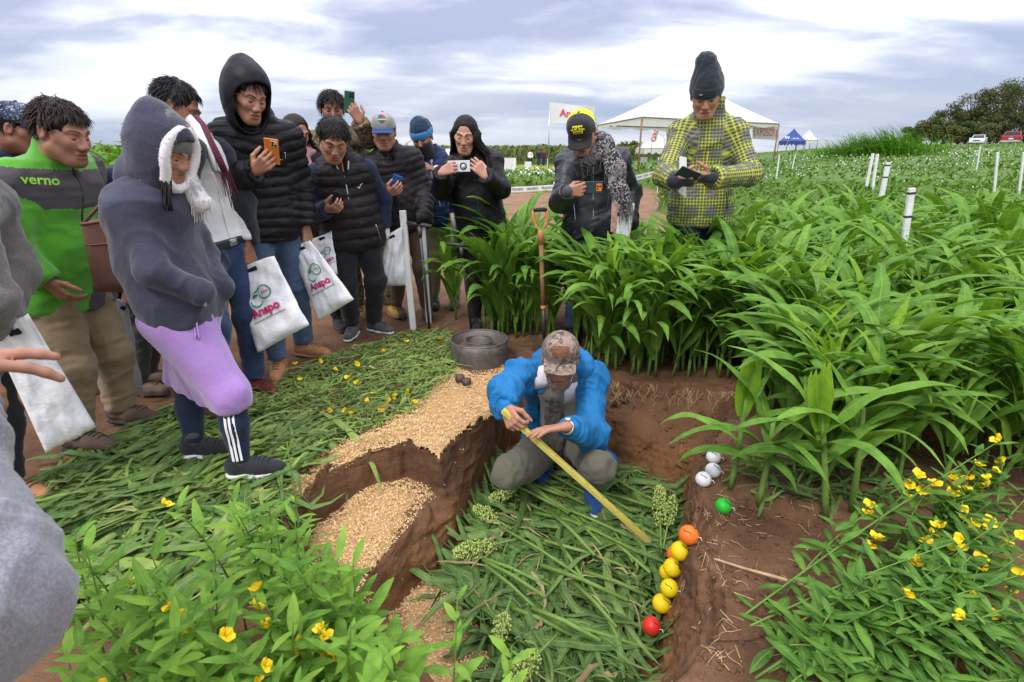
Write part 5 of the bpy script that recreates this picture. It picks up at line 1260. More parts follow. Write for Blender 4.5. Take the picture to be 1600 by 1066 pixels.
def long_hair(J, root, mat, length=0.40, side=1, n=150, seed=1, front=0.02, spread=0.06):
    r = np.random.default_rng(seed); m = MB(); q = J.hs
    sd = SDF(); sd.ell(J.hl((0, -0.016, 0.040)), np.array((0.083, 0.101, 0.090))*q, J.HR, k=0.02); sd.cap(J.hl((0, 0.135, -0.07)), J.hl((0, 0.104, 0.028)), 0.084*q, 0.062*q, k=0.015, op='s')
    sd.cap(J.hl((0, -0.05, 0)), J.hl((0, -0.05, -0.10)), 0.085*q, 0.07*q, k=0.04); V, F = sd.mesh(0.006); V = V+vnormals(V, F)*(0.003*fbm(V*np.array([90, 90, 14]), 2, 3))[:, None]; m.add(V, [tuple(f) for f in F])
    for i in range(n):
        a = r.uniform(-2.25, 1.7)  # around the back, 0 = straight back
        d = np.array([math.sin(a), -math.cos(a), 0]); top = J.hl((d[0]*0.078, d[1]*0.093-0.010, 0.055-0.02*abs(a)/2))
        fl = J.hx*d[0]+nrm(J.hf*[1, 1, 0])*(-math.cos(a)); end = J.neck+np.array([0, 0, -length*(0.75+0.35*r.random())])+fl*[1, 1, 0]*(0.165+spread*r.random())+J.fwd*[1, 1, 0]*0.05
        mid = J.hl((d[0]*0.090, d[1]*0.105-0.008, -0.05)); sh = J.neck+fl*[1, 1, 0]*0.155-np.array([0, 0, 0.025])
        P = []
        for t in np.linspace(0, 1, 8):
            if t < 0.35: u = t/0.35; p = top*(1-u)+mid*u+fl*[1, 1, 0]*0.018*math.sin(math.pi*u)
            elif t < 0.6: u = (t-0.35)/0.25; p = mid*(1-u)+sh*u
            else: u = (t-0.6)/0.4; p = sh*(1-u)+end*u
            P.append(p+r.normal(size=3)*0.003)
        w = 0.011*(0.7+0.6*r.random()); m.tube(P, [w*0.7, w, w, w, w, w*0.9, w*0.7, 0.002], 4, cap=False, flat=0.5)
    return m.build('hair', mat, root)
def person_pink():
    J, root = person('long-haired woman with a pink scarf, mostly hidden behind the hooded boy', h=1.60, pel=(492, 352, 4.25), neck=(470, 238, 4.25), face=150, head=(463, 208, 'n'), haz=128, hp=18, skin=SK1, fv=0.005, sw=0.15, RP='relax', LP='relax', RF=('w', -1.42, 4.1, 0, 150), LF=('w', -1.28, 4.05, 0, 165))
    puffer(J, root, m_['puffer_brown'], 0.028, 0.14, quilt=None, vox=0.012); long_hair(J, root, m_['hair_brown'], 0.18, n=110, seed=3)
    sc = SDF(); sc.cap(J.neck-J.right*0.05+J.fwd*0.02, J.neck+J.right*0.05+J.fwd*0.02, 0.075, k=0.03); sc.cap(J.neck+J.fwd*0.09, J.neck+J.fwd*0.12-J.up*0.16, 0.05, k=0.03); V, F = sc.mesh(0.009); mk('scarf', V+vnormals(V, F)*(0.008*fbm(V*20, 3))[:, None], F, m_['scarf_pink'], root)
    trousers(J, root, m_['trousers_black'], vox=0.013); shoes(J, root, m_['shoe_black'], m_['sole_dark'])
    return J
def person_beanie():
    J, root = person('man in a navy beanie with a black face mask and navy vest over white sleeves', dy=0.3, h=1.66, pel=(690, 332, 4.5), neck=(672, 243, 4.48), face=172, head=(660, 216, 'n'), haz=186, hp=18, hr=-8, skin=SK2, fv=0.005, RS=(640, 252, 4.45), LS=(703, 247, 4.5), LE=(712, 290, 4.45), LW=(680, 268, 4.28), RE=(650, 300, 4.4), RW=(668, 300, 4.22), RP='relax', LP='relax', RF=('w', -0.68, 4.45, 0, 170), LF=('w', -0.50, 4.45, 0, 180))
    o, sd = puffer(J, root, m_['navy_vest'], 0.034, 0.12, which='', quilt=(0.06, 0.007), vox=0.010, co=0.12, zipm='zip_light', name='vest')
    s2 = SDF(); torso_sdf(s2, J, 0.010, 0.05); sleeves(s2, J, 0.026); cuffs(s2, J, 0.026); s2.cut(J.pel, -J.up, 0.02); clothmesh('shirt', s2, 0.010, m_['shirt_white'], root, [torso_bone(J)]+bones_arm(J), (0.006, 8, 12))
    beanie(J, root, m_['knit_navy'], m_['blue_band'], tall=0.0, low=0.022)
    mk_ = SDF(); mk_.ell(J.hl((0, 0.036, -0.05)), np.array((0.070, 0.078, 0.085))*J.hs, J.HR); mk_.cap(J.hl((0, 0, -0.10)), J.neck, 0.075, 0.085, k=0.03); mk_.cut(J.hl((0, 0.09, -0.020)), J.HR@np.array([0, 0.12, 1.0]), 0.006); V, F = mk_.mesh(0.008); mk('mask', V, F, m_['black_lining'], root)
    trousers(J, root, m_['trousers_beige'], vox=0.012); shoes(J, root, m_['shoe_grey'], m_['sole_dark'])
    return J
def person_black_coat():
    J, root = person('young woman with long black hair in a belted black coat, holding a silver phone', dy=0.50, h=1.64, pel=(750, 340, 3.66), neck=(737, 238, 3.66), face=176, head=(727, 211, 'n'), haz=183, hp=18, hr=3, fat=0.93, soft=0.55, skin=SK3, fv=0.0036, sw=0.155, w=0.95,
        RE=(690, 298, 3.52), RW=(690, 270, 3.32), RD=(0.75, -0.2, 0.35), RN=(0.3, 0.8, -0.1), RP='side', LE=(783, 296, 3.54), LW=(758, 276, 3.34), LD=(-0.62, -0.15, 0.75), LN=(-0.4, 0.85, 0.1), LP='pinch', RF=('w', -0.26, 3.62, 0, 176), LF=('w', -0.10, 3.64, 0, 180))
    sd = SDF(); bt = torso_sdf(sd, J, 0.024, 0.30, flare=0.05); sleeves(sd, J, 0.026); a, b = collar(sd, J, 0.016, 0.05, 0.14); collar_cut(sd, J, 0.016, a, b); cuffs(sd, J, 0.026); sd.cut(bt, -J.up, 0.02)
    o = clothmesh('coat', sd, 0.008, m_['puffer_black'], root, [torso_bone(J)]+bones_arm(J), (0.008, 8, 12), seed=6); zipper(J, sd, o, m_['zip_dark'], 0.9, -0.8, 0.005)
    be = SDF(); c = J.spine(0.34); be.cap(c-J.right*0.068, c+J.right*0.068, 0.127*J.s, k=0.02, n=J.fwd, fac=1.1); be.cut(c+J.up*0.024, J.up, 0.004); be.cut(c-J.up*0.024, -J.up, 0.004); V, F = be.mesh(0.008); mk('belt', V, F, m_['black_lining'], root)
    for e in (-1, 1):
        n0 = J.neck+J.fwd*0.085+J.right*e*0.05+J.up*0.035; V = sd.hit(np.array([n0+J.right*e*a_-J.up*b_+J.fwd*0.2 for a_, b_ in ((0, 0), (0.085, 0.02), (0.105, 0.085), (0.045, 0.10), (0.0, 0.085))]), -J.fwd, 0.4)+J.fwd*0.006
        V2 = V-J.fwd*0.012; mk('lapel', np.vstack([V, V2]), [(0, 1, 2, 3, 4), (9, 8, 7, 6, 5)]+[(i, i+5, (i+1) % 5+5, (i+1) % 5) for i in range(5)], m_['puffer_black'], o, smooth=False)
    long_hair(J, root, m_['hair_black'], 0.42, n=190, seed=5, spread=0.05); trousers(J, root, m_['trousers_black'], vox=0.012); shoes(J, root, m_['shoe_black'], m_['sole_dark'])
    return J
def person_leather():
    J, root = person('man in a black leather jacket with a chequered scarf and black and yellow cap', dy=0.33, h=1.72, pel=(926, 350, 3.52), neck=(926, 232, 3.50), face=186, head=(909, 207, 'n'), haz=193, hp=40, hr=-6, skin=SK1, fv=0.0036, hs=1.04,
        RE=(876, 318, 3.34), RW=(886, 300, 3.12), RD=(0.8, -0.15, 0.12), RN=(0.15, 0.9, 0.1), RP='side', LE=(986, 300, 'f'), LW=(982, 352, 3.42), LD=(-0.1, -0.25, -0.95), LN=(-0.6, 0.5, 0), LP='grip', RF=('w', 0.42, 3.50, 0, 180), LF=('w', 0.62, 3.54, 0, 190))
    o, sd = puffer(J, root, m_['leather_black'], 0.026, 0.10, quilt=None, vox=0.0082, co=0.08, zipm='zip_metal', fold=(0.010, 7, 13)); J.jsd = sd
    for e in (-1, 1):
        P = line_on(sd, J.spine(0.36)+J.right*e*0.115, J.spine(0.08)+J.right*e*0.10, nrm(J.fwd+J.right*e*0.2), 8); MB().tube(P, 0.003, 5).build('pocket_zip', m_['zip_metal'], o)
    c = cap_hat(J, root, m_['cap_yellow'], m_['cap_black'], m_['cap_black'], tilt=-14)
    V1, F1 = rect(0.062, 0.050, 0, 0.002); V2, F2 = rect(0.085, 0.010, 0, 0.002); t, tf = text_mesh('CAT', 0.030, 0.0012); t[:, 1] += 0.006; t2, tf2 = text_mesh('DIESEL POWER', 0.0082, 0.0003); t2[:, 1] -= 0.0145; V3, F3 = rect(0.050, 0.010, 0, -0.0148)
    tri = np.array([(-0.010, -0.005), (0.010, -0.005), (0, 0.008)]); emblem_cap(J, c, [(V2, F2, m_['print_yellow']), (V1, F1, m_['print_yellow']), (t, tf, m_['print_black']), (V3, F3, m_['print_black']), (t2, tf2, m_['print_yellow'])])
    hair_short(J, root, m_['hair_black'], 140, 0.022, 2, front=0.95, messy=0.3)
    # chequered scarf wound round the neck, one long end over his left shoulder down the front
    sc = SDF(); nk = J.neck
    for i in range(12):
        a0, a1 = 2*math.pi*i/12, 2*math.pi*(i+1)/12
        p = lambda a: nk+J.right*0.082*math.cos(a)+J.fwd*(0.068*math.sin(a)+0.03)+J.up*(0.022-0.035*math.sin(a)); sc.cap(p(a0), p(a1), 0.044, k=0.03)
    sc.cap(nk+J.fwd*0.11-J.up*0.03-J.right*0.03, nk+J.fwd*0.12-J.up*0.09+J.right*0.05, 0.045, 0.036, k=0.04)
    E = [nk-J.right*0.085+J.fwd*0.06-J.up*0.0, aty(962, 262, 3.30+J.dy), aty(966, 295, 3.26+J.dy), aty(975, 330, 3.25+J.dy)]
    for i in range(3):
        for e in (-0.028, 0.028): sc.cap(E[i]+J.right*e, E[i+1]+J.right*e*1.2, 0.030, 0.026, k=0.03, n=J.fwd, fac=1.35)
    V, F = sc.mesh(0.0065); N = vnormals(V, F); V = V+N*(0.009*ridge(V*np.array([20, 20, 11]), 2, 7)+0.003*fbm(V*70, 2))[:, None]; so = mk('scarf', V, F, m_['keffiyeh'], root)
    r = np.random.default_rng(3); fr = MB(); N = vnormals(V, F); low = V[(V[:, 2] < E[3][2]+0.03)]
    lf = V[((V-nk)@J.right > 0.06) & ((V-nk)@J.up < 0.03)]; ft = V[((V-nk)@J.fwd > 0.10) & ((V-nk)@J.up < -0.04)]
    for src, n_, l in ((low, 40, 0.05), (lf, 40, 0.06), (ft, 46, 0.07)):
        if len(src): P = src[r.integers(0, len(src), n_)]; strands(fr, P, [np.array([r.normal()*0.25, -0.25, -1])]*n_, l, 0.0022, r, 0.3, 3)
    fr.build('fringe', m_['scarf_grey'], so)
    trousers(J, root, m_['jeans_blue'], vox=0.010); shoes(J, root, m_['shoe_black'], m_['sole_dark'])
    sl = SDF(); e = J.wr['R']; d = nrm(e-J.el['R']); sl.cap(e-d*0.03, e+d*0.015, 0.034, k=0.01); V, F = sl.mesh(0.007); mk('cuff', V, F, m_['grey_panel'], root)
    return J
def person_plaid():
    J, root = person('man in a yellow and grey checked jacket and tall black beanie', dy=0.37, h=1.83, pel=(1094, 322, 3.58), neck=(1107, 184, 3.56), face=190, head=(1103, 149, 'n'), haz=196, hp=26, hr=-3, fat=0.95, w=0.93, skin=SK1, fv=0.0036, hs=1.06,
        RE=(1040, 275, 3.36), RW=(1057, 284, 3.14), RD=(0.75, -0.35, 0.02), RN=(0.1, 0.75, 0.65), RP='phone', LE=(1172, 272, 3.40), LW=(1108, 278, 3.14), LD=(-0.85, -0.25, 0.02), LN=(-0.05, 0.75, 0.65), LP='phone', RF=('w', 1.22, 3.55, 0, 185), LF=('w', 1.44, 3.62, 0, 195))
    sd = SDF(); bt = torso_sdf(sd, J, 0.038, 0.14); sleeves(sd, J, 0.034, (0.95, 0.92)); a, b = collar(sd, J, 0.018, 0.115, 0.02, lean=0.03); collar_cut(sd, J, 0.018, a, b, 0.016); cuffs(sd, J, 0.034, (0.95, 0.92)); sd.cut(bt, -J.up, 0.02)
    sd.cap(J.neck-J.fwd*0.07+J.right*0.05-J.up*0.01, J.neck-J.fwd*0.09-J.right*0.08-J.up*0.03, 0.075, k=0.05)
    o = clothmesh('jacket', sd, 0.0075, m_['plaid'], root, [torso_bone(J)]+bones_arm(J), (0.009, 7, 11), seed=2, gc=True, J=J); zipper(J, sd, o, m_['print_yellow'], 0.9, -0.17, 0.003)
    for e in (-1, 1):
        c = J.spine(0.50)+J.right*e*0.085; P = line_on(sd, c-J.right*0.055, c+J.right*0.055, J.fwd, 8); MB().tube(P, 0.004, 5).build('pocket_flap', m_['zip_dark'], o)
    P = line_on(sd, J.spine(0.18)-J.right*0.12, J.spine(-0.02)-J.right*0.135, nrm(J.fwd-J.right*0.3), 8); MB().tube(P, 0.0035, 5).build('pocket_zip', m_['zip_dark'], o)
    c = beanie(J, root, m_['knit_black'], tall=0.055, low=0.026, lean=-0.045)
    t, tf = text_mesh('SPORT', 0.010, 0.0003); D = nrm(J.hf+J.hx*0.3); decal(c, t, tf, J.hl((0.035, 0.11, 0.042)), (-nrm(np.cross(D, J.hu)), J.hu), D, m_['print_white'], root, 'patch')
    hair_short(J, root, m_['hair_black'], 120, 0.03, 2, front=0.95, messy=0.3); trousers(J, root, m_['navy'], 0.026, vox=0.010); shoes(J, root, m_['shoe_black'], m_['sole_dark'])
    for k in 'RL':
        g = SDF(); d = J.hd[k]; g.cap(J.wr[k]-d*0.03, J.wr[k]+d*0.02, 0.036, 0.034, k=0.01); g.cap(J.wr[k]+d*0.02, J.wr[k]+d*0.075, 0.034, 0.040, k=0.02, n=J.hn[k], fac=1.7); V, F = g.mesh(0.006); mk('glove', V, F, m_['knit_black'], root)
    return J
def person_crouching():
    J, root = person('man in a bright blue jacket and camouflage cap crouching in the pit', h=1.72, pel=(876, 690, 2.70), neck=(878, 574, 2.50), face=186, head=(875, 562, 2.34), haz=186, hp=7, hr=2, w=0.95, fz=0.06, skin=SK1, fv=0.0028, beard=0.35, hunch=0.07, browmat=m_['hair_grey'],
        RS=(812, 590, 2.46), LS=(921, 592, 2.50), RE=(790, 612, 2.30), RW=(790, 638, 2.10), RD=(0.35, -0.75, -0.35), RN=(0.55, 0.5, -0.35), RP='side', LE=(925, 682, 2.24), LW=(884, 667, 2.04), LD=(-0.95, -0.15, -0.05), LN=(0.0, -0.35, -0.9), LP='flat',
        bent=1, RF=(852, 752, 190), LF=(920, 790, 176), RK=(795, 738, 2.16), LK=(936, 728, 2.14))
    J.dump = True
    s = J.s
    s2 = SDF(); torso_sdf(s2, J, 0.010, 0.05); a, b = collar(s2, J, -0.004, 0.045, 0.05); collar_cut(s2, J, -0.004, a, b); clothmesh('shirt', s2, 0.007, m_['white_polo'], root, [torso_bone(J)], (0.006, 7, 8))
    sd = SDF(); bt = torso_sdf(sd, J, 0.034, 0.05, flare=0.03)
    a, b = collar(sd, J, 0.034, 0.055, 0.0); 
    sd.cap(J.spine(1.0)+J.fwd*0.17+J.up*0.06, J.spine(0.0)+J.fwd*0.16, 0.172, 0.14, k=0.03, op='s'); sd.cap(J.spine(0.90)+J.fwd*0.005, J.spine(-0.1), 0.124*s, 0.135*s, k=0.012, op='s', n=J.fwd, fac=1.02)
    sd.cap(J.neck-J.up*0.05+J.fwd*0.02, J.neck+J.up*0.14+J.fwd*0.05, 0.078, 0.095, k=0.02, op='s'); sd.cut(bt-J.up*0.02, -J.up, 0.02); sleeves(sd, J, 0.030, (0.93, 0.78)); cuffs(sd, J, 0.03, (0.93, 0.78))
    for k in (0,):   # back skirt of the jacket hanging to the pit floor
        q = SDF()
    o = clothmesh('jacket', sd, 0.0068, m_['blue_shell'], root, [torso_bone(J)]+bones_arm(J), (0.014, 8, 14), seed=11); J.jsd = sd
    tl = SDF(); p0 = J.pel+J.up*0.05-J.right*0.10; e0 = aty(958, 720, 2.42); tl.cap(p0, e0, 0.09, 0.03, k=0.03, n=nrm(np.array([0.8, 0.5, 0])), fac=2.2); V, F = tl.mesh(0.008); mk('jacket_tail', V+vnormals(V, F)*(0.007*ridge(V*9, 2))[:, None], F, m_['blue_shell'], o)
    # hood lying on the shoulders and the black facing down both fronts
    hd = SDF()
    for i in range(9):
        a0, a1 = math.pi*(1.0+i/9.0)-0.0, math.pi*(1.0+(i+1)/9.0); p = lambda a: J.neck+J.right*0.118*math.cos(a)+J.fwd*(0.10*math.sin(a)+0.02)+J.up*(0.012-0.015*math.sin(a)); hd.cap(p(a0), p(a1), 0.040, k=0.03)
    for e in (-1, 1): hd.cap(J.neck+J.right*e*0.118+J.fwd*0.02, J.neck+J.right*e*0.105+J.fwd*0.095-J.up*0.07, 0.040, 0.024, k=0.04)
    V, F = hd.mesh(0.008); mk('hood', V+vnormals(V, F)*(0.008*ridge(V*15, 2, 3))[:, None], F, m_['blue_shell'], o)
    for e in (-1, 1):
        P = [J.neck+J.right*e*0.096+J.fwd*0.085-J.up*0.02, J.spine(0.72)+J.right*e*0.122+J.fwd*0.085, J.spine(0.40)+J.right*e*0.128+J.fwd*0.075, J.spine(0.05)+J.right*e*0.115+J.fwd*0.075]
        MB().tube(P, [0.012, 0.020, 0.020, 0.016], 8, flat=0.5).build('facing', m_['black_lining'], o)
    for k in 'RL':
        e = J.wr[k]; d = nrm(e-J.el[k]); c = SDF(); f_ = 0.93 if k == 'R' else 0.78; c.cap(J.el[k]+(e-J.el[k])*(f_-0.13), J.el[k]+(e-J.el[k])*f_, 0.047, 0.043, k=0.01); V, F = c.mesh(0.007); mk('cuff', V+vnormals(V, F)*(0.003*ridge(V*30, 2))[:, None], F, m_['blue_shell'], o)
    # grey woollen scarf hanging from the neck
    sc = SDF(); nk = J.neck
    for i in range(10):
        a0, a1 = 2*math.pi*i/10, 2*math.pi*(i+1)/10; p = lambda a: nk+J.right*0.070*math.cos(a)+J.fwd*(0.058*math.sin(a)+0.022)+J.up*(0.0-0.04*math.sin(a)); sc.cap(p(a0), p(a1), 0.023, k=0.02)
    E = [nk+J.fwd*0.085+J.right*0.03-J.up*0.045, nk+J.fwd*0.125+J.right*0.04-J.up*0.09, J.spine(0.55)+J.fwd*0.17+J.right*0.035, J.spine(0.22)+J.fwd*0.19+J.right*0.03]
    for i in range(3):
        for e in (-0.02, 0.02): sc.cap(E[i]+J.right*e, E[i+1]+J.right*e, 0.023, 0.026, k=0.02, n=J.fwd, fac=1.3)
    V, F = sc.mesh(0.006); V = V+vnormals(V, F)*(0.006*ridge(V*np.array([34, 20, 12]), 2, 5))[:, None]; so = mk('scarf', V, F, m_['scarf_grey'], root)
    r = np.random.default_rng(3); fr = MB(); P = [E[3]+J.right*x for x in np.linspace(-0.045, 0.045, 26)]; strands(fr, P, [np.array([r.normal()*0.1, -0.15, -1]) for _ in P], 0.06, 0.0024, r, 0.2)
    P = [nk+J.fwd*0.09+J.right*(0.06+0.02*t)-J.up*0.02*t for t in np.linspace(0, 1, 10)]; strands(fr, P, [np.array([-0.3, -0.3, -1]) for _ in P], 0.04, 0.0024, r, 0.2); fr.build('fringe', m_['scarf_grey'], so)
    c = cap_hat(J, root, m_['camo_cap'], m_['camo_cap'], tilt=-10); V1, F1 = rect(0.078, 0.050, 0, 0.0); M('patch_brown', (0.20, 0.085, 0.045), 0.9, var=0.4, vs=60); V2, F2 = rect(0.052, 0.004, 0, 0.010); V3, F3 = rect(0.052, 0.004, 0, 0.0); V4, F4 = rect(0.052, 0.004, 0, -0.010)
    emblem_cap(J, c, [(V1, F1, m_['patch_brown'])])
    hair_short(J, root, m_['hair_grey'], 120, 0.016, 2, front=0.95, messy=0.3)
    # short grey chin beard
    bd = MB(); r = np.random.default_rng(12); cnt = 0; pts = []
    while cnt < 420:
        x, z = r.uniform(-0.055, 0.055), r.uniform(-0.115, -0.045)
        if abs(x) < 0.024 and z > -0.082 and z < -0.056: continue
        if z > -0.06 and abs(x) < 0.042: continue
        pts.append((x, z)); cnt += 1
    H_ = J.bsd.hit(np.array([J.hl((x, 0.16, z)) for x, z in pts]), -J.hf, 0.3)
    for (x, z), p in zip(pts, H_):
        e = p+(J.hf*0.5-J.hu*0.8+J.hx*x*5+r.normal(size=3)*0.2)*0.011; w = J.hx*0.0011; bd.add([p-w, p+w, e], [(0, 1, 2)])
    bd.build('beard', m_['hair_grey'], root)
    # trousers for a crouch: thighs forward, shins folded back
    tr = SDF()
    for k in 'RL':
        tr.cap(J.hip[k], J.kn[k], 0.098*s, 0.063*s, k=0.05); tr.cap(J.kn[k], J.kn[k]+(J.an[k]-J.kn[k])*0.5, 0.062*s, 0.062*s, k=0.05); tr.cap(J.kn[k]+(J.an[k]-J.kn[k])*0.4, J.an[k]+[0, 0, 0.03], 0.064*s, 0.052*s, k=0.04)
        ax = nrm(J.kn[k]-J.hip[k])
    tr.cap(J.hip['R'], J.hip['L'], 0.12*s, k=0.05)
    to = clothmesh('trousers', tr, 0.008, m_['trousers_olive'], root, bones_leg(J), (0.013, 8, 12), seed=5)
    for k, e in (('R', 1), ('L', -1)):
        c = J.hip[k]+(J.kn[k]-J.hip[k])*0.62; D = nrm(J.right*e*0.75+np.array([0, -0.3, 0.55])); ax = nrm(J.kn[k]-J.hip[k]); ax = nrm(ax-D*np.dot(ax, D)); w = np.cross(D, ax)
        V, F = rect(0.13, 0.11); decal(tr, V, F, c, (ax, w), D, m_['trousers_olive'], to, 'cargo_pocket', 0.009); V, F = rect(0.045, 0.12, -0.05); decal(tr, V, F, c, (ax, w), D, m_['trousers_olive'], to, 'pocket_flap', 0.014)
    shoes(J, root, m_['shoe_blue'], m_['sole_white'])
    # steel wrist watch on the left wrist
    d = nrm(J.wr['L']-J.el['L']); p = J.wr['L']-d*0.018; a = np.linspace(0, 2*math.pi, 17); u = nrm(np.cross(d, [0, 0, 1.0])); v = np.cross(d, u)
    w = MB(); w.tube([p+(u*math.cos(t)+v*math.sin(t))*0.030 for t in a], 0.0085, 6, cap=False, flat=0.45); wo = w.build('watch', m_['zip_metal'], root)
    n = -J.hn['L']; n = nrm(n-d*np.dot(n, d)); R = np.stack([nrm(np.cross(n, d)), d, n], 1)
    MB().lathe([(0, 0.012), (0.016, 0.012), (0.019, 0.009), (0.019, 0.0), (0, 0)], p+n*0.027, 20, R).build('case', m_['zip_metal'], wo); MB().lathe([(0, 0.0135), (0.0145, 0.0135), (0.0145, 0.011)], p+n*0.027, 20, R).build('dial', m_['print_white'], wo)
    return J
PEOPLE = {}
for nm in ('hooded_boy', 'white_shirt', 'lilac_skirt', 'green_fleece', 'bandana', 'grey_sleeve', 'foreground', 'behind', 'vest', 'grey_cap', 'camo', 'pink', 'beanie', 'black_coat', 'leather', 'plaid', 'crouching'):
    if ONLY and nm not in ONLY: continue
    PEOPLE[nm] = globals()['person_'+nm]()
# ------------------------------------------------------------------ things held or worn on the arm
PH = (0.072, 0.008, 0.150)
M('phone_orange', (0.78, 0.22, 0.03), 0.45, bstr=0.02); M('phone_green', (0.012, 0.09, 0.05), 0.3, bstr=0.02); M('phone_black', (0.012, 0.012, 0.014), 0.3, bstr=0.02); M('phone_blue', (0.02, 0.09, 0.30), 0.4, bstr=0.02); M('phone_silver', (0.62, 0.64, 0.68), 0.3, bstr=0.02); M('phone_teal', (0.03, 0.05, 0.055), 0.4, bstr=0.02); M('glass_black', (0.005, 0.005, 0.006), 0.08, bstr=0.0)
def phone(label, c, n, long, mat, cam_mat, kind='square', size=1.0):
    """n = the way the screen faces, long = long axis towards the camera end"""
    n = nrm(n); L = np.asarray(long, float); L = nrm(L-n*np.dot(L, n)); w = np.cross(n, L); R = np.stack([w, n, L], 1); c = np.asarray(c, float)
    root = thing('phone', c, label, 'phone'); w_, t_, h_ = (x*size for x in PH)
    MB().box(c, (w_, t_, h_), R, 0.003).build('case', mat, root); MB().box(c+n*(t_/2+0.0006), (w_*0.92, 0.0012, h_*0.95), R).build('screen', m_['glass_black'], root)
    if kind == 'ring':
        cc = c+L*h_*0.20-n*(t_/2)
        q = MB(); q.lathe([(0.0, 0.0025), (0.014, 0.0025), (0.014, 0.0), ], cc, 20, np.stack([w, L, -n], 1)).build('lens', mat, root)
        a = np.linspace(0, 2*math.pi, 25); MB().tube([cc-n*0.002+(w*math.cos(x)+L*math.sin(x))*0.021 for x in a], 0.0038, 6, cap=False).build('lens_ring', m_['glass_black'], root)
        MB().box(c-L*h_*0.27-n*(t_/2+0.001), (0.036, 0.002, 0.030), R).build('sticker', m_['print_gold'], root)
    else:
        cc = c+L*h_*0.33+w*w_*0.20*(1 if kind == 'square' else 0)-n*(t_/2+0.001); b = MB().box(cc, (w_*0.46 if kind == 'square' else w_*0.6, 0.003, h_*0.21), R, 0.001).build('camera_bump', cam_mat, root)
        for i, (a, d) in enumerate(((-0.25, -0.25), (0.25, -0.25), (-0.25, 0.25))):
            MB().lathe([(0, 0.003), (0.0062, 0.003), (0.0062, 0)], cc+w*a*w_*0.42+L*d*h_*0.19, 12, np.stack([w, L, -n], 1)).build('lens', m_['glass_black'], b)
    return root
def grip_c(J, k, along=0.10, off=0.028): return J.wr[k]+J.hd[k]*along*J.s+J.hn[k]*off*J.s
def Pp(nm): return PEOPLE.get(nm)
def at_hand(J, k, px, py, dy=0.0): return aty(px, py, (J.wr[k]+J.hd[k]*0.09)[1]+dy)
if not ONLY:
    J = Pp('hooded_boy'); phone('orange phone held up by the hooded young man', at_hand(J, 'R', 425, 237, 0.03), (-0.15, 0.9, 0.5), (0.1, 0.2, 1), m_['phone_orange'], m_['print_gold'])
    J = Pp('vest'); phone('black phone held by the man in the brown vest', at_hand(J, 'R', 528, 317, 0.03), (-0.1, 0.95, 0.3), (0.22, 0.2, 1), m_['phone_black'], m_['phone_black'])
    J = Pp('grey_cap'); phone('blue phone held by the man in the grey cap', at_hand(J, 'R', 618, 289, 0.03), (-0.1, 0.95, 0.25), (0.35, 0.2, 1), m_['phone_blue'], m_['phone_blue'])
    J = Pp('camo'); phone('dark green phone raised by the young man in camouflage', at_hand(J, 'L', 546, 160, 0.03), (-0.1, 1, 0.05), (0.12, 0, 1), m_['phone_green'], m_['phone_black'])
    J = Pp('black_coat'); phone('silver phone with a round lens held sideways by the young woman', at_hand(J, 'R', 717, 260, 0.04), (0.05, 1, -0.05), (1, 0, 0.02), m_['phone_silver'], m_['phone_black'], 'ring', 1.05)
    J = Pp('leather'); phone('dark phone held sideways by the man in the leather jacket', at_hand(J, 'R', 923, 293, 0.045), (0.02, 1, 0.1), (1, 0.0, 0.02), m_['phone_teal'], m_['print_orange'], 'bar', 1.05)
    J = Pp('plaid'); phone('dark phone held flat between the gloved hands of the checked jacket', aty(1076, 272, 3.43), (0.05, 0.75, 0.65), (0.9, 0.35, -0.2), m_['phone_teal'], m_['phone_black'])
# ------------------------------------------------------------------ white bags
def bag_mat():
    m, nt, b, out = newmat('bag_white'); co = objco(nt)
    c = ramp(nt, noise(nt, 7, 5, 0.6, co), [(0.3, (0.74, 0.74, 0.76)), (0.7, (0.86, 0.86, 0.87))]); nt.links.new(c, b.inputs['Base Color']); b.inputs['Roughness'].default_value = 0.45; b.inputs['Specular IOR Level'].default_value = 0.4
    bump(nt, b, mth(nt, 'ADD', noise(nt, 16, 4, 0.55, co, 1.0), mth(nt, 'MULTIPLY', noise(nt, 60, 3, 0.6, co), 0.2)), 0.45, 0.012); MATS['bag_white'] = m
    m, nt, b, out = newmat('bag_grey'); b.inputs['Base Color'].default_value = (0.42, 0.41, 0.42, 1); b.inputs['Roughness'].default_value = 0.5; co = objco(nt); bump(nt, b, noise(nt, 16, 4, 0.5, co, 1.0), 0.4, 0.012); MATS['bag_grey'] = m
bag_mat()
def annulus(cx, cy, r, w, a0, a1, n=24, taper=True):
    V = []; 
    for i in range(n+1):
        t = i/n; a = math.radians(a0+(a1-a0)*t); ww = w*(0.35+0.65*math.sin(math.pi*t)) if taper else w
        for rr in (r+ww/2, r-ww/2): V.append((cx+rr*math.cos(a), cy+rr*math.sin(a)))
    return np.array(V), [(2*i, 2*i+1, 2*i+3, 2*i+2) for i in range(n)]
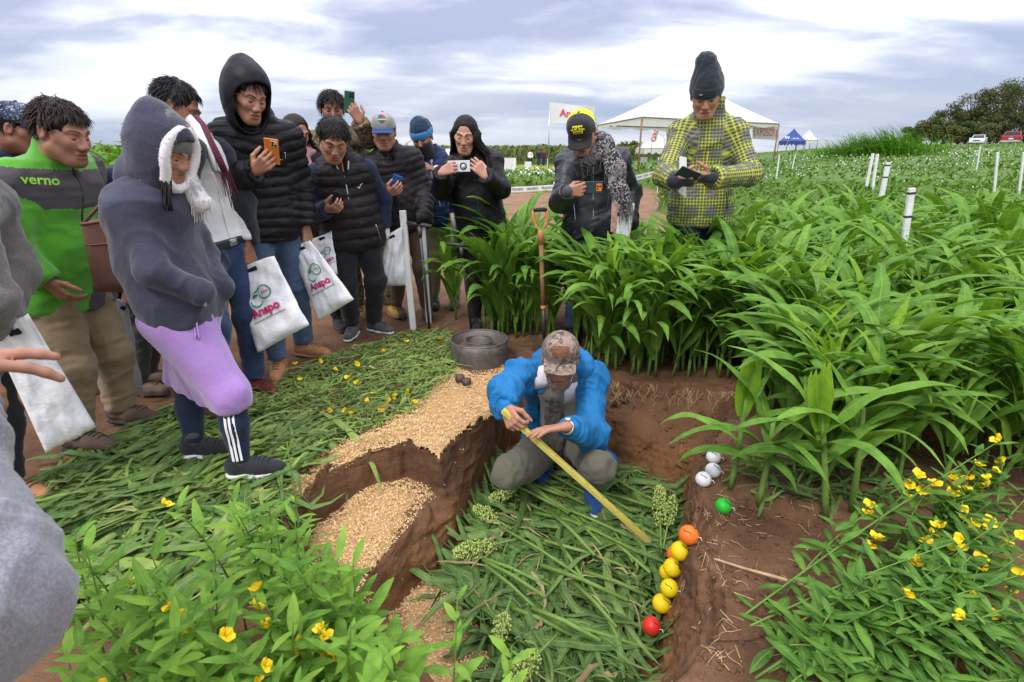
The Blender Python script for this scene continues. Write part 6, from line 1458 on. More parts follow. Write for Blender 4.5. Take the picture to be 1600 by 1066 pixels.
def bag(label, TL, TR, BR, BL, bulge=0.03, art=True, mat='bag_white', seed=0, front=(0, -1, 0), gather=0.0, scale=1.0):
    TL, TR, BR, BL = (np.asarray(x, float) for x in (TL, TR, BR, BL)); top = (TL+TR)/2
    root = thing('carrier_bag', top, label, 'bag', 'white carrier bags')
    n = nrm(np.cross(TR-BL, TL-BR)); 
    if np.dot(n, front) < 0: n = -n
    def base(u, v): return (TL*(1-u)+TR*u)*(1-v)+(BL*(1-u)+BR*u)*v
    def Pf(u, v, sg=1):
        e = (max(0, 4*u*(1-u))**0.45)*(0.30+0.70*min(1, v*1.4))*(max(0, min(1, (1-v)*9))**0.5)
        q = np.array([[u*3.2+seed, v*4.0, 1.7*seed]]); wr = 0.010*float(fbm(q*1.3, 3, 7+seed)[0])+0.007*float(ridge(np.array([[u*5+v*2.2+seed, v*1.7, seed]]), 2, seed)[0])*(1-0.5*v)
        return base(u, v)+n*(sg*bulge*e+wr)
    nu, nv = 22, 28
    V1, F1, _ = grid_sheet(lambda u, v: Pf(u, v, 1), nu, nv); V2, F2, _ = grid_sheet(lambda u, v: Pf(u, v, -1)-n*0.002, nu, nv)
    m = MB(); m.add(V1, F1[:, ::-1]); m.add(V2, F2); w = nu+1; N = len(V1)
    rim = list(range(nu+1))+[j*w+nu for j in range(1, nv+1)]+[nv*w+i for i in range(nu-1, -1, -1)]+[j*w for j in range(nv-1, 0, -1)]
    m.F += [(rim[i], rim[(i+1) % len(rim)], rim[(i+1) % len(rim)]+N, rim[i]+N) for i in range(len(rim))]
    m.build('bag_body', m_[mat], root)
    # the cut-out handle seen as a dark slot by the hand, and the welded seams
    P = [Pf(u, 0.075)+n*0.003 for u in np.linspace(0.36, 0.64, 8)]; MB().tube(P, 0.011, 6, flat=0.3).build('handle_slot', m_['black_lining'], root)
    if art:
        W = np.linalg.norm(BR-BL); H = np.linalg.norm((BL+BR)/2-top); asp = W/H
        def lay(V, F, mat_, nm):
            Q = np.array([Pf(0.5+x/asp*1.0, 0.5-y)+n*0.0055 for x, y in (np.asarray(V)*scale)[:, :2]]); mk(nm, Q, F, m_[mat_], root, smooth=False)
        f5 = np.array([(-0.06, 0.145), (0.02, 0.175), (0.055, 0.205), (0.052, 0.178), (0.0, 0.150), (-0.02, 0.12), (0.005, 0.105), (-0.055, 0.085), (-0.085, 0.085)]); lay(f5+[-0.025, 0.0], [tuple(range(9))], 'print_green', 'emblem')
        lay(*annulus(0.075, 0.115, 0.085, 0.018, -215, 145), 'print_green', 'emblem'); lay(*annulus(-0.065, 0.045, 0.082, 0.020, 170, 345), 'print_green', 'emblem'); lay(*annulus(-0.06, 0.050, 0.080, 0.016, 5, 165), 'print_gold', 'emblem')
        t, f = text_mesh('Años', 0.058, 0.0, 0.35); t[:, 0] += 0.078; t[:, 1] += 0.115; lay(t, f, 'print_pink', 'lettering')
        t, f = text_mesh('Anapo', 0.150, 0.0065); t[:, 1] -= 0.105; lay(t, f, 'print_pink', 'lettering')
        t, f = text_mesh('Produciendo alimento para Bolivia', 0.033, 0.0003, 0.5); t[:, 1] -= 0.205; lay(t, f, 'print_black', 'lettering')
    return root
if not ONLY:
    J = Pp('white_shirt'); Y = J.wr['L'][1]-0.03
    bag('large white bag with green and pink print, in front of the dark jeans', aty(351, 428, Y+0.02), aty(428, 400, Y), aty(482, 508, Y-0.12), aty(405, 551, Y-0.14), 0.040, seed=1, scale=0.97)
    J = Pp('hooded_boy'); Y = J.wr['L'][1]-0.03
    bag('white printed bag held at the hooded young man\'s side', aty(453, 386, Y), aty(486, 376, Y), aty(553, 468, Y-0.10), aty(497, 502, Y-0.10), 0.030, seed=2, scale=0.92)
    bag('white printed bag behind the one by the hooded young man\'s side', aty(488, 374, 3.72), aty(518, 362, 3.72), aty(528, 428, 3.68), aty(505, 440, 3.68), 0.02, seed=3, scale=0.95)
    J = Pp('vest'); Y = J.wr['L'][1]+0.02
    bag('plain white bag held by the man in the brown vest', aty(598, 372, Y), aty(628, 354, Y), aty(636, 447, Y+0.02), aty(593, 447, Y+0.02), 0.035, False, seed=4)
    bag('large white bag by the grey-brown sleeve at the left edge', aty(-16, 516, 1.60), aty(44, 490, 1.66), aty(150, 666, 1.74), aty(72, 709, 1.62), 0.02, False, seed=5)
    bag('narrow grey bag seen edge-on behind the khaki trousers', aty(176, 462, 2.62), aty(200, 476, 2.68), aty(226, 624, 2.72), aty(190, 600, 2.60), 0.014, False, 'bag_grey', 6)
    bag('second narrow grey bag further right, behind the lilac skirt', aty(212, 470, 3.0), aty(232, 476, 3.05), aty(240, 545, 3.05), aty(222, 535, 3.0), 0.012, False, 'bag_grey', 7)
    # brown handbag on the woman's far arm
    c = [aty(x, y, Y) for x, y, Y in ((126, 350, 2.20), (176, 342, 2.30), (222, 458, 2.30), (148, 456, 2.20))]
    root = thing('handbag', (c[0]+c[1])/2, 'brown leather handbag hanging between the green fleece and the woman in lilac', 'handbag')
    M('handbag_brown', (0.18, 0.088, 0.062), 0.5, var=0.12, bs=220, bstr=0.2); n = nrm(np.cross(c[1]-c[3], c[0]-c[2])); n = n if n[1] < 0 else -n
    def hb(u, v, sg): return (c[0]*(1-u)+c[1]*u)*(1-v)+(c[3]*(1-u)+c[2]*u)*v+n*sg*(0.045*(max(0, 4*u*(1-u))**0.35)*(0.55+0.45*v)*(max(0, min(1, (1-v)*8))**0.5)+0.004)
    m = MB(); V1, F1, _ = grid_sheet(lambda u, v: hb(u, v, 1), 16, 16); V2, F2, _ = grid_sheet(lambda u, v: hb(u, v, -1), 16, 16); m.add(V1, F1[:, ::-1]); m.add(V2, F2); w = 17; N = 289
    rim = [j*w for j in range(17)]+[16*w+i for i in range(1, 17)]+[j*w+16 for j in range(15, -1, -1)]; m.F += [(rim[i]+N, rim[i+1]+N, rim[i+1], rim[i]) for i in range(len(rim)-1)]
    m.build('bag_body', m_['handbag_brown'], root); MB().tube([hb(u, 0.0, 1)+[0, -0.002, 0] for u in np.linspace(0, 1, 12)]+[hb(u, 0.0, -1) for u in np.linspace(1, 0, 12)], 0.006, 6).build('rim', m_['handbag_brown'], root)
    MB().tube([hb(u, 0.30, 1)+n*0.002 for u in np.linspace(0, 1, 10)], 0.0028, 5).build('seam', m_['handbag_brown'], root); MB().box(hb(0.80, 0.42, 1)+n*0.004, (0.012, 0.006, 0.035), None, 0.002).build('zip_pull', m_['print_gold'], root)
    s0, s1 = hb(0.05, 0, 1), hb(0.95, 0, 1); top = aty(215, 290, 2.32); MB().tube([s0, s0*0.5+top*0.5+[-0.02, 0, 0.02], top, s1*0.5+top*0.5+[0.02, 0, 0.02], s1], 0.007, 6, flat=0.5).build('strap', m_['handbag_brown'], root)
    # leaflets under the leather-jacket man's arm
    J = Pp('leather'); c4 = [aty(x, y, Y+J.dy) for x, y, Y in ((968, 316, 3.24), (992, 318, 3.30), (983, 372, 3.30), (964, 366, 3.24))]
    root = thing('booklet', c4[0], 'white booklet with coloured print held by the man in the leather jacket', 'booklet', 'booklets held by the leather jacket')
    n = nrm(np.cross(c4[1]-c4[3], c4[0]-c4[2])); n = n if n[1] < 0 else -n
    V = np.array(c4+[p-n*0.012 for p in c4]); B6 = [(3, 2, 1, 0), (4, 5, 6, 7), (0, 1, 5, 4), (1, 2, 6, 5), (2, 3, 7, 6), (3, 0, 4, 7)]; mk('cover', V, B6, m_['print_white'], root, smooth=False)
    fx = lambda u, v: (c4[0]*(1-u)+c4[1]*u)*(1-v)+(c4[3]*(1-u)+c4[2]*u)*v+n*0.002
    for i, (ch, mt) in enumerate((('M', 'print_red'), ('O', 'print_gold'), ('O', 'print_green'))):
        t, f = text_mesh(ch, 0.16, 0.012); mk('lettering', [fx(0.62+y_*1.2*0.9, 0.22+0.15*i+x_*0.9) for x_, y_, _ in t], f, m_[mt], root, smooth=False)
    c5 = [aty(x, y, Y+J.dy) for x, y, Y in ((957, 318, 3.20), (972, 312, 3.26), (968, 368, 3.27), (955, 362, 3.21))]; M('booklet_pink', (0.55, 0.30, 0.26), 0.5, var=0.45, vs=30)
    root = thing('booklet', c5[0], 'pinkish booklet tucked beside the white one under the leather sleeve', 'booklet', 'booklets held by the leather jacket'); mk('cover', np.array(c5+[p-n*0.008 for p in c5]), B6, m_['booklet_pink'], root, smooth=False)
    c6 = [aty(x, y, Y+0.37) for x, y, Y in ((1062, 244, 3.22), (1073, 246, 3.24), (1072, 310, 3.24), (1060, 300, 3.22))]; root = thing('folded_paper', c6[0], 'folded white paper tucked behind the phone of the checked jacket', 'paper'); mk('sheet', np.array(c6+[p+np.array([0, 0.004, 0]) for p in c6]), B6, m_['print_white'], root, smooth=False)
# ------------------------------------------------------------------ tools and test gear by the pit
M('steel_worn', (0.20, 0.185, 0.17), 0.55, metal=0.6, var=0.3, vs=18, dirt=((0.13, 0.075, 0.045), 0.8)); M('steel_dark', (0.085, 0.08, 0.078), 0.5, metal=0.6, var=0.3, vs=20, dirt=((0.12, 0.07, 0.04), 0.6)); M('wood_handle', (0.34, 0.165, 0.075), 0.6, var=0.3, vs=14); M('plastic_orange', (0.60, 0.23, 0.10), 0.5, var=0.15, dirt=((0.40, 0.15, 0.07), 0.5)); M('rubber_black', (0.015, 0.015, 0.016), 0.6)
M('paint_white', (0.74, 0.74, 0.72), 0.7, var=0.08, vs=12, dirt=((0.50, 0.46, 0.40), 0.5)); M('iron_blade', (0.16, 0.10, 0.065), 0.75, metal=0.2, var=0.35, vs=20)
def ring(label, px, py, r, h, th, z=None):
    c = hitT(px, py); c[2] += -0.01 if z is None else z; root = thing('metal_ring', c, label, 'metal ring', 'steel infiltration rings')
    prof = [(r, 0), (r, h*0.3), (r*1.004, h*0.6), (r, h), (r-th*0.5, h+th*0.3), (r-th, h), (r-th, 0)]; MB().lathe(prof, c, 40).build('wall', m_['steel_worn'], root)
    a = np.linspace(0, 2*math.pi, 41); MB().tube([c+[(r-th/2)*math.cos(x), (r-th/2)*math.sin(x), h] for x in a], th*0.9, 6, cap=False).build('rim', m_['steel_worn'], root); return c
if not ONLY:
    c = ring('wide steel ring standing on the rice husk behind the blue jacket', 749, 562, 0.196, 0.165, 0.006)
    cI = c.copy(); root = thing('metal_ring', cI, 'small steel ring standing inside the wide ring', 'metal ring', 'steel infiltration rings')
    MB().lathe([(0.098, 0), (0.098, 0.155), (0.095, 0.158), (0.092, 0.155), (0.092, 0)], cI, 32).build('wall', m_['steel_worn'], root); a = np.linspace(0, 2*math.pi, 33); MB().tube([cI+[0.095*math.cos(x), 0.095*math.sin(x), 0.155] for x in a], 0.005, 6, cap=False).build('rim', m_['steel_worn'], root)
    f = MB(); V, F, _ = grid_sheet(lambda u, v: c+np.array([0.186*v*math.cos(6.2832*u), 0.186*v*math.sin(6.2832*u), 0.085+0.008*math.sin(9*u*6.28)*v]), 32, 6); tag(mk('ring_soil', V, F, m_['soil']), 'brown soil filling the wide steel ring', None, None, 'structure')
    for px, py, lb in ((719, 600, 'small dark core ring further left on the husk'), (729, 606, 'small dark core ring further right on the husk')):
        c = hitT(px, py)+[0, 0, 0.012]; root = thing('core_ring', c, lb, 'core ring', 'soil core rings'); MB().lathe([(0, 0.042), (0.022, 0.042), (0.026, 0.044), (0.0285, 0.044), (0.0285, 0.0), (0, 0)], c, 20).build('cylinder', m_['steel_dark'], root); MB().lathe([(0, 0.0435), (0.0225, 0.0435), (0.0225, 0.041)], c, 16).build('soil_core', m_['soil'], root)
    def auger(label, top, bot, Y, hw, ang, cap_=None, r=0.011):
        B = hitT(*bot); A = aty(*top, Y if Y else B[1]); d = nrm(A-B); root = thing('soil_auger', B, label, 'soil auger', 'T-handled soil augers')
        MB().tube([B-d*0.05, A], r, 10).build('shaft', m_['steel_dark'], root); w = nrm(np.array([math.cos(ang), math.sin(ang), -0.10])); MB().tube([A-w*hw, A+w*hw], 0.0135, 10).build('handle', m_['steel_dark'], root)
        MB().tube([A-d*0.10, A-d*0.02], [r, r*2.0], 10).build('socket', m_['steel_dark'], root)
        if cap_: MB().lathe([(0, 0.075), (0.018, 0.075), (0.022, 0.070), (0.022, 0.0), (0, 0)], A+d*0.008, 16).build('grip', m_['rubber_black'], root)
    auger('soil auger with a black capped grip beside the white stake', (655, 351), (672, 523), None, 0.095, -0.2, True)
    auger('soil auger with a square head half hidden in the green plants', (720, 383), (737, 520), None, 0.115, 0.05, None, 0.010)
    A = aty(717, 371, 3.75); MB(); root = thing('sampling_tube', aty(706, 333, 3.8), 'short brass-capped tube standing up among the plants by the black coat', 'tube'); MB().tube([aty(712, 372, 3.8), aty(706, 333, 3.8)], 0.017, 12).build('tube_body', m_['steel_worn'], root)
    MB().box(aty(719, 376, hitT(737, 520)[1]-0.01), (0.055, 0.05, 0.06), None, 0.006).build('hammer_head', m_['steel_dark'], None) if False else None
    # shovel stuck upright
    B = hitT(851, 548); T0 = aty(844, 330, B[1]-0.02); d = nrm(T0-B); s_ = nrm(np.cross(d, [0, 1, 0])); s_ = s_ if s_[0] > 0 else -s_; nn = np.cross(s_, d); root = thing('shovel', B, 'shovel with an orange D-handle and wooden shaft standing before the plants', 'shovel')
    L = np.linalg.norm(T0-B); P = lambda t: B+d*L*t
    MB().tube([P(0.33), P(0.55), P(0.80)], 0.0165, 12).build('shaft', m_['wood_handle'], root); MB().tube([P(0.78), P(0.84), P(0.88)], [0.0185, 0.0195, 0.022], 12).build('handle_socket', m_['plastic_orange'], root)
    for e in (-1, 1): MB().tube([P(0.865)+s_*e*0.008, P(0.91)+s_*e*0.036, P(0.96)+s_*e*0.047, P(1.0)+s_*e*0.044, P(1.013)+s_*e*0.030], [0.013, 0.0125, 0.0125, 0.012, 0.011], 10).build('handle_arm', m_['plastic_orange'], root)
    MB().tube([P(1.006)-s_*0.045, P(1.010), P(1.006)+s_*0.045], 0.0135, 10).build('grip', m_['rubber_black'], root); MB().tube([P(0.315), P(0.345)], 0.0185, 12).build('collar', m_['plastic_orange'], root); MB().tube([P(0.10), P(0.2), P(0.325)], [0.011, 0.013, 0.0165], 12).build('neck', m_['steel_dark'], root)
    V, F, _ = grid_sheet(lambda u, v: P(0.12-0.20*v)+s_*(u-0.5)*0.175*(1 if v < 0.6 else 1-(v-0.6)*1.1)+nn*(0.028*(2*u-1)**2-0.012), 10, 10); n2 = len(V); m = MB(); m.add(V, F); m.add(V+nn*0.003, F[:, ::-1]); m.build('blade', m_['iron_blade'], root)
    # stakes near the pit
    def stake(label, top, bot, Y=None, w=0.05, t=0.022, name='stake', grp=None, ties=(), parts=True):
        B = hitT(*bot) if Y is None else aty(*bot, Y); A = aty(*top, B[1] if Y is None else Y); d = nrm(A-B); L = np.linalg.norm(A-B); x = nrm(np.cross(d, [0.12, 1, 0])); R = np.stack([x, np.cross(d, x), d], 1); g = float(T(B[0], B[1])[0]); base = B-d*max(0, (B[2]-g))/max(d[2], 0.2)-d*0.04
        root = thing(name, base, label, 'stake', grp); l2 = np.linalg.norm(A-base); MB().box(base+d*l2/2, (w, t, l2), R, 0.003).build('board', m_['paint_white'], root)
        for tt in ties: MB().box(base+d*(l2-tt), (w*1.12, t*1.3, 0.014), R, 0.002).build('tie', m_['rubber_black'], root)
        return A, d, x
    stake('white wooden stake standing beside the mulch, left of the augers', (629, 329), (646, 515), None, 0.050)
    stake('short white stake standing just behind the auger with the black grip', (660, 352), (668, 470), 4.25, 0.045)
    stake('tall white stake with black ties standing in the green crop', (1425, 294), (1411, 388), 3.9, 0.040, 0.03, ties=(0.035, 0.20))
    stake('white stake with black ties further back in the white-flowered crop', (1388, 254), (1380, 294), 6.3, 0.050, 0.03, ties=(0.03, 0.16))
    for i, (tp, bt, Y) in enumerate((((1364, 240), (1360, 260), 12.0), ((1371, 241), (1368, 262), 11.5))): stake(('leftmost' if i == 0 else 'rightmost')+' of the thin pale pair of stakes behind the tied stakes', tp, bt, Y, 0.05, 0.04, grp='small white stakes in the far crop')
    for i, (tp, bt, Y, lb) in enumerate((((1218, 242), (1215, 264), 17, 'small white stake just right of the tent pole'), ((1243, 241), (1241, 250), 24, 'tiny white stake between the tent pole and the grass clump'), ((1559, 238), (1557, 260), 10, 'thin grey stake in the crop below the red pickup'), ((1600, 238), (1597, 262), 10, 'thin stake at the right edge of the photo'), ((1532, 228), (1530, 240), 20, 'small stake below the white pickup'), ((1029, 246), (1028, 276), 20, 'white stake holding the tape end left of the checked jacket'))): stake(lb, tp, bt, Y, 0.036, 0.03, grp='small white stakes in the far crop')
    # yellow wooden measuring stick from the crouching man's hand to the stalks
    J = Pp('crouching'); A = J.wr['R']+J.hd['R']*0.075+J.hn['R']*0.02; Bp = atz(1013, 845, -0.335); D = nrm(Bp-A); A2 = A-D*0.075; L = np.linalg.norm(Bp-A2)
    x = nrm(np.cross(D, [0, 0, 1])); up = np.cross(x, D); up = up if up[2] > 0 else -up; x = np.cross(D, up)*-1; R = np.stack([D, x, up], 1); root = thing('measuring_stick', A2, 'long yellow wooden measuring stick slanting from the crouching man\'s hand', 'measuring stick')
    M('stick_yellow', (0.58, 0.50, 0.10), 0.5, var=0.12, vs=10, dirt=((0.35, 0.25, 0.10), 0.4)); M('stick_wood', (0.42, 0.28, 0.12), 0.6)
    MB().box(A2+D*L/2, (L, 0.030, 0.022), R, 0.002).build('bar', m_['stick_yellow'], root); MB().box(Bp+D*0.002, (0.006, 0.031, 0.023), R, 0.001).build('end_cap', m_['stick_wood'], root)
    tk = MB(); nT = int(L/0.01)
    for i in range(1, nT):
        l = 0.014 if i % 10 == 0 else (0.010 if i % 5 == 0 else 0.006); p = A2+D*0.01*i+up*0.0113+x*(0.015-l/2); tk.add([p-D*0.0010-x*l/2, p+D*0.0010-x*l/2, p+D*0.0010+x*l/2, p-D*0.0010+x*l/2], [(0, 1, 2, 3)])
    tag(tk.build('tick_marks', m_['print_black'], root, smooth=False), kind='stuff')
    for i in range(1, int(L/0.1)+1):
        t, f = text_mesh(str(i*10), 0.013); q = A2+D*(0.1*i+0.012)+up*0.0116-x*0.006; 
        if len(t): mk('numeral', [q+D*a-x*b*-1 for a, b, _ in t], f, m_['print_black'], root, smooth=False)
    # balls
    for k, c in dict(ball_white=(0.78, 0.78, 0.79), ball_green=(0.02, 0.44, 0.03), ball_orange=(0.82, 0.17, 0.02), ball_yellow=(0.83, 0.60, 0.01), ball_red=(0.66, 0.03, 0.02)).items(): M(k, c, 0.42, var=0.05, vs=9, bs=420, bstr=0.12, dirt=((0.22, 0.12, 0.06), 0.12))
    BALLS = [(1115, 714, 0.0335, 'white', 'topmost of the three white balls on the pit wall'), (1114, 735, 0.0335, 'white', 'middle one of the three white balls, touching both others'), (1099, 749, 0.0335, 'white', 'lowest of the three white balls, nearest the pit'),
             (1130, 791, 0.033, 'green', 'bright green ball half sunk in the soil below the plant'), (1076, 836, 0.0365, 'orange', 'orange ball at the top of the row of coloured balls'), (1055, 866, 0.036, 'orange', 'orange ball mostly hidden behind the first yellow ball'), (1063, 861, 0.0365, 'yellow', 'yellow ball just below the orange ball, crossed by a pale root'),
             (1043, 894, 0.0345, 'yellow', 'yellow ball partly hidden behind another, on its left'), (1051, 887, 0.0365, 'yellow', 'yellow ball with a black mark in front of the half hidden one'), (1046, 919, 0.0345, 'yellow', 'fourth yellow ball down, above the lowest yellow'), (1034, 943, 0.0365, 'yellow', 'lowest yellow ball, nearest to the red ball'), (1018, 978, 0.034, 'red', 'single red ball at the bottom of the row')]
    pos = []
    for px, py, r, colr, lb in BALLS:
        d = nrm(ray(px, py)); t = np.linspace(0.8, 3.5, 1400); P = CP+t[:, None]*d; pen = np.full(len(t), -1.0)
        for a_ in np.linspace(0, 2*math.pi, 12, endpoint=False):
            for f_ in (0.0, 0.5, 0.85): ox, oy = math.cos(a_)*r*f_, math.sin(a_)*r*f_; g = np.maximum(Tq(P[:, 0]+ox, P[:, 1]+oy), FLOOR+0.09); pen = np.maximum(pen, g-(P[:, 2]-r*math.sqrt(1-f_*f_)))
        i = int(np.argmax(pen > r*(0.15 if colr != 'green' else 1.0))); c = P[i]
        for c2, r2 in pos:                                        # keep balls from running into each other
            dd = np.linalg.norm(c-c2)
            if dd < (r+r2)*0.97: c = c+nrm(c-c2+1e-6)*((r+r2)*0.97-dd)*np.array([1, 1, 1])
        pos.append((c, r)); root = thing('ball', c-[0, 0, r], lb, 'ball', 'coloured balls at the pit edge')
        MB().ell(c, (r, r, r*0.985), 24, 16).build('shell', m_['ball_'+colr], root)
        a0 = rnd.uniform(0, 6.28); n = nrm(np.array([math.cos(a0)*0.4, -0.5, 0.85])); u = nrm(np.cross(n, [1, 0.2, 0])); v = np.cross(n, u); tt = np.linspace(-0.45, 0.45, 8)
        MB().tube([c+nrm(n+u*x+v*0.25*math.sin(5*x))*r*1.004 for x in tt], 0.0022, 5, flat=0.6).build('ink_mark', m_['print_black'], root)
        h = c+nrm(np.array([0.5, -0.5, 0.2]))*r; MB().tube([h, h+[0.008, -0.006, 0.004], h+[0.012, -0.012, -0.006]], 0.0016, 4).build('thread', m_['print_white'], root)
# ------------------------------------------------------------------ plants
def leafmat(name, stops, rough=0.56, trans=0.32, rib=(0.30, 0.42, 0.12), ribw=0.045, veins=True, spec=0.17, wear=0.15):
    m, nt, b, out = newmat(name); at = nd(nt, 'ShaderNodeAttribute', attribute_name='tint'); oi = nd(nt, 'ShaderNodeObjectInfo')
    v = mth(nt, 'FRACT', mth(nt, 'ADD', at.outputs['Fac'], oi.outputs['Random'])); uv = nd(nt, 'ShaderNodeUVMap', uv_map='UVMap'); sp = nd(nt, 'ShaderNodeSeparateXYZ'); nt.links.new(uv.outputs[0], sp.inputs[0])
    n = len(stops); c = ramp(nt, v, [(i/(n-1), s) for i, s in enumerate(stops)])
    co = nd(nt, 'ShaderNodeNewGeometry').outputs['Position']
    c = mixc(nt, 0.4, c, ramp(nt, noise(nt, 22, 4, 0.6, co), [(0.3, tuple(x*0.55 for x in stops[0])), (0.7, tuple(min(1, x*1.25) for x in stops[-1]))]))
    if wear:
        w = ramp(nt, noise(nt, 75, 4, 0.7, co), [(0.66, (0, 0, 0)), (0.74, (1, 1, 1))]); c = mixc(nt, mth(nt, 'MULTIPLY', w, wear*2), c, (0.30, 0.26, 0.10))
    d = mth(nt, 'ABSOLUTE', mth(nt, 'SUBTRACT', sp.outputs[0], 0.5)); f = nd(nt, 'ShaderNodeMapRange'); nt.links.new(d, f.inputs[0]); f.inputs[1].default_value = ribw*0.5; f.inputs[2].default_value = ribw; f.inputs[3].default_value = 0.65; f.inputs[4].default_value = 0
    c = mixc(nt, f.outputs[0], c, rib); nt.links.new(c, b.inputs['Base Color'])
    b.inputs['Roughness'].default_value = rough; b.inputs['Specular IOR Level'].default_value = spec
    if veins:
        wv = nd(nt, 'ShaderNodeMath', operation='SINE'); nt.links.new(mth(nt, 'MULTIPLY', sp.outputs[0], 75.0), wv.inputs[0]); bump(nt, b, mth(nt, 'ADD', mth(nt, 'MULTIPLY', wv.outputs[0], 0.3), noise(nt, 30, 3, 0.5, co)), 0.22, 0.004)
    tr = nd(nt, 'ShaderNodeBsdfTranslucent'); nt.links.new(mixc(nt, 1.0, c, (1.0, 1.0, 0.45), 'MULTIPLY'), tr.inputs[0]); mx = nd(nt, 'ShaderNodeMixShader'); mx.inputs[0].default_value = trans
    nt.links.new(b.outputs[0], mx.inputs[1]); nt.links.new(tr.outputs[0], mx.inputs[2]); nt.links.new(mx.outputs[0], out.inputs[0]); MATS[name] = m; return m
G = MATS
leafmat('leaf_sorghum', [(0.065, 0.175, 0.022), (0.105, 0.25, 0.032), (0.15, 0.32, 0.042), (0.23, 0.42, 0.055)], trans=0.32)
leafmat('leaf_young', [(0.20, 0.38, 0.03), (0.28, 0.48, 0.045)], trans=0.4)
leafmat('stem_green', [(0.12, 0.22, 0.04), (0.19, 0.31, 0.07)], trans=0.0, ribw=0.001, veins=False)
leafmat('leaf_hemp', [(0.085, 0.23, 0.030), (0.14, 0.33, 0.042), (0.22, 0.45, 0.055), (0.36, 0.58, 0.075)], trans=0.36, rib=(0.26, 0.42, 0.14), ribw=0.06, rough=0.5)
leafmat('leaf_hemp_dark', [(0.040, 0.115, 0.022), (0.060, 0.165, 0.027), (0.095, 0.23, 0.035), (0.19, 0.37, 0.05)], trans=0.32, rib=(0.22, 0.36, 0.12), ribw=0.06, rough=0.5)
leafmat('leaf_dry', [(0.22, 0.15, 0.07), (0.34, 0.25, 0.12), (0.42, 0.36, 0.18)], trans=0.1, rib=(0.4, 0.33, 0.18), rough=0.8)
leafmat('leaf_cut', [(0.036, 0.088, 0.020), (0.062, 0.135, 0.030), (0.098, 0.185, 0.044), (0.18, 0.27, 0.075)], trans=0.06, rib=(0.24, 0.33, 0.12), rough=0.55)
leafmat('leaf_mulch', [(0.10, 0.185, 0.034), (0.16, 0.29, 0.045), (0.23, 0.38, 0.06), (0.36, 0.42, 0.14)], trans=0.15, rib=(0.26, 0.36, 0.12), rough=0.6)
leafmat('leaf_far', [(0.065, 0.135, 0.016), (0.10, 0.20, 0.023), (0.15, 0.27, 0.032)], trans=0.25, veins=False, wear=0.05)
leafmat('leaf_mustard', [(0.20, 0.30, 0.02), (0.32, 0.40, 0.02), (0.46, 0.46, 0.02)], trans=0.25, veins=False)
leafmat('leaf_farcorn', [(0.075, 0.105, 0.022), (0.12, 0.155, 0.03), (0.17, 0.19, 0.045)], trans=0.2, veins=False)
leafmat('leaf_bush', [(0.08, 0.22, 0.018), (0.13, 0.32, 0.025), (0.20, 0.42, 0.04)], trans=0.25, veins=False)
M('petal_yellow', (0.88, 0.63, 0.01), 0.5, var=0.15, vs=40, bstr=0.1); M('petal_white', (0.78, 0.76, 0.78), 0.6); M('sepal', (0.28, 0.36, 0.10), 0.7); M('panicle', (0.42, 0.52, 0.14), 0.7, var=0.35, vs=60); M('root_pale', (0.50, 0.34, 0.19), 0.8, var=0.3, vs=20); M('straw', (0.55, 0.38, 0.18), 0.8, var=0.35, vs=20)
def frames(P):
    T_ = np.gradient(P, axis=0); return T_/np.maximum(np.linalg.norm(T_, axis=1, keepdims=True), 1e-9)
def strip(P, W, side, fold=0.3, wave=0.0, ph=0.0, nx=2, roll=0.0):
    """leaf blade: nx quads across, V-fold along the midrib, wavy edges"""
    n = len(P); Tn = frames(P); V = []; UV = []
    for i in range(n):
        s = side-Tn[i]*np.dot(side, Tn[i]); s = nrm(s); u = np.cross(s, Tn[i])
        if roll: a = roll*i/(n-1); s, u = s*math.cos(a)+u*math.sin(a), u*math.cos(a)-s*math.sin(a)
        for j in range(nx+1):
            x = 2*j/nx-1; V.append(P[i]+s*x*W[i]+u*(abs(x)*fold*W[i]+wave*W[i]*math.sin(ph+i*1.15+(1.7 if x > 0 else 0))*abs(x))); UV.append((j/nx, i/(n-1)))
    w = nx+1; F = [(i*w+j, i*w+j+1, (i+1)*w+j+1, (i+1)*w+j) for i in range(n-1) for j in range(nx)]
    return np.array(V), F, np.array(UV)
class LB:
    def __init__(s): s.V, s.F, s.U, s.T, s.n = [], [], [], [], 0
    def add(s, V, F, U=None, tint=0.0):
        s.V.append(np.asarray(V, float)); s.F += [tuple(i+s.n for i in f) for f in F]; s.U.append(np.full((len(V), 2), 0.2) if U is None else U); s.T.append(np.full(len(V), tint)); s.n += len(V)
    def mesh(s, name, mat):
        me = bpy.data.meshes.new(name); set_mesh(me, np.vstack(s.V), s.F, True, np.vstack(s.U), {'tint': np.concatenate(s.T)}); me.materials.append(mat); return me
    def obj(s, name, mat, label, kind='stuff'): 
        o = bpy.data.objects.new(name, s.mesh(name, mat)); COL.objects.link(o); return tag(o, label, None, None, kind)
def grass_leaf(L, W, a0, a1, r, n=11, pw=1.3, wave=0.25):
    t = np.linspace(0, 1, n); a = a0+(a1-a0)*t**(pw*r.uniform(0.9, 1.6)); st = L/(n-1)
    P = np.zeros((n, 3)); 
    for i in range(1, n): P[i] = P[i-1]+st*np.array([math.sin((a[i]+a[i-1])/2), 0.12*math.sin(2.2*t[i]+r.uniform(-0.3, 0.3))*r.choice((-1, 1))*0.5, math.cos((a[i]+a[i-1])/2)])
    Wd = W*np.minimum(1, 0.45+2.2*t)*(1-t**2.6)**0.9*0.5; Wd[-1] = 0.0006
    return strip(P, Wd, np.array([0, 1.0, 0]), 0.35, wave, r.uniform(0, 6.28), 2, r.uniform(-0.7, 0.7))
R8 = np.random.default_rng(21)
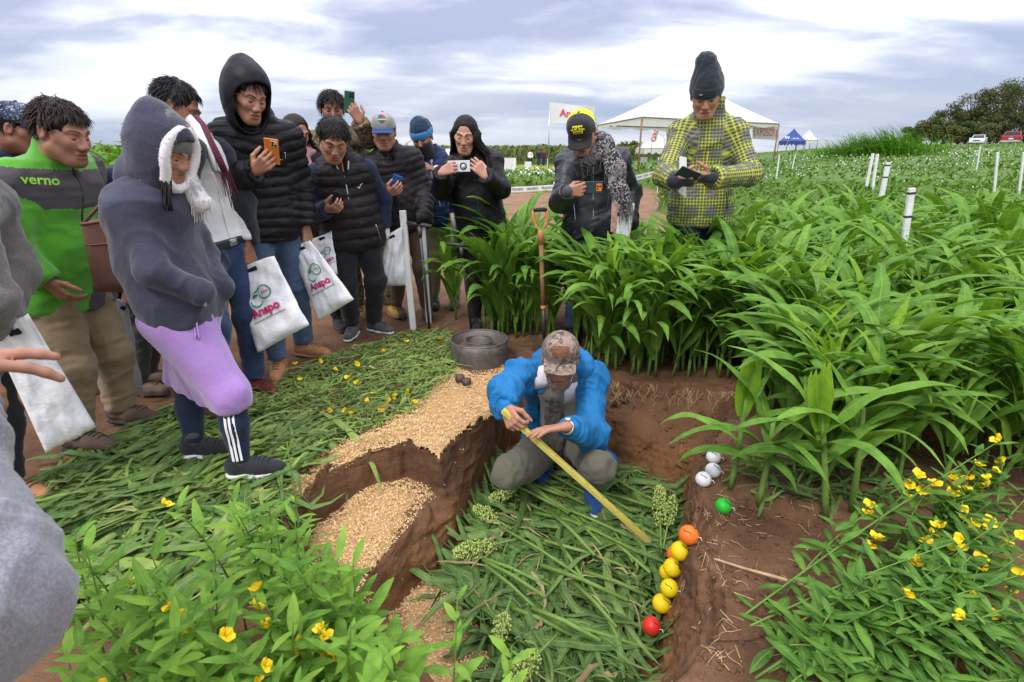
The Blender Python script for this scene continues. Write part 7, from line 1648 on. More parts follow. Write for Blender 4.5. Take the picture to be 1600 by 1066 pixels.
def leaf_pool(n, L, W, a0, a1, mat, name='leaf', segs=11):
    out = []
    for i in range(n):
        lb = LB(); V, F, U = grass_leaf(L*R8.uniform(0.85, 1.15), W*R8.uniform(0.8, 1.2), R8.uniform(*a0), R8.uniform(*a1), R8, segs); lb.add(V, F, U, R8.random()); out.append(lb.mesh(name, mat))
    return out
def stem_mesh(h, r, mat, lean=0.0):
    m = MB(); n = 7; P = [(lean*(t**1.5)*h, 0.01*math.sin(5*t), h*t) for t in np.linspace(0, 1, n)]; m.tube(P, [r*(1-0.55*t)*(1.0+0.12*(i % 2)) for i, t in enumerate(np.linspace(0, 1, n))], 7)
    lb = LB(); lb.add(m.V[0], m.F, None, R8.random()); return lb.mesh('stem', mat)
if not ONLY or 'veg' in ONLY:
    POOL = leaf_pool(14, 0.58, 0.076, (0.06, 0.30), (1.6, 2.9), G['leaf_sorghum']); POOLU = leaf_pool(6, 0.40, 0.056, (0.04, 0.20), (0.5, 1.5), G['leaf_young'])
    STEMS = [stem_mesh(0.50, R8.uniform(0.0075, 0.0105), G['stem_green'], R8.uniform(-0.1, 0.1)) for _ in range(5)]
    def plant_layout(r, h, nl):
        """list of (pool index, is_upper, z, azimuth, scale, tilt)"""
        out = []; a = r.uniform(0, 6.28)
        for i in range(nl):
            t = i/(nl-1); up = t > 0.72
            out.append((int(r.integers(0, 6 if up else 14)), up, h*(0.14+0.48*t), a+(0 if i % 2 else math.pi)+r.uniform(-0.5, 0.5), (0.62+0.55*math.sin(math.pi*min(1, 0.25+t*0.75)))*h/0.85*r.uniform(0.85, 1.12), r.uniform(-0.12, 0.12)))
        return out
    def merged_plant(h, nl, r):
        lb = LB()
        st = STEMS[int(r.integers(0, 5))]; V = np.array([v.co[:] for v in st.vertices])*[1, 1, h*0.62/0.5]; lb.add(V, [tuple(p.vertices) for p in st.polygons], None, 0.9)
        for i, up, z, az, sc, ti in plant_layout(r, h, nl):
            me = (POOLU if up else POOL)[i]; V = np.array([v.co[:] for v in me.vertices])*sc; c, s = math.cos(az), math.sin(az); V = np.column_stack([V[:, 0]*c-V[:, 1]*s, V[:, 0]*s+V[:, 1]*c, V[:, 2]+z])
            U = np.zeros((len(V), 2)); lu = me.uv_layers[0].data; 
            for lp in me.loops: U[lp.vertex_index] = lu[lp.index].uv
            lb.add(V, [tuple(p.vertices) for p in me.polygons], U, r.random()*0.5+(0.45 if up else 0))
        return lb
    SFRONT = [(690, 506), (735, 513), (775, 532), (850, 527), (890, 545), (945, 584), (1050, 594), (1160, 600)]
    a = polyxy(SFRONT); SPOLY = np.vstack([a, [(1.38, 2.55), (1.27, 2.12), (1.33, 1.84), (1.62, 1.66), (2.6, 1.62), (4.2, 2.6), (6.6, 5.0), (7.4, 6.6), (3.2, 6.4), (2.1, 5.0), (1.85, 4.62), (-0.15, 4.62), (-0.60, 4.75)]])
    r = np.random.default_rng(77); pts = []
    # first the drilled front rows along the pit edge, then the stand behind
    edge = np.vstack([a[1:], SPOLY[len(a):len(a)+3]])
    for off, sp in ((0.05, 0.062), (0.16, 0.085), (0.29, 0.10), (0.44, 0.12)):
        for i in range(len(edge)-1):
            A, B = edge[i], edge[i+1]; L = np.linalg.norm(B-A); n = np.array([-(B-A)[1], (B-A)[0]])/L; n = n if i < len(edge)-4 or n[0] > 0 else n
            for k in range(int(L/sp)): pts.append(A+(B-A)*(k+r.uniform(0, 0.8))*sp/L+n*(off+r.normal()*0.015))
    q = inpoly(SPOLY, 1600, r, 0.09); pts = np.array(pts); pts = pts[sdpoly(pts, SPOLY) > -0.02]
    keep = list(pts)
    PP = np.array([J.ft[k][:2] for J in PEOPLE.values() for k in 'RL']) if PEOPLE else np.zeros((1, 2))-99
    TOOLS = np.array([hitT(x, y)[:2] for x, y in ((849, 548), (672, 523), (737, 520))])
    for p in q:
        dmin = 0.105 if np.hypot(*p) < 4.2 else 0.145
        if np.min(np.linalg.norm(np.array(keep)-p, axis=1)) > dmin: keep.append(p)
    pts = np.array([p for p in keep if np.min(np.linalg.norm(PP-p, axis=1)) > 0.11 and np.min(np.linalg.norm(TOOLS-p, axis=1)) > 0.05 and not any(abs(p[0]/p[1]-t[0]/t[1]) < w_ and p[1] < t[1]+0.06 for t, w_ in zip(TOOLS, (0.026, 0.010, 0.010)))]); pts = pts[np.argsort(np.hypot(pts[:, 0]*1.0, pts[:, 1]))]
    inview = np.array([0 < proj((p[0], p[1], 0.6))[0] < 1680 for p in pts]); pts = np.vstack([pts[inview], pts[~inview]])
    NFULL, NIND = 120, 300
    VAR = [merged_plant(0.85, 9, r).mesh('sorghum_plant', G['leaf_sorghum']) for _ in range(10)]
    rest = LB(); nrest = 0
    GS = 'leafy sorghum plants in the green stand'
    for i, p in enumerate(pts):
        g = float(Tq(p[0], p[1])[0]); d = np.hypot(p[0], p[1])
        h = 0.88+0.07*r.normal()+0.06*sm(np.array(p[1]), 2.8, 4.2)-0.10*(p[1] < 2.7)
        if i < NFULL:
            root = empty('sorghum_plant', (p[0], p[1], g-0.01), 'leafy green sorghum plant in the dense stand by the pit', 'plant', GS); root.rotation_euler = (r.normal()*0.08, r.normal()*0.08, 0)
            s = bpy.data.objects.new('stem', STEMS[int(r.integers(0, 5))]); COL.objects.link(s); s.parent = root; s.scale = (1, 1, h*0.62/0.5); s.rotation_euler = (0, 0, r.uniform(0, 6.28))
            for j, up, z, az, sc, ti in plant_layout(r, h, 9 if p[1] > 2.4 else 10):
                l = bpy.data.objects.new('leaf', (POOLU if up else POOL)[j]); COL.objects.link(l); l.parent = root; l.location = (0, 0, z); l.rotation_euler = (ti, 0, az); l.scale = (sc, sc*r.uniform(0.85, 1.1), sc)
        elif i < NIND:
            o = bpy.data.objects.new('sorghum_plant', VAR[int(r.integers(0, 10))]); COL.objects.link(o); tag(o, 'leafy green sorghum plant in the dense stand by the pit', 'plant', GS); o.location = (p[0], p[1], g-0.01); o.rotation_euler = (r.normal()*0.05, r.normal()*0.05, r.uniform(0, 6.28)); s = h/0.85; o.scale = (s, s, s)
        else:
            me = VAR[int(r.integers(0, 10))]
            if nrest == 0: VC = {}
            if me.name not in VC:
                V = np.array([v.co[:] for v in me.vertices]); U = np.zeros((len(V), 2)); lu = me.uv_layers[0].data
                for lp in me.loops: U[lp.vertex_index] = lu[lp.index].uv
                VC[me.name] = (V, [tuple(q_.vertices) for q_ in me.polygons], U, np.array([x.value for x in me.attributes['tint'].data]))
            V, F, U, TT = VC[me.name]; az = r.uniform(0, 6.28); c, s_ = math.cos(az), math.sin(az); V = V*(h/0.85); V = np.column_stack([V[:, 0]*c-V[:, 1]*s_+p[0], V[:, 0]*s_+V[:, 1]*c+p[1], V[:, 2]+g]); rest.add(V, F, U); rest.T[-1] = (TT+r.random()) % 1; nrest += 1
    if nrest: rest.obj('sorghum_stand', G['leaf_sorghum'], 'far part of the dense green sorghum stand')
    # the single plant with a torn top at the corner of the pit, and its two small neighbours
    def special(label, base, tip, W=0.07, torn=True, leaves=()):
        root = thing('sorghum_plant', base, label, 'plant'); d = tip-base; m = MB(); P = [base+d*t+np.array([0.01*math.sin(3*t), 0, 0]) for t in np.linspace(0, 0.70, 6)]; m.tube(P, [0.0125, 0.012, 0.012, 0.011, 0.010, 0.009], 8); lb = LB(); lb.add(m.V[0], m.F, None, 0.3); o = mk('stem', m.V[0], m.F, G['stem_green'], root)
        if torn:
            for k, (u0, L, w, ang) in enumerate(((0.58, 0.24, 0.034, -0.10), (0.60, 0.25, 0.028, 0.22))):
                b0 = base+d*u0; dirv = nrm(d+np.array([math.sin(ang), 0, 0])*np.linalg.norm(d)*0.5*(1 if k else 0.4)); t = np.linspace(0, 1, 9); P = np.array([b0+dirv*L*x for x in t]); V, F, U = strip(P, w*np.array([0.5, 0.8, 1, 1.1, 1.1, 1.05, 1, 0.9, 0.75]), np.array([1, 0.25*(1 if k else -1), 0]), 0.55, 0.12, k, 6)
                V[-7:] += np.array([[0, 0, 0.028*((j % 2)-0.4)] for j in range(7)]); mk('leaf', V, F, G['leaf_young'], root, uv=U, attrs={'tint': np.full(len(V), 0.4)})
        for (u0, L, w, az, a0, a1) in leaves:
            V, F, U = grass_leaf(L, w, a0, a1, R8, 13, 1.1, 0.2); c, s_ = math.cos(az), math.sin(az); V = np.column_stack([V[:, 0]*c-V[:, 1]*s_, V[:, 0]*s_+V[:, 1]*c, V[:, 2]])+base+d*u0; mk('leaf', V, F, G['leaf_sorghum'], root, uv=U, attrs={'tint': np.full(len(V), R8.random())})
        return root
    b0 = hitT(1141, 764); special('single sorghum plant with a torn pale top at the corner of the pit', b0, aty(1172, 560, b0[1]+0.02), leaves=((0.50, 0.48, 0.072, -0.35, 0.7, 2.6), (0.40, 0.38, 0.055, 2.6, 0.9, 2.7), (0.55, 0.28, 0.05, 0.5, 0.35, 1.2), (0.30, 0.32, 0.05, -0.9, 0.8, 2.8)))
    for (px, py, tx, ty, lb) in ((1185, 790, 1215, 590, 'sorghum plant right behind the torn-topped one'), (1290, 812, 1275, 560, 'bushy sorghum plant with a pale whorl at the near right of the pit'), (1330, 800, 1352, 560, 'broad-leaved sorghum plant beside the pale whorl')):
        b0 = hitT(px, py); special(lb, b0, aty(tx, ty, b0[1]), torn=(px == 1290), leaves=((0.30, 0.40, 0.06, 3.0, 0.8, 2.7), (0.38, 0.48, 0.07, 0.2, 0.6, 2.3), (0.46, 0.52, 0.075, 3.4, 0.6, 2.2), (0.56, 0.50, 0.072, -0.3, 0.45, 1.9), (0.62, 0.46, 0.065, 2.5, 0.4, 1.7), (0.52, 0.44, 0.06, 1.4, 0.6, 2.2), (0.48, 0.44, 0.06, -1.5, 0.6, 2.3)))
    # maize rows behind the people on the left
    VM = [merged_plant(1.6, 11, r) for _ in range(6)]; VM = [v.mesh('maize_plant', G['leaf_sorghum']) for v in VM]; n = 0
    for row in range(5):
        for k in range(38):
            x = -10.5+k*0.265+r.normal()*0.05; y = 7.4+row*0.62+r.normal()*0.06; px = proj((x, y, 1.2))[0]
            if px < -60 or px > 715: continue
            o = bpy.data.objects.new('maize_plant', VM[int(r.integers(0, 6))]); COL.objects.link(o); tag(o, 'tall leafy maize plant in the rows behind the group of people', 'plant', 'maize rows behind the people'); o.location = (x, y, 0); o.rotation_euler = (0, 0, r.uniform(0, 6.28)); s = r.uniform(0.88, 1.06); o.scale = (s, s, s); n += 1
# ------------------------------------------------------------------ sunn hemp in the foreground
def hemp_leaf(L, W, r, droop=0.4):
    n = 8; t = np.linspace(0, 1, n); P = np.column_stack([L*t*np.cos(droop*t*0.9), 0*t, -L*droop*0.45*t*t]); Wd = 0.5*W*np.sin(math.pi*np.clip(t, 0.015, 0.985)**0.85)**0.75
    return strip(P, Wd, np.array([0, 1.0, 0]), 0.22, 0.06, r.uniform(0, 6), 2)
def flower_mesh(r):
    m = MB()
    for k in range(4):
        az = k*1.57+r.uniform(-0.3, 0.3); L = 0.017 if k % 2 else 0.013; t = np.linspace(0, 1, 5); P = np.column_stack([L*t*0.8, 0*t, L*0.7*np.sin(t*1.8)]); V, F, U = strip(P, 0.0085*np.sin(math.pi*np.clip(t*0.85+0.12, 0, 1)), np.array([0, 1.0, 0]), 0.5, 0.1, k); c, s = math.cos(az), math.sin(az); m.add(np.column_stack([V[:, 0]*c-V[:, 1]*s, V[:, 0]*s+V[:, 1]*c, V[:, 2]]), F)
    m.ell((0.004, 0, 0.004), (0.006, 0.0035, 0.0045), 8, 5); me = bpy.data.meshes.new('flower'); set_mesh(me, np.vstack(m.V), m.F); me.materials.append(G['petal_yellow']); return me
if not ONLY or 'veg' in ONLY:
    HP = []
    for i in range(10):
        lb = LB(); V, F, U = hemp_leaf(R8.uniform(0.066, 0.088), R8.uniform(0.017, 0.024), R8, R8.uniform(0.1, 0.8)); lb.add(V, F, U, R8.random()); HP.append(lb.mesh('leaf', G['leaf_hemp']))
    HPD = [h.copy() for h in HP]
    for h in HPD: h.materials[0] = G['leaf_hemp_dark']
    FL = [flower_mesh(R8) for _ in range(4)]
    def hemp(label, group, base, tip, r, nl=20, bend=None, flowers=0, t0=0.18, lsc=1.0, dark=False):
        base, tip = np.asarray(base, float), np.asarray(tip, float); root = thing('sunn_hemp_plant', base, label, 'plant', group)
        mid = np.asarray(bend) if bend is not None and np.linalg.norm(np.asarray(bend)) > 0.2 else (base+tip)/2+(np.array([0, 0, 0.10*np.linalg.norm(tip-base)]) if bend is None else np.asarray(bend)); t = np.linspace(0, 1, 11)[:, None]; P = base*(1-t)**2+2*mid*t*(1-t)+tip*t*t
        m = MB(); m.tube(P, np.linspace(0.0042, 0.0012, 11), 6); mk('stem', m.V[0], m.F, G['stem_green'], root)
        Tn = frames(P); az = r.uniform(0, 6.28); L = np.linalg.norm(tip-base)
        for i in range(nl):
            u = t0+(1-t0)*(i+0.5)/nl; k = u*10; a = int(min(9, k)); p = P[a]+(P[min(10, a+1)]-P[a])*(k-a); az += 2.4; sc = lsc*(1.10-0.42*max(0, u-0.6)/0.4)*r.uniform(0.55, 1.18)
            el = r.uniform(-0.25, 0.55)+0.5*max(0, u-0.7); e = nrm(np.array([math.cos(az), math.sin(az), el])+Tn[a]*0.5*(0.3+u)); q = Vector(e).to_track_quat('X', 'Z'); o = bpy.data.objects.new('leaf', (HPD if dark else HP)[int(r.integers(0, 10))]); COL.objects.link(o); o.parent = root; o.location = tuple(p-base); o.rotation_euler = q.to_euler(); o.scale = (sc, sc*r.uniform(0.85, 1.1), sc)
        for i in range(flowers):
            p = P[-1]+(P[-2]-P[-1])*i*0.9+r.normal(size=3)*0.006; o = bpy.data.objects.new('flower', FL[int(r.integers(0, 4))]); COL.objects.link(o); o.parent = root; o.location = tuple(p-base); o.rotation_euler = (r.uniform(-0.6, 0.9), r.uniform(-0.6, 0.9), r.uniform(0, 6.28)); s = r.uniform(1.15, 1.7)*(1.0 if dark else 0.78); o.scale = (s, s, s)
        return root
    r = np.random.default_rng(5); GL, GR = 'sunn hemp plants at the lower left', 'sunn hemp plants at the lower right'
    TIPL = np.array([(120, 800), (240, 775), (330, 765), (470, 800), (565, 870), (640, 975), (760, 1030), (760, 1120), (560, 1200), (120, 1220), (90, 950)], float); tips = list(inpoly(TIPL, 84, r)); 
    for i, (px, py) in enumerate(tips):
        Y = np.interp(py, [770, 860, 960, 1060, 1200], [1.12, 0.94, 0.80, 0.69, 0.60])*r.uniform(0.94, 1.05); tp = aty(px, py, Y); b = np.array([tp[0]+r.normal()*0.07, tp[1]+0.05+r.normal()*0.05, 0]); b[2] = Tq(b[0], b[1])[0]
        fl = 1 if i % 6 == 0 else 0
        hemp('leafy green sunn hemp plant with a few yellow flowers, lower left' if fl else 'leafy green sunn hemp plant in the lower left foreground', GL if not fl else 'flowering sunn hemp at the lower left', b, tp, r, 17, (b+tp)/2+r.normal(size=3)*0.025+[0, 0, 0.03], fl, 0.30, 1.30)
    for px, py, lb in ((462, 1010, 'sunn hemp with two yellow flowers at the bottom, left of the other flower pair'), (515, 1020, 'sunn hemp with a big yellow flower pair at the bottom, right of another'), (500, 985, 'sunn hemp topped by a single yellow flower just above the bottom pair'), (266, 950, 'sunn hemp with an orange-yellow flower in the lower left'), (395, 925, 'sunn hemp with a small orange flower below its tip, lower left')):
        tp = aty(px, py, 0.80); b = np.array([tp[0], tp[1]+0.08, 0.0]); hemp(lb, None, b, tp, r, 12, np.array([0.01, 0, 0.03]), 3, 0.35)
    tp = aty(448, 690, 1.12); b = np.array([tp[0]-0.04, 1.12, 0]); hemp('tall thin sunn hemp stem rising in front of the striped leggings', None, b, tp, r, 9, np.array([0.02, 0, 0.0]), 0, 0.35, 0.6)
    for px, py, lb in ((715, 930, 'sunn hemp tip with pale leaves overlapping the front of the stalk pile'), (800, 1010, 'curly sunn hemp tip at the bottom centre over the stalks'), (600, 1030, 'sunn hemp shoot at the bottom between the flowers and the stalks')):
        tp = aty(px, py, 0.84); b = np.array([tp[0]-0.03, 0.80, T(tp[0], 0.8)[0]]); hemp(lb, None, b, tp, r, 9, np.array([0, 0, 0.02]), 0, 0.5)
    # right side: stems arch in from the lower left of that corner towards the right
    for (bx, by, tx, ty, Yt, nl, lb) in ((1105, 1012, 1500, 845, 1.22, 24, 'long sunn hemp stem arching from the bare soil towards the yellow flowers'), (1112, 1000, 1560, 690, 1.50, 26, 'longest sunn hemp stem, rising diagonally to the right edge'), (1200, 1050, 1590, 900, 1.15, 22, 'sunn hemp stem leaning right with broad hanging leaves'), (1180, 1060, 1420, 930, 1.10, 18, 'short sunn hemp branch with broad leaves over the soil'), (1290, 1060, 1500, 960, 1.05, 18, 'sunn hemp branch at the bottom right with dark leaves')):
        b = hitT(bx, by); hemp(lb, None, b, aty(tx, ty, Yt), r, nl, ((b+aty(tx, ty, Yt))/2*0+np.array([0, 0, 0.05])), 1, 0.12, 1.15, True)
    for i, (px, py, Y) in enumerate(((1435, 750, 1.5), (1490, 752, 1.48), (1525, 725, 1.55), (1468, 825, 1.36), (1500, 858, 1.30), (1435, 876, 1.26), (1532, 880, 1.25), (1585, 912, 1.22), (1365, 795, 1.42), (1512, 800, 1.4), (1478, 905, 1.2), (1590, 840, 1.3), (1560, 960, 1.12), (1520, 935, 1.18))):
        tp = aty(px, py, Y); b = np.array([tp[0]-0.16+r.normal()*0.10, tp[1]-0.10+r.normal()*0.06, 0]); b[2] = Tq(b[0], b[1])[0]
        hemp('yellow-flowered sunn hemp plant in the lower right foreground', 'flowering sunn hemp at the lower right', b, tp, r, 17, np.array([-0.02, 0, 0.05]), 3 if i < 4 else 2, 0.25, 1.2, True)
    for i, (px, py) in enumerate(inpoly(np.array([(1345, 770), (1600, 668), (1640, 800), (1480, 850), (1310, 900)], float), 18, r)):
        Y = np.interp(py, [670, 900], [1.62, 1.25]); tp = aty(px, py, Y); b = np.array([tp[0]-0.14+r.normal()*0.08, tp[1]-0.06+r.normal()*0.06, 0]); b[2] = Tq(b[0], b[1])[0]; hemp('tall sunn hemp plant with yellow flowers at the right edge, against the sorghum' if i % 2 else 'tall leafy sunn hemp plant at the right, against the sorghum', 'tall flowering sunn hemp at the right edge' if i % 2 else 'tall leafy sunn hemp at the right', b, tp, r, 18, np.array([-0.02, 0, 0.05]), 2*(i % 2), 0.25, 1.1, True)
    for px, py in inpoly(np.array([(1290, 930), (1400, 880), (1620, 800), (1650, 1100), (1320, 1120)], float), 34, r):
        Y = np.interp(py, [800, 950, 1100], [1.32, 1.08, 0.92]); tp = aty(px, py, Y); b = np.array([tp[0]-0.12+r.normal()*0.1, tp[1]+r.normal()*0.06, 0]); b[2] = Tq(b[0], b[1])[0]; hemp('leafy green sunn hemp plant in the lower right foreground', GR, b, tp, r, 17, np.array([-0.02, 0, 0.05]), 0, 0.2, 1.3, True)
# ------------------------------------------------------------------ cut leaves and stalks on the ground
def lay_leaves(lb, P, r, L, W, ang, spread, z0, zr, seg=6, nx=2, tint=(0, 1), curl=0.25, pit=False):
    for p in P:
        l = L[0]+(L[1]-L[0])*r.random()**1.4; w = W[0]+(W[1]-W[0])*r.random()**1.8; a = ang+r.normal()*spread; n = seg; t = np.linspace(-0.5, 0.5, n+1); bend = r.normal()*0.5
        x = p[0]+l*(np.cos(a+bend*t)*t); y = p[1]+l*(np.sin(a+bend*t)*t); z = Tq(x, y)
        z = np.minimum(z, FLOOR+0.06+0.25*np.clip(z-FLOOR-0.06, 0, 0.35)) if pit else np.maximum(z, z.max()-0.10)
        z = z+z0+r.uniform(0, 1)**0.8*zr+curl*l*0.25*np.sin(math.pi*(t+0.5))*r.uniform(-0.2, 1)+0.006*r.normal(size=n+1)
        Wd = 0.5*w*np.minimum(1, 0.4+3*(t+0.5))*(1-(t+0.5)**3)**0.8; Wd[-1] = 0.0005
        side = nrm(np.array([-math.sin(a), math.cos(a), r.normal()*0.45])); V, F, U = strip(np.column_stack([x, y, z]), Wd, side, r.uniform(0.05, 0.45), 0.15, r.uniform(0, 6), nx, r.normal()*0.5); lb.add(V, F, U, r.uniform(*tint))
if not ONLY or 'veg' in ONLY:
    r = np.random.default_rng(31); MULCH = polyxy([(40, 830), (95, 750), (190, 700), (270, 655), (330, 645), (430, 602), (520, 562), (640, 527), (700, 522), (714, 576), (692, 604), (642, 642), (588, 668), (520, 702), (452, 752), (440, 830), (400, 930), (120, 960)])
    FINE = polyxy([(330, 645), (430, 602), (520, 562), (640, 527), (700, 522), (714, 576), (692, 604), (642, 642), (588, 668), (520, 690), (400, 690)]); COARSE = polyxy([(40, 830), (95, 750), (190, 700), (270, 655), (340, 640), (420, 660), (520, 685), (515, 705), (452, 752), (440, 830), (400, 930), (120, 960)])
    lb = LB(); lay_leaves(lb, inpoly(FINE, 2300, r, -0.03), r, (0.04, 0.13), (0.007, 0.018), 0.7, 1.0, 0.002, 0.040, 4, 2, (0.1, 1)); lay_leaves(lb, inpoly(FINE, 420, r, -0.03), r, (0.12, 0.36), (0.004, 0.012), 0.65, 0.6, 0.012, 0.04, 5, 2, (0.3, 1.0)); lay_leaves(lb, inpoly(MULCH, 700, r, -0.05), r, (0.05, 0.2), (0.006, 0.02), 0.7, 1.2, 0.002, 0.02, 4, 2, (0.2, 1))
    lb.obj('cut_foliage', G['leaf_mulch'], 'matted cut sunn hemp and grass on the ground between the people and the husk')
    lb = LB(); lay_leaves(lb, inpoly(COARSE, 520, r, -0.02), r, (0.18, 0.52), (0.012, 0.042), 0.75, 0.6, 0.002, 0.05, 7, 2, (0, 1)); lay_leaves(lb, inpoly(COARSE, 900, r, -0.02), r, (0.06, 0.2), (0.006, 0.02), 0.75, 1.1, 0.002, 0.05, 4, 2, (0.1, 1)); ld = LB(); lay_leaves(ld, inpoly(COARSE, 420, r, -0.02), r, (0.15, 0.55), (0.012, 0.050), 0.75, 0.7, 0.012, 0.05, 7, 2, (0, 1)); lay_leaves(ld, inpoly(FINE, 700, r, -0.02), r, (0.04, 0.16), (0.007, 0.02), 0.7, 1.0, 0.01, 0.035, 4, 2, (0, 1)); ld.obj('cut_dark_leaves', G['leaf_cut'], 'darker cut leaves mixed into the greenery on the ground'); lb.obj('cut_leaves', G['leaf_mulch'], 'layer of long cut sorghum leaves around the feet of the woman in lilac')
    fm = MB(); fp = [hitT(*p) for p in ((615, 632), (640, 625), (470, 605), (500, 575), (545, 603), (560, 610), (585, 628), (650, 640), (525, 590), (462, 580), (600, 560), (635, 545), (560, 580), (610, 640), (596, 655), (550, 660), (575, 640), (515, 655), (690, 540), (540, 655))]
    for i, p in enumerate(fp):
        o = bpy.data.objects.new('cut_flower', FL[i % 4]); COL.objects.link(o); tag(o, 'small yellow flower lying on the cut foliage', 'flower', 'yellow flowers on the cut foliage'); o.location = tuple(p+[0, 0, 0.05]); s = r.uniform(1.0, 1.7); o.scale = (s, s, s); o.rotation_euler = (r.normal()*0.5, r.normal()*0.5, r.uniform(0, 6))
    lb = LB(); LIT = polyxy([(1155, 735), (1230, 700), (1420, 700), (1450, 800), (1290, 792), (1190, 782)]); lay_leaves(lb, inpoly(LIT, 190, r), r, (0.06, 0.34), (0.005, 0.026), 0.3, 0.8, 0.004, 0.03, 6, 2, (0, 1)); lb.obj('leaf_litter', G['leaf_cut'], 'fallen leaves and grass on the soil under the near sorghum plants')
    # long leaves hanging over the edge of the step
    for i, (pa, pb, pc, w, lb_) in enumerate((((430, 690), (520, 735), (490, 852), 0.050, 'long cut leaf draped down over the step, broadest of the hanging leaves'), ((500, 655), (580, 702), (597, 772), 0.032, 'cut leaf hanging into the step furthest to the right'), ((470, 680), (560, 714), (540, 800), 0.030, 'narrow cut leaf hanging in the middle of the step'), ((400, 700), (480, 735), (476, 832), 0.036, 'cut leaf drooping over the left end of the step'), ((380, 700), (470, 745), (455, 850), 0.030, 'dark cut leaf at the far left end of the step'))):
        A = hitT(*pa)+[0, 0, 0.05]; B = hitT(*pb); B[2] = max(B[2], -0.01)+0.06; Cc = aty(pc[0], pc[1], B[1]-0.13); w *= 1.25; t = np.linspace(0, 1, 14)[:, None]; P = A*(1-t)**2+2*t*(1-t)*(B+[0, 0, 0.04])+Cc*t*t; tt = t[:, 0]; Wd = 0.5*w*np.minimum(1, 0.3+3*tt)*(1-tt**3)**0.8; Wd[-1] = 0.0006
        V, F, U = strip(P, Wd, np.array([0.8, 0.5, 0.1]), 0.3, 0.15, i, 2, 0.4); o = mk('cut_leaf', V, F, G['leaf_mulch'], None, uv=U, attrs={'tint': np.full(len(V), 0.2*i)}, origin=A); tag(o, lb_, 'leaf')
    # the heap of cut sorghum that fills the pit floor
    PILE = polyxy([(800, 720, -0.38), (880, 725, -0.38), (960, 728, -0.38), (1060, 765, -0.38), (1058, 840, -0.38), (1035, 960, -0.38), (1015, 1080, -0.38), (880, 1140, -0.38), (780, 1090, -0.38), (720, 960, -0.38), (690, 900, -0.38), (740, 820, -0.38), (775, 745, -0.38)])
    lb = LB(); lay_leaves(lb, inpoly(PILE, 900, r, 0.03), r, (0.20, 0.60), (0.014, 0.050), -0.75, 0.85, 0.006, 0.06, 7, 2, (0, 0.8), 0.2, True); lay_leaves(lb, inpoly(PILE, 190, r, 0.09), r, (0.30, 0.62), (0.026, 0.058), -0.85, 0.7, 0.045, 0.045, 10, 2, (0, 0.75), 0.3, True); lay_leaves(lb, inpoly(PILE, 240, r, 0.05), r, (0.08, 0.26), (0.005, 0.016), -0.6, 0.9, 0.05, 0.05, 5, 2, (0.6, 1.0), 0.3, True); ld = LB(); lay_leaves(ld, inpoly(PILE, 110, r, 0.05), r, (0.06, 0.24), (0.006, 0.024), -0.6, 1.0, 0.06, 0.05, 6, 2, (0, 1), 0.4, True); lay_leaves(ld, inpoly(MULCH, 260, r, 0.0), r, (0.04, 0.2), (0.004, 0.016), 0.7, 1.0, 0.02, 0.035, 5, 2, (0, 1)); ld.obj('dry_leaves', G['leaf_dry'], 'withered tan leaf pieces lying among the cut greenery'); lb.obj('cut_sorghum', G['leaf_cut'], 'heap of cut sorghum leaves covering the pit floor')
    for i in range(38):
        p = inpoly(PILE, 1, r, 0.20)[0]; a = -0.72+r.normal()*0.30; L = r.uniform(0.25, 0.5); d = np.array([math.cos(a), math.sin(a), r.normal()*0.06]); c = np.array([p[0], p[1], FLOOR+r.uniform(0.075, 0.125)]); m = MB(); rr = r.uniform(0.006, 0.0105); m.tube([c-d*L/2, c+[0, 0, 0.012], c+d*L/2], [rr, rr*0.95, rr*0.8], 7); o = mk('cut_stalk', m.V[0], m.F, G['stem_green'], None, origin=c, attrs={'tint': np.full(len(m.V[0]), r.random())}); tag(o, 'round green sorghum stalk lying in the heap on the pit floor', 'stalk', 'cut stalks in the pit')
    def panicle(label, base, tip, n=190, w=0.032):
        n = int(n*1.4); w = w*1.25
        base, tip = np.asarray(base), np.asarray(tip); root = thing('seed_panicle', base, label, 'seed head'); d = tip-base; L = np.linalg.norm(d); ax = d/L; u = nrm(np.cross(ax, [0.3, 0.8, 0.1])); v = np.cross(ax, u); m = MB(); st = MB(); st.tube([base-d*0.7, base, base+d*0.5, tip], [0.0055, 0.005, 0.003, 0.001], 6); mk('stem', st.V[0], st.F, G['stem_green'], root)
        for k in range(n):
            t = r.random()**0.8; a = r.uniform(0, 6.28); br = math.sin(math.pi*min(1, 0.12+0.80*t))**0.7*w*r.uniform(0.35, 1.0); c = base+d*t+(u*math.cos(a)+v*math.sin(a))*br; s = r.uniform(0.0035, 0.0062)
            O = np.array([(1, 0, 0), (-1, 0, 0), (0, 1, 0), (0, -1, 0), (0, 0, 1.5), (0, 0, -1.5)])*s; m.add(c+O, [(0, 2, 4), (2, 1, 4), (1, 3, 4), (3, 0, 4), (2, 0, 5), (1, 2, 5), (3, 1, 5), (0, 3, 5)])
        tag(m.build('grains', G['panicle'], root), kind='stuff')
    zz = -0.32
    panicle('pale green sorghum head standing up at the right of the stalk heap', atz(1032, 822, zz), atz(1030, 765, -0.26)+[0, 0, 0.02]); panicle('second upright sorghum head just right of the other one', atz(1043, 822, zz), atz(1052, 775, -0.26), 150, 0.026)
    panicle('green sorghum head at the left of the heap against the husk-strewn wall', atz(775, 850, zz), atz(708, 866, zz), 240, 0.036); panicle('yellow-green sorghum head left of the crouching man\'s knee', atz(775, 812, zz), atz(742, 792, zz), 190, 0.03); panicle('yellow-green sorghum head under the crouching man\'s left knee', atz(800, 770, zz), atz(765, 782, zz), 170, 0.03)
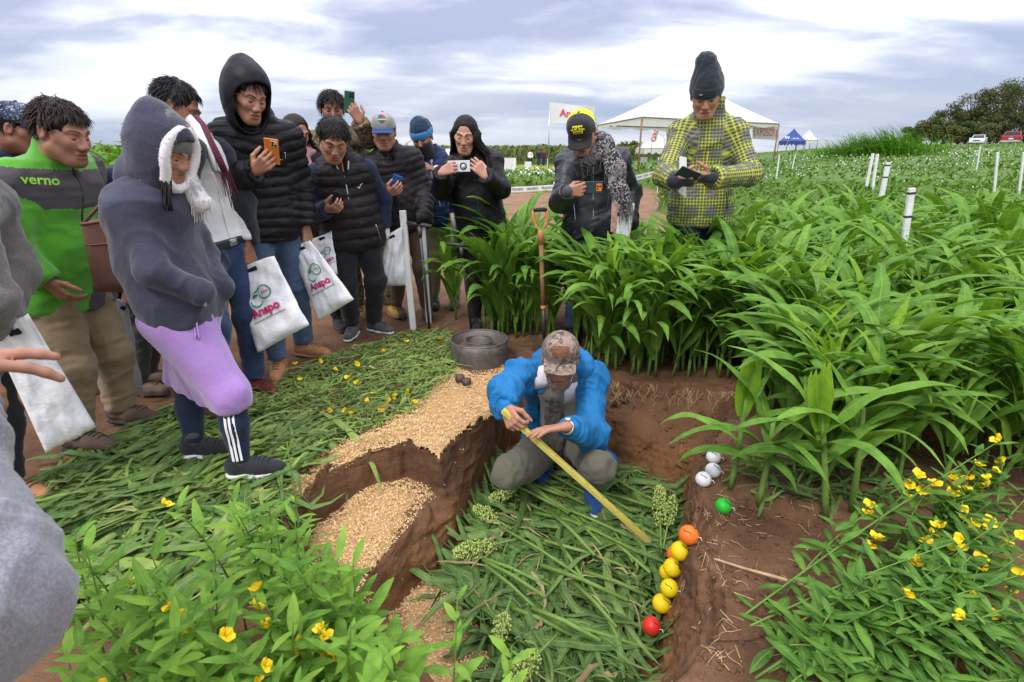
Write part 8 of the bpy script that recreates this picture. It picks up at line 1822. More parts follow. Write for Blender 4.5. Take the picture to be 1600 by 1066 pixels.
    panicle('large sorghum head at the bottom edge of the heap', atz(840, 1022, -0.3), atz(795, 1066, -0.3), 240, 0.035); panicle('drooping sorghum head half covered at the lower left of the heap', atz(790, 960, -0.3), atz(775, 1005, -0.3), 150, 0.028)
    # roots under the stand, straw and clods
    m = MB()
    for k in range(70):
        px = r.uniform(935, 1150); p = hitT(px, np.interp(px, [940, 1150], [592, 612])+r.uniform(0, 8)); q = [p]; a = r.normal()*0.5
        for s in range(6): p = p+np.array([0.022*math.sin(a+s*r.normal()*0.4), -0.012, -0.024*r.uniform(0.4, 1)]); p[2] = max(p[2], Tq(p[0], p[1])[0]+0.004); q.append(p)
        m.tube(q, np.linspace(0.0018, 0.0006, 7), 4, cap=False)
    for k in range(60):
        p = hitT(r.uniform(1060, 1150), r.uniform(690, 1040))+[0, 0, 0.004]; a = r.uniform(0, 6.28); q = [p]
        for s in range(5): a += r.normal()*0.5; p = p+np.array([math.cos(a), math.sin(a), 0])*0.016; p[2] = Tq(p[0], p[1])[0]+0.004; q.append(p)
        m.tube(q, np.linspace(0.0015, 0.0006, 6), 4, cap=False)
    tag(m.build('fine_roots', G['root_pale']), 'pale fine roots hanging from the pit walls', None, None, 'stuff')
    m = MB(); pts_ = [aty(1085, 866, 1.66), hitT(1120, 882)+[0, 0, 0.02], hitT(1160, 895)+[0, 0, 0.02], hitT(1235, 920)+[0, 0, 0.03], aty(1335, 943, 1.42)]; m.tube(pts_, [0.003, 0.004, 0.005, 0.006, 0.007], 7); o = mk('pulled_stem', m.V[0], m.F, G['root_pale'], None, origin=pts_[0]); tag(o, 'pale root and stem lying from the first yellow ball across the bare soil', 'stem')
    m = MB()
    for k in range(150):
        p = hitT(r.uniform(1085, 1300), r.uniform(760, 1040))+[0, 0, 0.004] if k < 90 else hitT(r.uniform(600, 900), r.uniform(525, 600))+[0, 0, 0.005]; a = r.uniform(0, 6.28); l = r.uniform(0.008, 0.035); d = np.array([math.cos(a), math.sin(a), r.normal()*0.1])*l; m.tube([p-d, p+d], r.uniform(0.0006, 0.0018), 4)
    tag(m.build('dry_straw', G['straw']), 'bits of dry straw on the bare soil', None, None, 'stuff')
    m = MB(); O = MB().ell((0, 0, 0), (1, 1, 0.8), 7, 5); OV = O.V[0]; k = 0
    RV = np.vstack([inpoly(polyxy([(930, 590), (1160, 600), (1150, 700), (1080, 800), (1150, 900), (1130, 1040), (1020, 1060), (1060, 760), (960, 720)]), 420, r), inpoly(polyxy([(1080, 780), (1320, 760), (1330, 900), (1300, 1060), (1090, 1066)]), 420, r), inpoly(polyxy([(430, 820), (560, 900), (640, 980), (600, 1060), (420, 960)]), 160, r), inpoly(np.array([(-3, 2.6), (-0.6, 4.2), (-0.5, 5.5), (-4.5, 5)]), 260, r)])
    Zc = Tq(RV[:, 0], RV[:, 1])
    for (x, y), z in zip(RV, Zc):
        s = 0.004+0.013*r.random()**3; V = OV*s*(1+0.28*fbm(OV*1.6+r.uniform(0, 50), 2))[:, None]; m.add(V*[1, r.uniform(0.7, 1.1), r.uniform(0.6, 0.9)]+[x, y, z+s*0.25], O.F)
    tag(m.build('soil_clods', MATS['soil']), 'crumbs and clods of reddish soil along the pit and path', None, None, 'stuff')
# ------------------------------------------------------------------ the fields, tents, vehicles and trees beyond
def scatter_blades(name, mat, label, boxes, n, L, W, r, up=0.9, lean=(0, 0), tri=2, zfun=None, jitter=0.25):
    """many thin blades merged into one far mass; boxes = list of (x0,x1,y0,y1,h)"""
    B = np.array([(a, b, c, d, h) for a, b, c, d, h in boxes], float); area = (B[:, 1]-B[:, 0])*(B[:, 3]-B[:, 2]); k = r.choice(len(B), n, p=area/area.sum()); q = B[k]
    x = q[:, 0]+(q[:, 1]-q[:, 0])*r.random(n); y = q[:, 2]+(q[:, 3]-q[:, 2])*r.random(n); h = q[:, 4]
    z = Tq(x, y)+h*(0.15+0.75*r.random(n)**0.6); l = r.uniform(L[0], L[1], n); w = r.uniform(W[0], W[1], n)
    a = r.uniform(0, 6.283, n); el = up*r.uniform(0.3, 1.3, n); D = np.column_stack([np.cos(a)*np.cos(el)+lean[0], np.sin(a)*np.cos(el)+lean[1], np.sin(el)]); D /= np.linalg.norm(D, axis=1, keepdims=True)
    S_ = np.column_stack([-np.sin(a), np.cos(a), r.normal(size=n)*0.4]); P = np.column_stack([x, y, z]); b = P-D*l[:, None]*0.5; m = P+S_*0; e = P+D*l[:, None]*0.45-np.array([0, 0, 1.0])*(l*0.28)[:, None]
    V = np.stack([b-S_*w[:, None]*0.35, b+S_*w[:, None]*0.35, m+S_*w[:, None]*0.5, m-S_*w[:, None]*0.5, e], 1).reshape(-1, 3); i = np.arange(n)[:, None]*5
    F = [tuple(f) for f in np.concatenate([i+[0, 1, 2, 3]], 1)]+[tuple(f) for f in (i+[3, 2, 4])]
    UV = np.tile(np.array([(0.15, 0), (0.35, 0), (0.35, 0.5), (0.15, 0.5), (0.25, 1)]), (n, 1)); o = mk(name, V, F, mat, None, uv=UV, attrs={'tint': np.repeat(r.random(n), 5)}); return tag(o, label, None, None, 'stuff')
def canopy_sheet(name, mat, label, x0, x1, y0, y1, h, r, st, bumpy=0.3, freq=1.2, rise=0.0, kind='stuff', uv=True):
    """closed mass of a crop: top sheet with sides down to the ground"""
    nx = max(2, int((x1-x0)/st)); ny = max(2, int((y1-y0)/(st*1.5))); X, Y = np.meshgrid(np.linspace(x0, x1, nx+1), np.linspace(y0, y1, ny+1)); p = np.column_stack([X.ravel(), Y.ravel(), 0*X.ravel()]); z = Tq(p[:, 0], p[:, 1]); top = z+h*(1+bumpy*0.5*fbm(p*freq, 4, 3))
    e = np.zeros(X.shape, bool); e[0] = e[-1] = True; e[:, 0] = e[:, -1] = True; top = np.where(e.ravel(), z-0.05, top)
    V = np.column_stack([p[:, 0], p[:, 1], top]); i = np.arange(ny)[:, None]*(nx+1)+np.arange(nx)[None, :]; F = np.stack([i, i+1, i+nx+2, i+nx+1], -1).reshape(-1, 4)
    o = mk(name, V, F, mat, None, uv=np.full((len(V), 2), 0.2), attrs={'tint': 0.5+0.5*vnoise(p*3, 9)}); return tag(o, label, None, None, kind)
if not ONLY or 'bg' in ONLY:
    r = np.random.default_rng(91)
    # strips beyond the bare path, left of the tent
    canopy_sheet('flower_strip_base', G['leaf_far'], 'low white-flowering cover crop strip behind the tape', -14, 4.6, 20, 31, 0.42, r, 0.4)
    scatter_blades('cover_crop', G['leaf_far'], 'leaves of the white-flowering cover crop behind the tape', [(-14, 4.6, 20, 31, 0.62)], 9000, (0.18, 0.42), (0.05, 0.12), r)
    canopy_sheet('mustard_strip_base', G['leaf_mustard'], 'yellow-green crop strip behind the white-flowering one', -24, 8, 33, 46, 0.35, r, 0.8)
    scatter_blades('mustard_crop', G['leaf_mustard'], 'leaves of the bright yellow-green crop strip', [(-24, 8, 33, 46, 0.5)], 9000, (0.2, 0.45), (0.08, 0.18), r)
    canopy_sheet('far_maize_base', G['leaf_farcorn'], 'tall far maize field along the horizon', -90, 24, 76, 108, 2.15, r, 2.2, 0.18, 0.6)
    scatter_blades('far_maize', G['leaf_farcorn'], 'leaf tips of the tall far maize field', [(-60, 22, 74, 92, 2.7)], 16000, (0.7, 1.3), (0.14, 0.26), r, up=1.0)
    canopy_sheet('right_strip_base', G['leaf_far'], 'dark green grassy plot right of the tent', 9, 60, 36, 62, 0.55, r, 1.3)
    canopy_sheet('middle_strip_base', G['leaf_far'], 'green plot under the tent', 5.5, 22, 24, 34, 0.45, r, 0.6)
    scatter_blades('middle_grass', G['leaf_far'], 'grass leaves of the plots around the tent', [(5.5, 22, 24, 34, 0.7), (9, 60, 36, 62, 0.8)], 9000, (0.25, 0.5), (0.06, 0.14), r)
    # white-flowered crop on the right, from the sorghum up to the clump
    WB = [(3.0, 9.5, 6.6, 9.0, 0.78), (3.6, 14, 9.0, 14, 0.80), (5.5, 24, 14, 24, 0.82), (14, 40, 22, 36, 0.85), (4.6, 9.5, 5.0, 6.8, 0.8)]
    for a in WB: canopy_sheet('cover_base', G['leaf_far'], 'dense lower leaves of the white-flowered crop', *a[:4], a[4]*0.72, r, 0.28 if a[2] < 10 else 0.6, 0.35)
    scatter_blades('flowering_crop', G['leaf_far'], 'leaves of the white-flowered cover crop on the right', WB[:2]+WB[4:], 16000, (0.16, 0.36), (0.022, 0.05), r, up=1.1, lean=(0.15, 0)); scatter_blades('flowering_crop', G['leaf_far'], 'far leaves of the white-flowered cover crop on the right', WB[2:4], 13000, (0.2, 0.45), (0.05, 0.11), r, up=1.0, lean=(0.15, 0))
    def specks(label, boxes, n, s, mat):
        B = np.array(boxes); area = (B[:, 1]-B[:, 0])*(B[:, 3]-B[:, 2]); q = B[r.choice(len(B), n, p=area/area.sum())]; x = q[:, 0]+(q[:, 1]-q[:, 0])*r.random(n); y = q[:, 2]+(q[:, 3]-q[:, 2])*r.random(n); m_k = (vnoise(np.column_stack([x, y, 0*x])*0.55, 6) > -0.35); x, y, q = x[m_k], y[m_k], q[m_k]; n = len(x); c = np.column_stack([x, y, Tq(x, y)+q[:, 4]*r.uniform(0.85, 1.12, n)]); sz = s*r.uniform(0.6, 1.3, n)*np.clip(y/14, 0.75, 2.2)
        u = r.normal(size=(n, 3)); u /= np.linalg.norm(u, axis=1, keepdims=True); v = np.cross(u, r.normal(size=(n, 3))); v /= np.linalg.norm(v, axis=1, keepdims=True); V = np.stack([c-u*sz[:, None], c-v*sz[:, None]*0.7, c+u*sz[:, None], c+v*sz[:, None]*0.7], 1).reshape(-1, 3)
        tag(mk('white_flowers', V, np.arange(n*4).reshape(-1, 4), mat, smooth=False), label, None, None, 'stuff')
    specks('white flowers over the cover crop on the right', WB, 2600, 0.017, G['petal_white']); specks('white flowers over the strip behind the tape', [(-14, 4.6, 20, 31, 0.6)], 1500, 0.03, G['petal_white'])
    # clump of tall grass bent by the wind
    lb = LB(); c0 = aty(1372, 236, 36); g0 = float(Tq(c0[0], 36)[0])
    for k in range(1500):
        x = c0[0]+r.normal()*2.0; x = np.clip(x, c0[0]-3.7, c0[0]+3.6); y = 36+r.normal()*0.9; t = np.linspace(0, 1, 6); L = r.uniform(1.8, 3.0)*(1-0.35*((x-c0[0]-0.8)/3.7)**2); a = r.normal()*0.35-0.5*t-0.9*t*t
        P = np.zeros((6, 3)); P[0] = (x, y, g0)
        for i in range(1, 6): P[i] = P[i-1]+L/5*np.array([math.sin(a[i]), r.normal()*0.12, math.cos(a[i])])
        V, F, U = strip(P, 0.5*r.uniform(0.05, 0.10)*np.array([0.7, 1, 1, 0.8, 0.5, 0.05]), np.array([0, 1.0, 0.2]), 0.2, 0, 0, 1); lb.add(V, F, U*0+0.2, r.random())
    o = lb.obj('grass_clump', G['leaf_bush'], 'big clump of tall green grass bent by the wind on the horizon', None); tag(o, None, 'grass clump')
    # trees
    leafmat('leaf_tree', [(0.035, 0.060, 0.018), (0.075, 0.095, 0.026), (0.155, 0.115, 0.060), (0.10, 0.14, 0.035)], trans=0.12, veins=False, rough=0.7, spec=0.15, wear=0); M('bark', (0.16, 0.12, 0.09), 0.9, var=0.3, vs=4)
    def tree(label, base, H, Wd, n=900, ls=0.42, lobes=9, group='trees on the slope at the right', seed=0, low=0.15, lean=0.0):
        q = np.random.default_rng(seed); base = np.asarray(base, float); root = thing('tree', base, label, 'tree', group); m = MB(); top = base+np.array([lean*H, 0, H*0.72]); m.tube([base-[0, 0, 0.2], base*0.5+top*0.5+[0.03*H, 0, 0], top], [0.035*H, 0.024*H, 0.008*H], 7)
        cs = []
        for k in range(lobes):
            a = q.uniform(0, 6.28); zz = q.uniform(low, 0.92); rr = Wd*0.5*math.sqrt(max(0.05, 1-((zz-0.45)/0.62)**2))*q.uniform(0.35, 0.85); c = base+np.array([math.cos(a)*rr+lean*zz*H, math.sin(a)*rr*0.8, zz*H]); cs.append((c, q.uniform(0.16, 0.27)*Wd)); st = base+(top-base)*min(1, max(0.15, zz*0.75)); m.tube([st, (st+c)/2+[0, 0, -0.04*H], c], [0.010*H, 0.007*H, 0.003*H], 5)
        m.build('trunk', G['bark'], root)
        k = q.integers(0, len(cs), n); C = np.array([c for c, s in cs])[k]; s = np.array([s for c, s in cs])[k]; d = q.normal(size=(n, 3)); d /= np.linalg.norm(d, axis=1, keepdims=True); P = C+d*(s*q.random(n)**0.35)[:, None]*[1, 1, 0.75]
        u = q.normal(size=(n, 3)); u /= np.linalg.norm(u, axis=1, keepdims=True); v = np.cross(u, d+0.3*q.normal(size=(n, 3))); v /= np.maximum(np.linalg.norm(v, axis=1, keepdims=True), 1e-6); l = ls*q.uniform(0.5, 1.3, n)[:, None]; V = np.stack([P-u*l*0.6, P-v*l*0.35, P+u*l*0.6, P+v*l*0.35+d*l*0.15], 1).reshape(-1, 3)
        o = mk('crown', V, np.arange(n*4).reshape(-1, 4), G['leaf_tree'], root, smooth=False, uv=np.full((n*4, 2), 0.2), attrs={'tint': np.repeat((q.random(n)*0.25+q.random(len(cs))[k]*0.35+q.random()*0.5) % 1, 4)}); return root
    TR = [(1428, 199, 62, 3.6, 'small dark tree at the left end of the slope'), (1446, 190, 64, 4.2, 'low spreading tree near the left end of the slope'), (1466, 180, 64, 5.2, 'brownish tree left of the gap in the crowns'), (1491, 158, 66, 6.4, 'tree with a flat open crown against the sky'), (1480, 190, 60, 4.4, 'round bush in front of the open-crowned tree'), (1511, 172, 66, 6.0, 'thin-leaved brown tree right of the open crown'),
          (1530, 140, 66, 8.0, 'tall broad dark tree in the middle of the slope'), (1520, 188, 58, 4.4, 'brown rounded bush above the white pickup'), (1555, 150, 64, 7.2, 'olive tree right of the middle one'), (1578, 120, 64, 9.6, 'tallest dark tree towards the right edge'), (1600, 122, 66, 9.6, 'tall brownish tree at the right edge of the photo'), (1560, 180, 57, 5.0, 'dark bush between the two pickups'), (1592, 175, 56, 5.4, 'olive bush above the red pickup'), (1545, 196, 56, 3.8, 'low green bush behind the fence stakes'), (1618, 160, 60, 8.0, 'tree cut by the right edge of the photo'), (1500, 200, 57, 3.2, 'low bush left of the white pickup')]
    for i, (px, py, Y, H, lb_) in enumerate(TR):
        Y = Y+32; tp = aty(px, py, Y); g = float(Tq(tp[0], Y)[0]); H = tp[2]-g; tree(lb_, (tp[0], Y, g), H, max(3.6, H*0.72), 1700+int(H*260), 0.25, 9+int(H*1.6), seed=i)
    for i, (px, py) in enumerate(((795, 236), (815, 237), (838, 236), (858, 235), (868, 236), (985, 222), (993, 224), (1001, 223), (976, 226), (720, 236), (620, 236), (455, 236), (300, 238))):
        Y = 115; tp = aty(px, py-2, Y); tree('small far tree above the tall maize, one of a low row', (tp[0], Y, 0), max(2.8, tp[2]), 3.6 if i < 5 else 4.6, 220, 0.6, 6, 'far trees along the horizon', 40+i, 0.3)
    # pickups on the track by the trees
    M('car_white', (0.72, 0.73, 0.75), 0.25, var=0.03, bstr=0.0, spec=0.5); M('car_red', (0.27, 0.022, 0.020), 0.28, var=0.05, bstr=0.0, spec=0.5); M('car_glass', (0.012, 0.014, 0.017), 0.06, bstr=0.0, spec=0.6); M('tyre', (0.018, 0.018, 0.018), 0.85); M('chrome', (0.5, 0.5, 0.52), 0.25, metal=0.9, bstr=0); M('lamp_red', (0.35, 0.01, 0.01), 0.2, bstr=0); M('lamp_clear', (0.75, 0.75, 0.72), 0.15, bstr=0)
    def pickup(label, c, az, paint, rear=False):
        f = unit(az); rt = np.cross(f, [0, 0, 1.0]); R = np.stack([rt, f, [0, 0, 1.0]], 1); root = thing('pickup_truck', c, label, 'pickup truck'); Lc = lambda x, y, z: c+R@np.array([x, y, z]); BX = lambda m, p, s, bv=0.05: m.box(Lc(*p), s, R, bv)
        m = MB(); prof = [(2.55, 0.45), (2.6, 0.75), (2.45, 0.98), (1.25, 1.08), (-0.55, 1.10), (-0.56, 1.06), (-2.55, 1.06), (-2.6, 0.55), (-2.5, 0.42)]; n = len(prof); V = [Lc(x, y, z) for x in (-0.89, 0.89) for y, z in prof]; m.add(V, [tuple(range(n)), tuple(range(2*n-1, n-1, -1))]+[(i, i+n, (i+1) % n+n, (i+1) % n) for i in range(n)]); m.build('body', paint, root, smooth=False)
        m = MB(); cp = [(1.15, 1.09, 0.84), (0.55, 1.66, 0.66), (-0.45, 1.68, 0.66), (-0.85, 1.09, 0.84)]; V = [Lc(sg*w, y, z) for sg in (-1, 1) for y, z, w in cp]; m.add(V, [(0, 1, 2, 3), (7, 6, 5, 4)]+[(i, i+4, (i+1) % 4+4, (i+1) % 4) for i in range(4)]); cab = m.build('cab', paint, root, smooth=False)
        q = lambda a, b, k: [Lc(*(np.array(a)*(1-k)+np.array(b)*k))]
        def pane(nm, P, off): P = np.array(P)+R@np.array(off); mk(nm, np.vstack([P, P-R@np.array(off)*0.5]), [(0, 1, 2, 3), (7, 6, 5, 4)], G['car_glass'], cab, smooth=False)
        pane('windscreen', [Lc(-0.74, 1.06, 1.17), Lc(0.74, 1.06, 1.17), Lc(0.60, 0.62, 1.60), Lc(-0.60, 0.62, 1.60)], (0, 0.02, 0.015)); pane('rear_window', [Lc(-0.72, -0.78, 1.2), Lc(0.72, -0.78, 1.2), Lc(0.58, -0.50, 1.60), Lc(-0.58, -0.50, 1.60)], (0, -0.02, 0.015))
        for e in (-1, 1): pane('side_window', [Lc(e*0.82, 0.9, 1.16), Lc(e*0.82, -0.66, 1.16), Lc(e*0.69, -0.42, 1.60), Lc(e*0.69, 0.5, 1.60)], (e*0.02, 0, 0.0))
        for x in (-0.80, 0.80):
            for y in (1.6, -1.55):
                w = MB(); w.tube([Lc(x-0.12, y, 0.38), Lc(x+0.12, y, 0.38)], 0.38, 18); wo = w.build('wheel', G['tyre'], root); MB().tube([Lc(x+(0.125 if x > 0 else -0.125), y, 0.38), Lc(x+(0.14 if x > 0 else -0.14), y, 0.38)], 0.22, 14).build('rim', G['chrome'], wo)
        BX(MB(), (0, 2.62, 0.52), (1.7, 0.14, 0.22)).build('front_bumper', G['chrome'] if not rear else paint, root); BX(MB(), (0, -2.64, 0.50), (1.74, 0.14, 0.20)).build('rear_bumper', G['chrome'], root); BX(MB(), (0, 2.55, 0.82), (0.9, 0.10, 0.18), 0.02).build('grille', G['tyre'], root)
        for e in (-1, 1): BX(MB(), (e*0.68, 2.52, 0.84), (0.34, 0.12, 0.16), 0.03).build('headlight', G['lamp_clear'], root); BX(MB(), (e*0.82, -2.60, 0.86), (0.14, 0.06, 0.34), 0.02).build('tail_light', G['lamp_red'], root); BX(MB(), (e*0.98, 0.85, 1.18), (0.20, 0.10, 0.16), 0.03).build('mirror', paint, root)
        BX(MB(), (0, -2.612, 0.80), (0.42, 0.02, 0.13), 0.004).build('number_plate', G['lamp_clear'], root); BX(MB(), (0, -2.605, 0.98), (0.24, 0.02, 0.05), 0.004).build('tailgate_handle', G['chrome'], root)
    CARS = []
    for px, py, Y, az, mt, lb_, rear in ((1526, 229, 86, 224, 'car_white', 'white pickup parked by the trees, facing the camera', False), (1577, 229, 66, 43, 'car_red', 'dark red pickup parked by the trees, seen from behind', True)):
        p = aty(px, py, Y); CARS.append(p); pickup(lb_, p, az, G[mt], rear)
        MBx = MB(); 
    V, F, _ = grid_sheet(lambda u, v: np.array([48+u*52, 58+v*40, 0]), 52, 40); zc = np.max([c[2]-0.06*np.maximum(np.hypot(V[:, 0]-c[0], V[:, 1]-c[1])-5, 0) for c in CARS], axis=0); V[:, 2] = np.where(zc > Tq(V[:, 0], V[:, 1]), zc, Tq(V[:, 0], V[:, 1])-0.3); tag(mk('track', V, F, MATS['soil']), 'earth track where the pickups stand', None, None, 'structure')
    for i, px in enumerate((1480, 1486, 1493, 1500, 1510, 1520, 1540, 1547, 1556, 1564)):
        p = aty(px, 232, 47); g = float(Tq(p[0], 47)[0]); root = thing('fence_post', (p[0], 47, g), 'pale fence post in the row in front of the pickups', 'fence post', 'fence posts by the pickups'); MB().tube([(p[0], 47, g), (p[0]+0.04*math.sin(i*3), 47, g+0.95+0.15*math.sin(i*2.1))], [0.055, 0.05], 6).build('post', G['bark'], root)
    # white party tent
    def cloth_mat(name, col, tr=0.35):
        m, nt, b, out = newmat(name); co = objco(nt); nt.links.new(ramp(nt, noise(nt, 0.9, 5, 0.6, co), [(0.3, tuple(x*0.90 for x in col)), (0.7, col)]), b.inputs['Base Color']); b.inputs['Roughness'].default_value = 0.5; t = nd(nt, 'ShaderNodeBsdfTranslucent'); t.inputs[0].default_value = (*col, 1); mx = nd(nt, 'ShaderNodeMixShader'); mx.inputs[0].default_value = tr; nt.links.new(b.outputs[0], mx.inputs[1]); nt.links.new(t.outputs[0], mx.inputs[2]); nt.links.new(mx.outputs[0], out.inputs[0]); bump(nt, b, noise(nt, 1.6, 4, 0.5, co, 0.5), 0.4, 0.08); MATS[name] = m; return m
    cloth_mat('tent_white', (0.82, 0.81, 0.78)); cloth_mat('tent_blue', (0.02, 0.075, 0.33), 0.15); M('rust_steel', (0.24, 0.13, 0.075), 0.7, var=0.35); cloth_mat('flag_white', (0.80, 0.79, 0.80), 0.3)
    def tent(label, corners, peak, h, mat, valance=0.22, poles=True, legs=None):
        corners = [np.asarray(c, float) for c in corners]; peak = np.asarray(peak, float); root = thing('party_tent', (corners[0][0], corners[0][1], corners[0][2]-h), label, 'tent'); m = MB()
        for i in range(4):
            A, B = corners[i], corners[(i+1) % 4]; n = 12; V, F, _ = grid_sheet(lambda u, v: (A*(1-u)+B*u)*(1-v)+peak*v-np.array([0, 0, 0.16*math.sin(math.pi*u)*(1-v)*v*2+0.35*v*(1-v)]), n, 8); m.add(V, F)
            V2, F2, _ = grid_sheet(lambda u, v: (A*(1-u)+B*u)-np.array([0, 0, valance*v*(1+0.25*math.sin(u*31))]), 24, 2); m.add(V2, F2)
        m.build('canopy', mat, root)
        for c in corners:
            g = c[2]-h; MB().tube([(c[0], c[1], g), tuple(c)], 0.045, 8).build('pole', G['rust_steel'], root)
        for i in range(4): MB().tube([corners[i]-[0, 0, 0.03], corners[(i+1) % 4]-[0, 0, 0.03]], 0.03, 6).build('rail', G['rust_steel'], root)
        return root
    a_, b_, c_ = aty(1003, 188, 27.0), aty(1219, 183, 33.0), aty(934, 185, 34.5); d_ = b_+c_-a_; z0 = 3.0; cs = [np.array([p[0], p[1], z0]) for p in (a_, b_, d_, c_)]; pk = sum(cs)/4; pk = pk+[0, 0, 2.35]
    tent('large white party tent with rusty poles behind the checked jacket', cs, pk, 3.0, G['tent_white'])
    for px, py, Y, w, h, mt, lb_ in ((1238, 220, 75, 1.2, 2.0, 'tent_blue', 'blue canopy tent far away with white lettering'), (1262, 219, 84, 1.0, 2.2, 'tent_white', 'white canopy tent right behind the blue one'), (1026, 232, 62, 1.9, 2.4, 'tent_white', 'small white canopy tent under the big one')):
        c = aty(px, py, Y); z = c[2]; g = z-h; cs = [np.array([c[0]+sx*w, Y+sy*w, z]) for sx, sy in ((-1, -1), (1, -1), (1, 1), (-1, 1))]; t = tent(lb_, cs, np.array([c[0], Y, z+1.5]), max(1.0, z-float(Tq(c[0], Y)[0])), G[mt], 0.5)
        if mt == 'tent_blue': tv, tf = text_mesh('nuseed', 1.0, 0.01); mk('lettering', [np.array([c[0]+x*1.0, Y-w+0.62+y*0.9-0.10, z+0.42+y*0.62]) for x, y, *_ in tv], tf, G['print_white'], t, smooth=False)
    def flag(label, px, ytop, ybot, Y, pts, text, tsize, mat, tmat, sail=False):
        A, B = aty(px, ytop, Y), aty(px, ybot, Y); g = float(Tq(B[0], Y)[0]); root = thing('flag', (B[0], Y, g), label, 'flag'); MB().tube([(A[0], Y, g), A], 0.03, 8).build('pole', G['chrome'], root); c = [aty(x, y, Y) for x, y in pts]
        Pf = lambda u, v: (c[0]*(1-u)+c[1]*u)*(1-v)+(c[3]*(1-u)+c[2]*u)*v+np.array([0, 0.12*math.sin(u*7+v*2)*u, 0.05*math.sin(u*9)*u])
        V, F, _ = grid_sheet(Pf, 18, 8); mk('cloth', V, F, mat, root)
        tv, tf = text_mesh(text, tsize, 0.012); W = np.linalg.norm(c[1]-c[0]); Hh = np.linalg.norm(c[3]-c[0]); mk('lettering', [Pf(0.5+(x/W if not sail else -y/W), 0.5-(y/Hh if not sail else x/Hh))-np.array([0, 0.05, 0]) for x, y, *_ in tv], tf, tmat, root, smooth=False)
    flag('white flag with red lettering on a thin pole behind the cap', 859, 158, 262, 30, [(860, 160), (931, 167), (926, 192), (860, 193)], 'Anapo', 0.52, G['flag_white'], G['print_red'])
    flag('white sail banner with small letters before the small white tent', 1021, 196, 238, 48, [(1022, 197), (1033, 196), (1026, 222), (1015, 222)], 'ORO', 0.55, G['flag_white'], G['print_red'], True)
    flag('second white sail banner beside the checked sleeve', 1041, 198, 238, 50, [(1040, 198), (1052, 197), (1046, 222), (1036, 222)], 'O', 0.4, G['flag_white'], G['print_red'], True)
    # red and white banner hung in the tent
    c = [aty(x, y, 33.4) for x, y in ((1176, 195), (1217, 198), (1217, 219), (1176, 217))]; root = thing('banner', c[0], 'white banner with red print hanging in the white tent', 'banner'); Pf = lambda u, v: (c[0]*(1-u)+c[1]*u)*(1-v)+(c[3]*(1-u)+c[2]*u)*v; V, F, _ = grid_sheet(Pf, 6, 4); V2 = V+np.array([0, 0.02, 0]); m = MB(); m.add(V, F); m.add(V2, F[:, ::-1]); m.build('cloth', G['flag_white'], root)
    for i, ch in enumerate('EXPOSOYA'): tv, tf = text_mesh(ch, 1.0); tv = tv[:, :2]*[0.30, 0.80]; mk('lettering', [Pf(0.07+0.123*i+x/1.7*1.0, 0.5-y/0.95)-np.array([0, 0.02, 0]) for x, y in tv], tf, G['print_red'], root, smooth=False)
    # barrier tape with small print between thin stakes
    cloth_mat('tape_white', (0.80, 0.80, 0.79), 0.2)
    def tape(label, A, B, w=0.13, sag=0.10):
        root = thing('barrier_tape', A, label, 'tape', None); A, B = np.asarray(A), np.asarray(B); d = B-A; Pf = lambda u, v: A+d*u-np.array([0, 0, sag*4*u*(1-u)+w*(v-0.5)])+np.array([0, 0.03*math.sin(u*23), 0]); V, F, _ = grid_sheet(Pf, 40, 1); mk('ribbon', V, F, G['tape_white'], root); L = np.linalg.norm(d); n = int(L/0.42); tv, tf = text_mesh('PELIGRO', 0.085, 0.001); q = MB()
        for i in range(n): q.add([Pf((i+0.5)/n+x/L, 0.5-y/w)-np.array([0, 0.012, 0]) for x, y, *_ in tv], tf)
        q.build('lettering', G['print_black'], root, smooth=False)
    TA = [aty(700, 299, 14.5), aty(792, 297, 14.5), aty(866, 293, 15.5), aty(985, 276, 19.5), aty(1034, 268, 20)]
    tape('white printed barrier tape between the black coat and the leather jacket', TA[0], TA[2], 0.15, 0.02); tape('white printed barrier tape between the leather jacket and the checked jacket', TA[2], TA[4], 0.17, 0.10)
    for i, (p, lb_) in enumerate(((TA[0], 'thin tape stake hidden behind the black coat'), (TA[2], 'thin tape stake behind the leather jacket'), (TA[4], 'tape stake at the checked jacket'))): g = float(Tq(p[0], p[1])[0]); root = thing('tape_stake', (p[0], p[1], g), lb_, 'stake'); MB().tube([(p[0], p[1], g), (p[0], p[1], p[2]+0.15)], 0.022, 6).build('rod', G['paint_white'], root)
    def sign(label, px, py, Y, w=0.42, h=0.32):
        c = aty(px, py, Y); g = float(Tq(c[0], Y)[0]); root = thing('plot_sign', (c[0], Y, g), label, 'sign', None); MB().tube([(c[0], Y+0.02, g), (c[0], Y+0.02, c[2])], 0.022, 6).build('post', G['paint_white'], root); MB().box(c, (w, 0.02, h), None, 0.004).build('board', G['paint_white'], root)
    sign('small white plot sign in front of the far walkers', 825, 257, 34); sign('small white plot sign left of the tent pole', 1006, 250, 34); sign('white board at the edge of the black coat sleeve', 796, 258, 33, 0.8, 0.8)
    for px, lb_ in ((804, 'thin white marker stake right of the white board'), (856, 'thin white marker stake by the flag pole'), (1029, 'thin white marker stake left of the checked sleeve')): p = aty(px, 254, 32); g = float(Tq(p[0], 32)[0]); root = thing('marker_stake', (p[0], 32, g), lb_, 'stake'); MB().tube([(p[0], 32, g), (p[0], 32, p[2]+0.2)], 0.03, 6).build('rod', G['paint_white'], root)
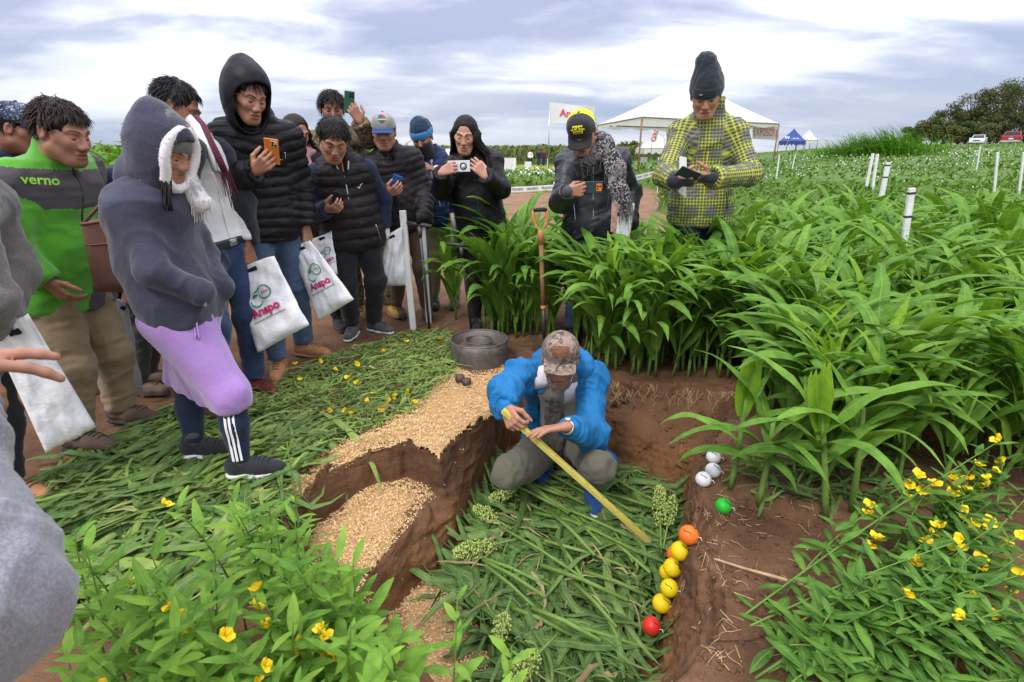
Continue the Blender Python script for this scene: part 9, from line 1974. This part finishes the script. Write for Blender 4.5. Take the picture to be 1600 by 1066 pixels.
    # three walkers by the far maize, 20 pixels tall
    for px, Y, lb_, top, leg in ((828.5, 66, 'far walker in a pale jacket, leftmost of the three by the maize', 'shirt_white', 'trousers_black'), (841.5, 66, 'far walker in dark clothes, middle of the three by the maize', 'navy', 'jeans_dark'), (849.5, 66.5, 'far walker in a maroon top, rightmost of the three by the maize', 'scarf_maroon', 'jeans_dark')):
        p = aty(px, 262, Y); g = float(Tq(p[0], Y)[0]); base = np.array([p[0], Y, g]); root = thing('person', base, lb_, 'person', None); B = lambda x, y, z: base+np.array([x, y, z])
        sd = SDF(); sd.ell(B(0, 0, 1.58), (0.085, 0.10, 0.12)); sd.cap(B(0, 0, 1.0), B(0, 0, 1.5), 0.08, k=0.05)
        for e in (-1, 1): sd.cap(B(e*0.09, 0, 0.05), B(e*0.09, 0, 0.9), 0.06, 0.08, k=0.05); sd.cap(B(e*0.2, 0, 1.36), B(e*0.26, -0.05, 1.08), 0.05, k=0.05); sd.cap(B(e*0.26, -0.05, 1.08), B(e*0.22, -0.2, 0.88), 0.04, k=0.03)
        V, F = sd.mesh(0.035); mk('body', V, F, SK1, root)
        sd = SDF(); sd.cap(B(-0.12, 0, 1.36), B(0.12, 0, 1.36), 0.12, k=0.06); sd.cap(B(-0.07, 0, 0.92), B(0.07, 0, 0.92), 0.14, k=0.06); sd.cap(B(0, 0, 0.9), B(0, 0, 1.36), 0.15, k=0.06)
        for e in (-1, 1): sd.cap(B(e*0.2, 0, 1.36), B(e*0.27, -0.05, 1.08), 0.075, k=0.05); sd.cap(B(e*0.27, -0.05, 1.08), B(e*0.22, -0.2, 0.92), 0.06, k=0.03)
        V, F = sd.mesh(0.035); mk('jacket', V, F, G[top], root); sd = SDF()
        for e in (-1, 1): sd.cap(B(e*0.09, 0, 0.06), B(e*0.085, 0, 0.9), 0.085, 0.12, k=0.05)
        V, F = sd.mesh(0.035); mk('trousers', V, F, G[leg], root); sd = SDF(); sd.ell(B(0, 0.02, 1.62), (0.10, 0.115, 0.11)); V, F = sd.mesh(0.03); mk('hair', V, F, G['hair_black'], root)
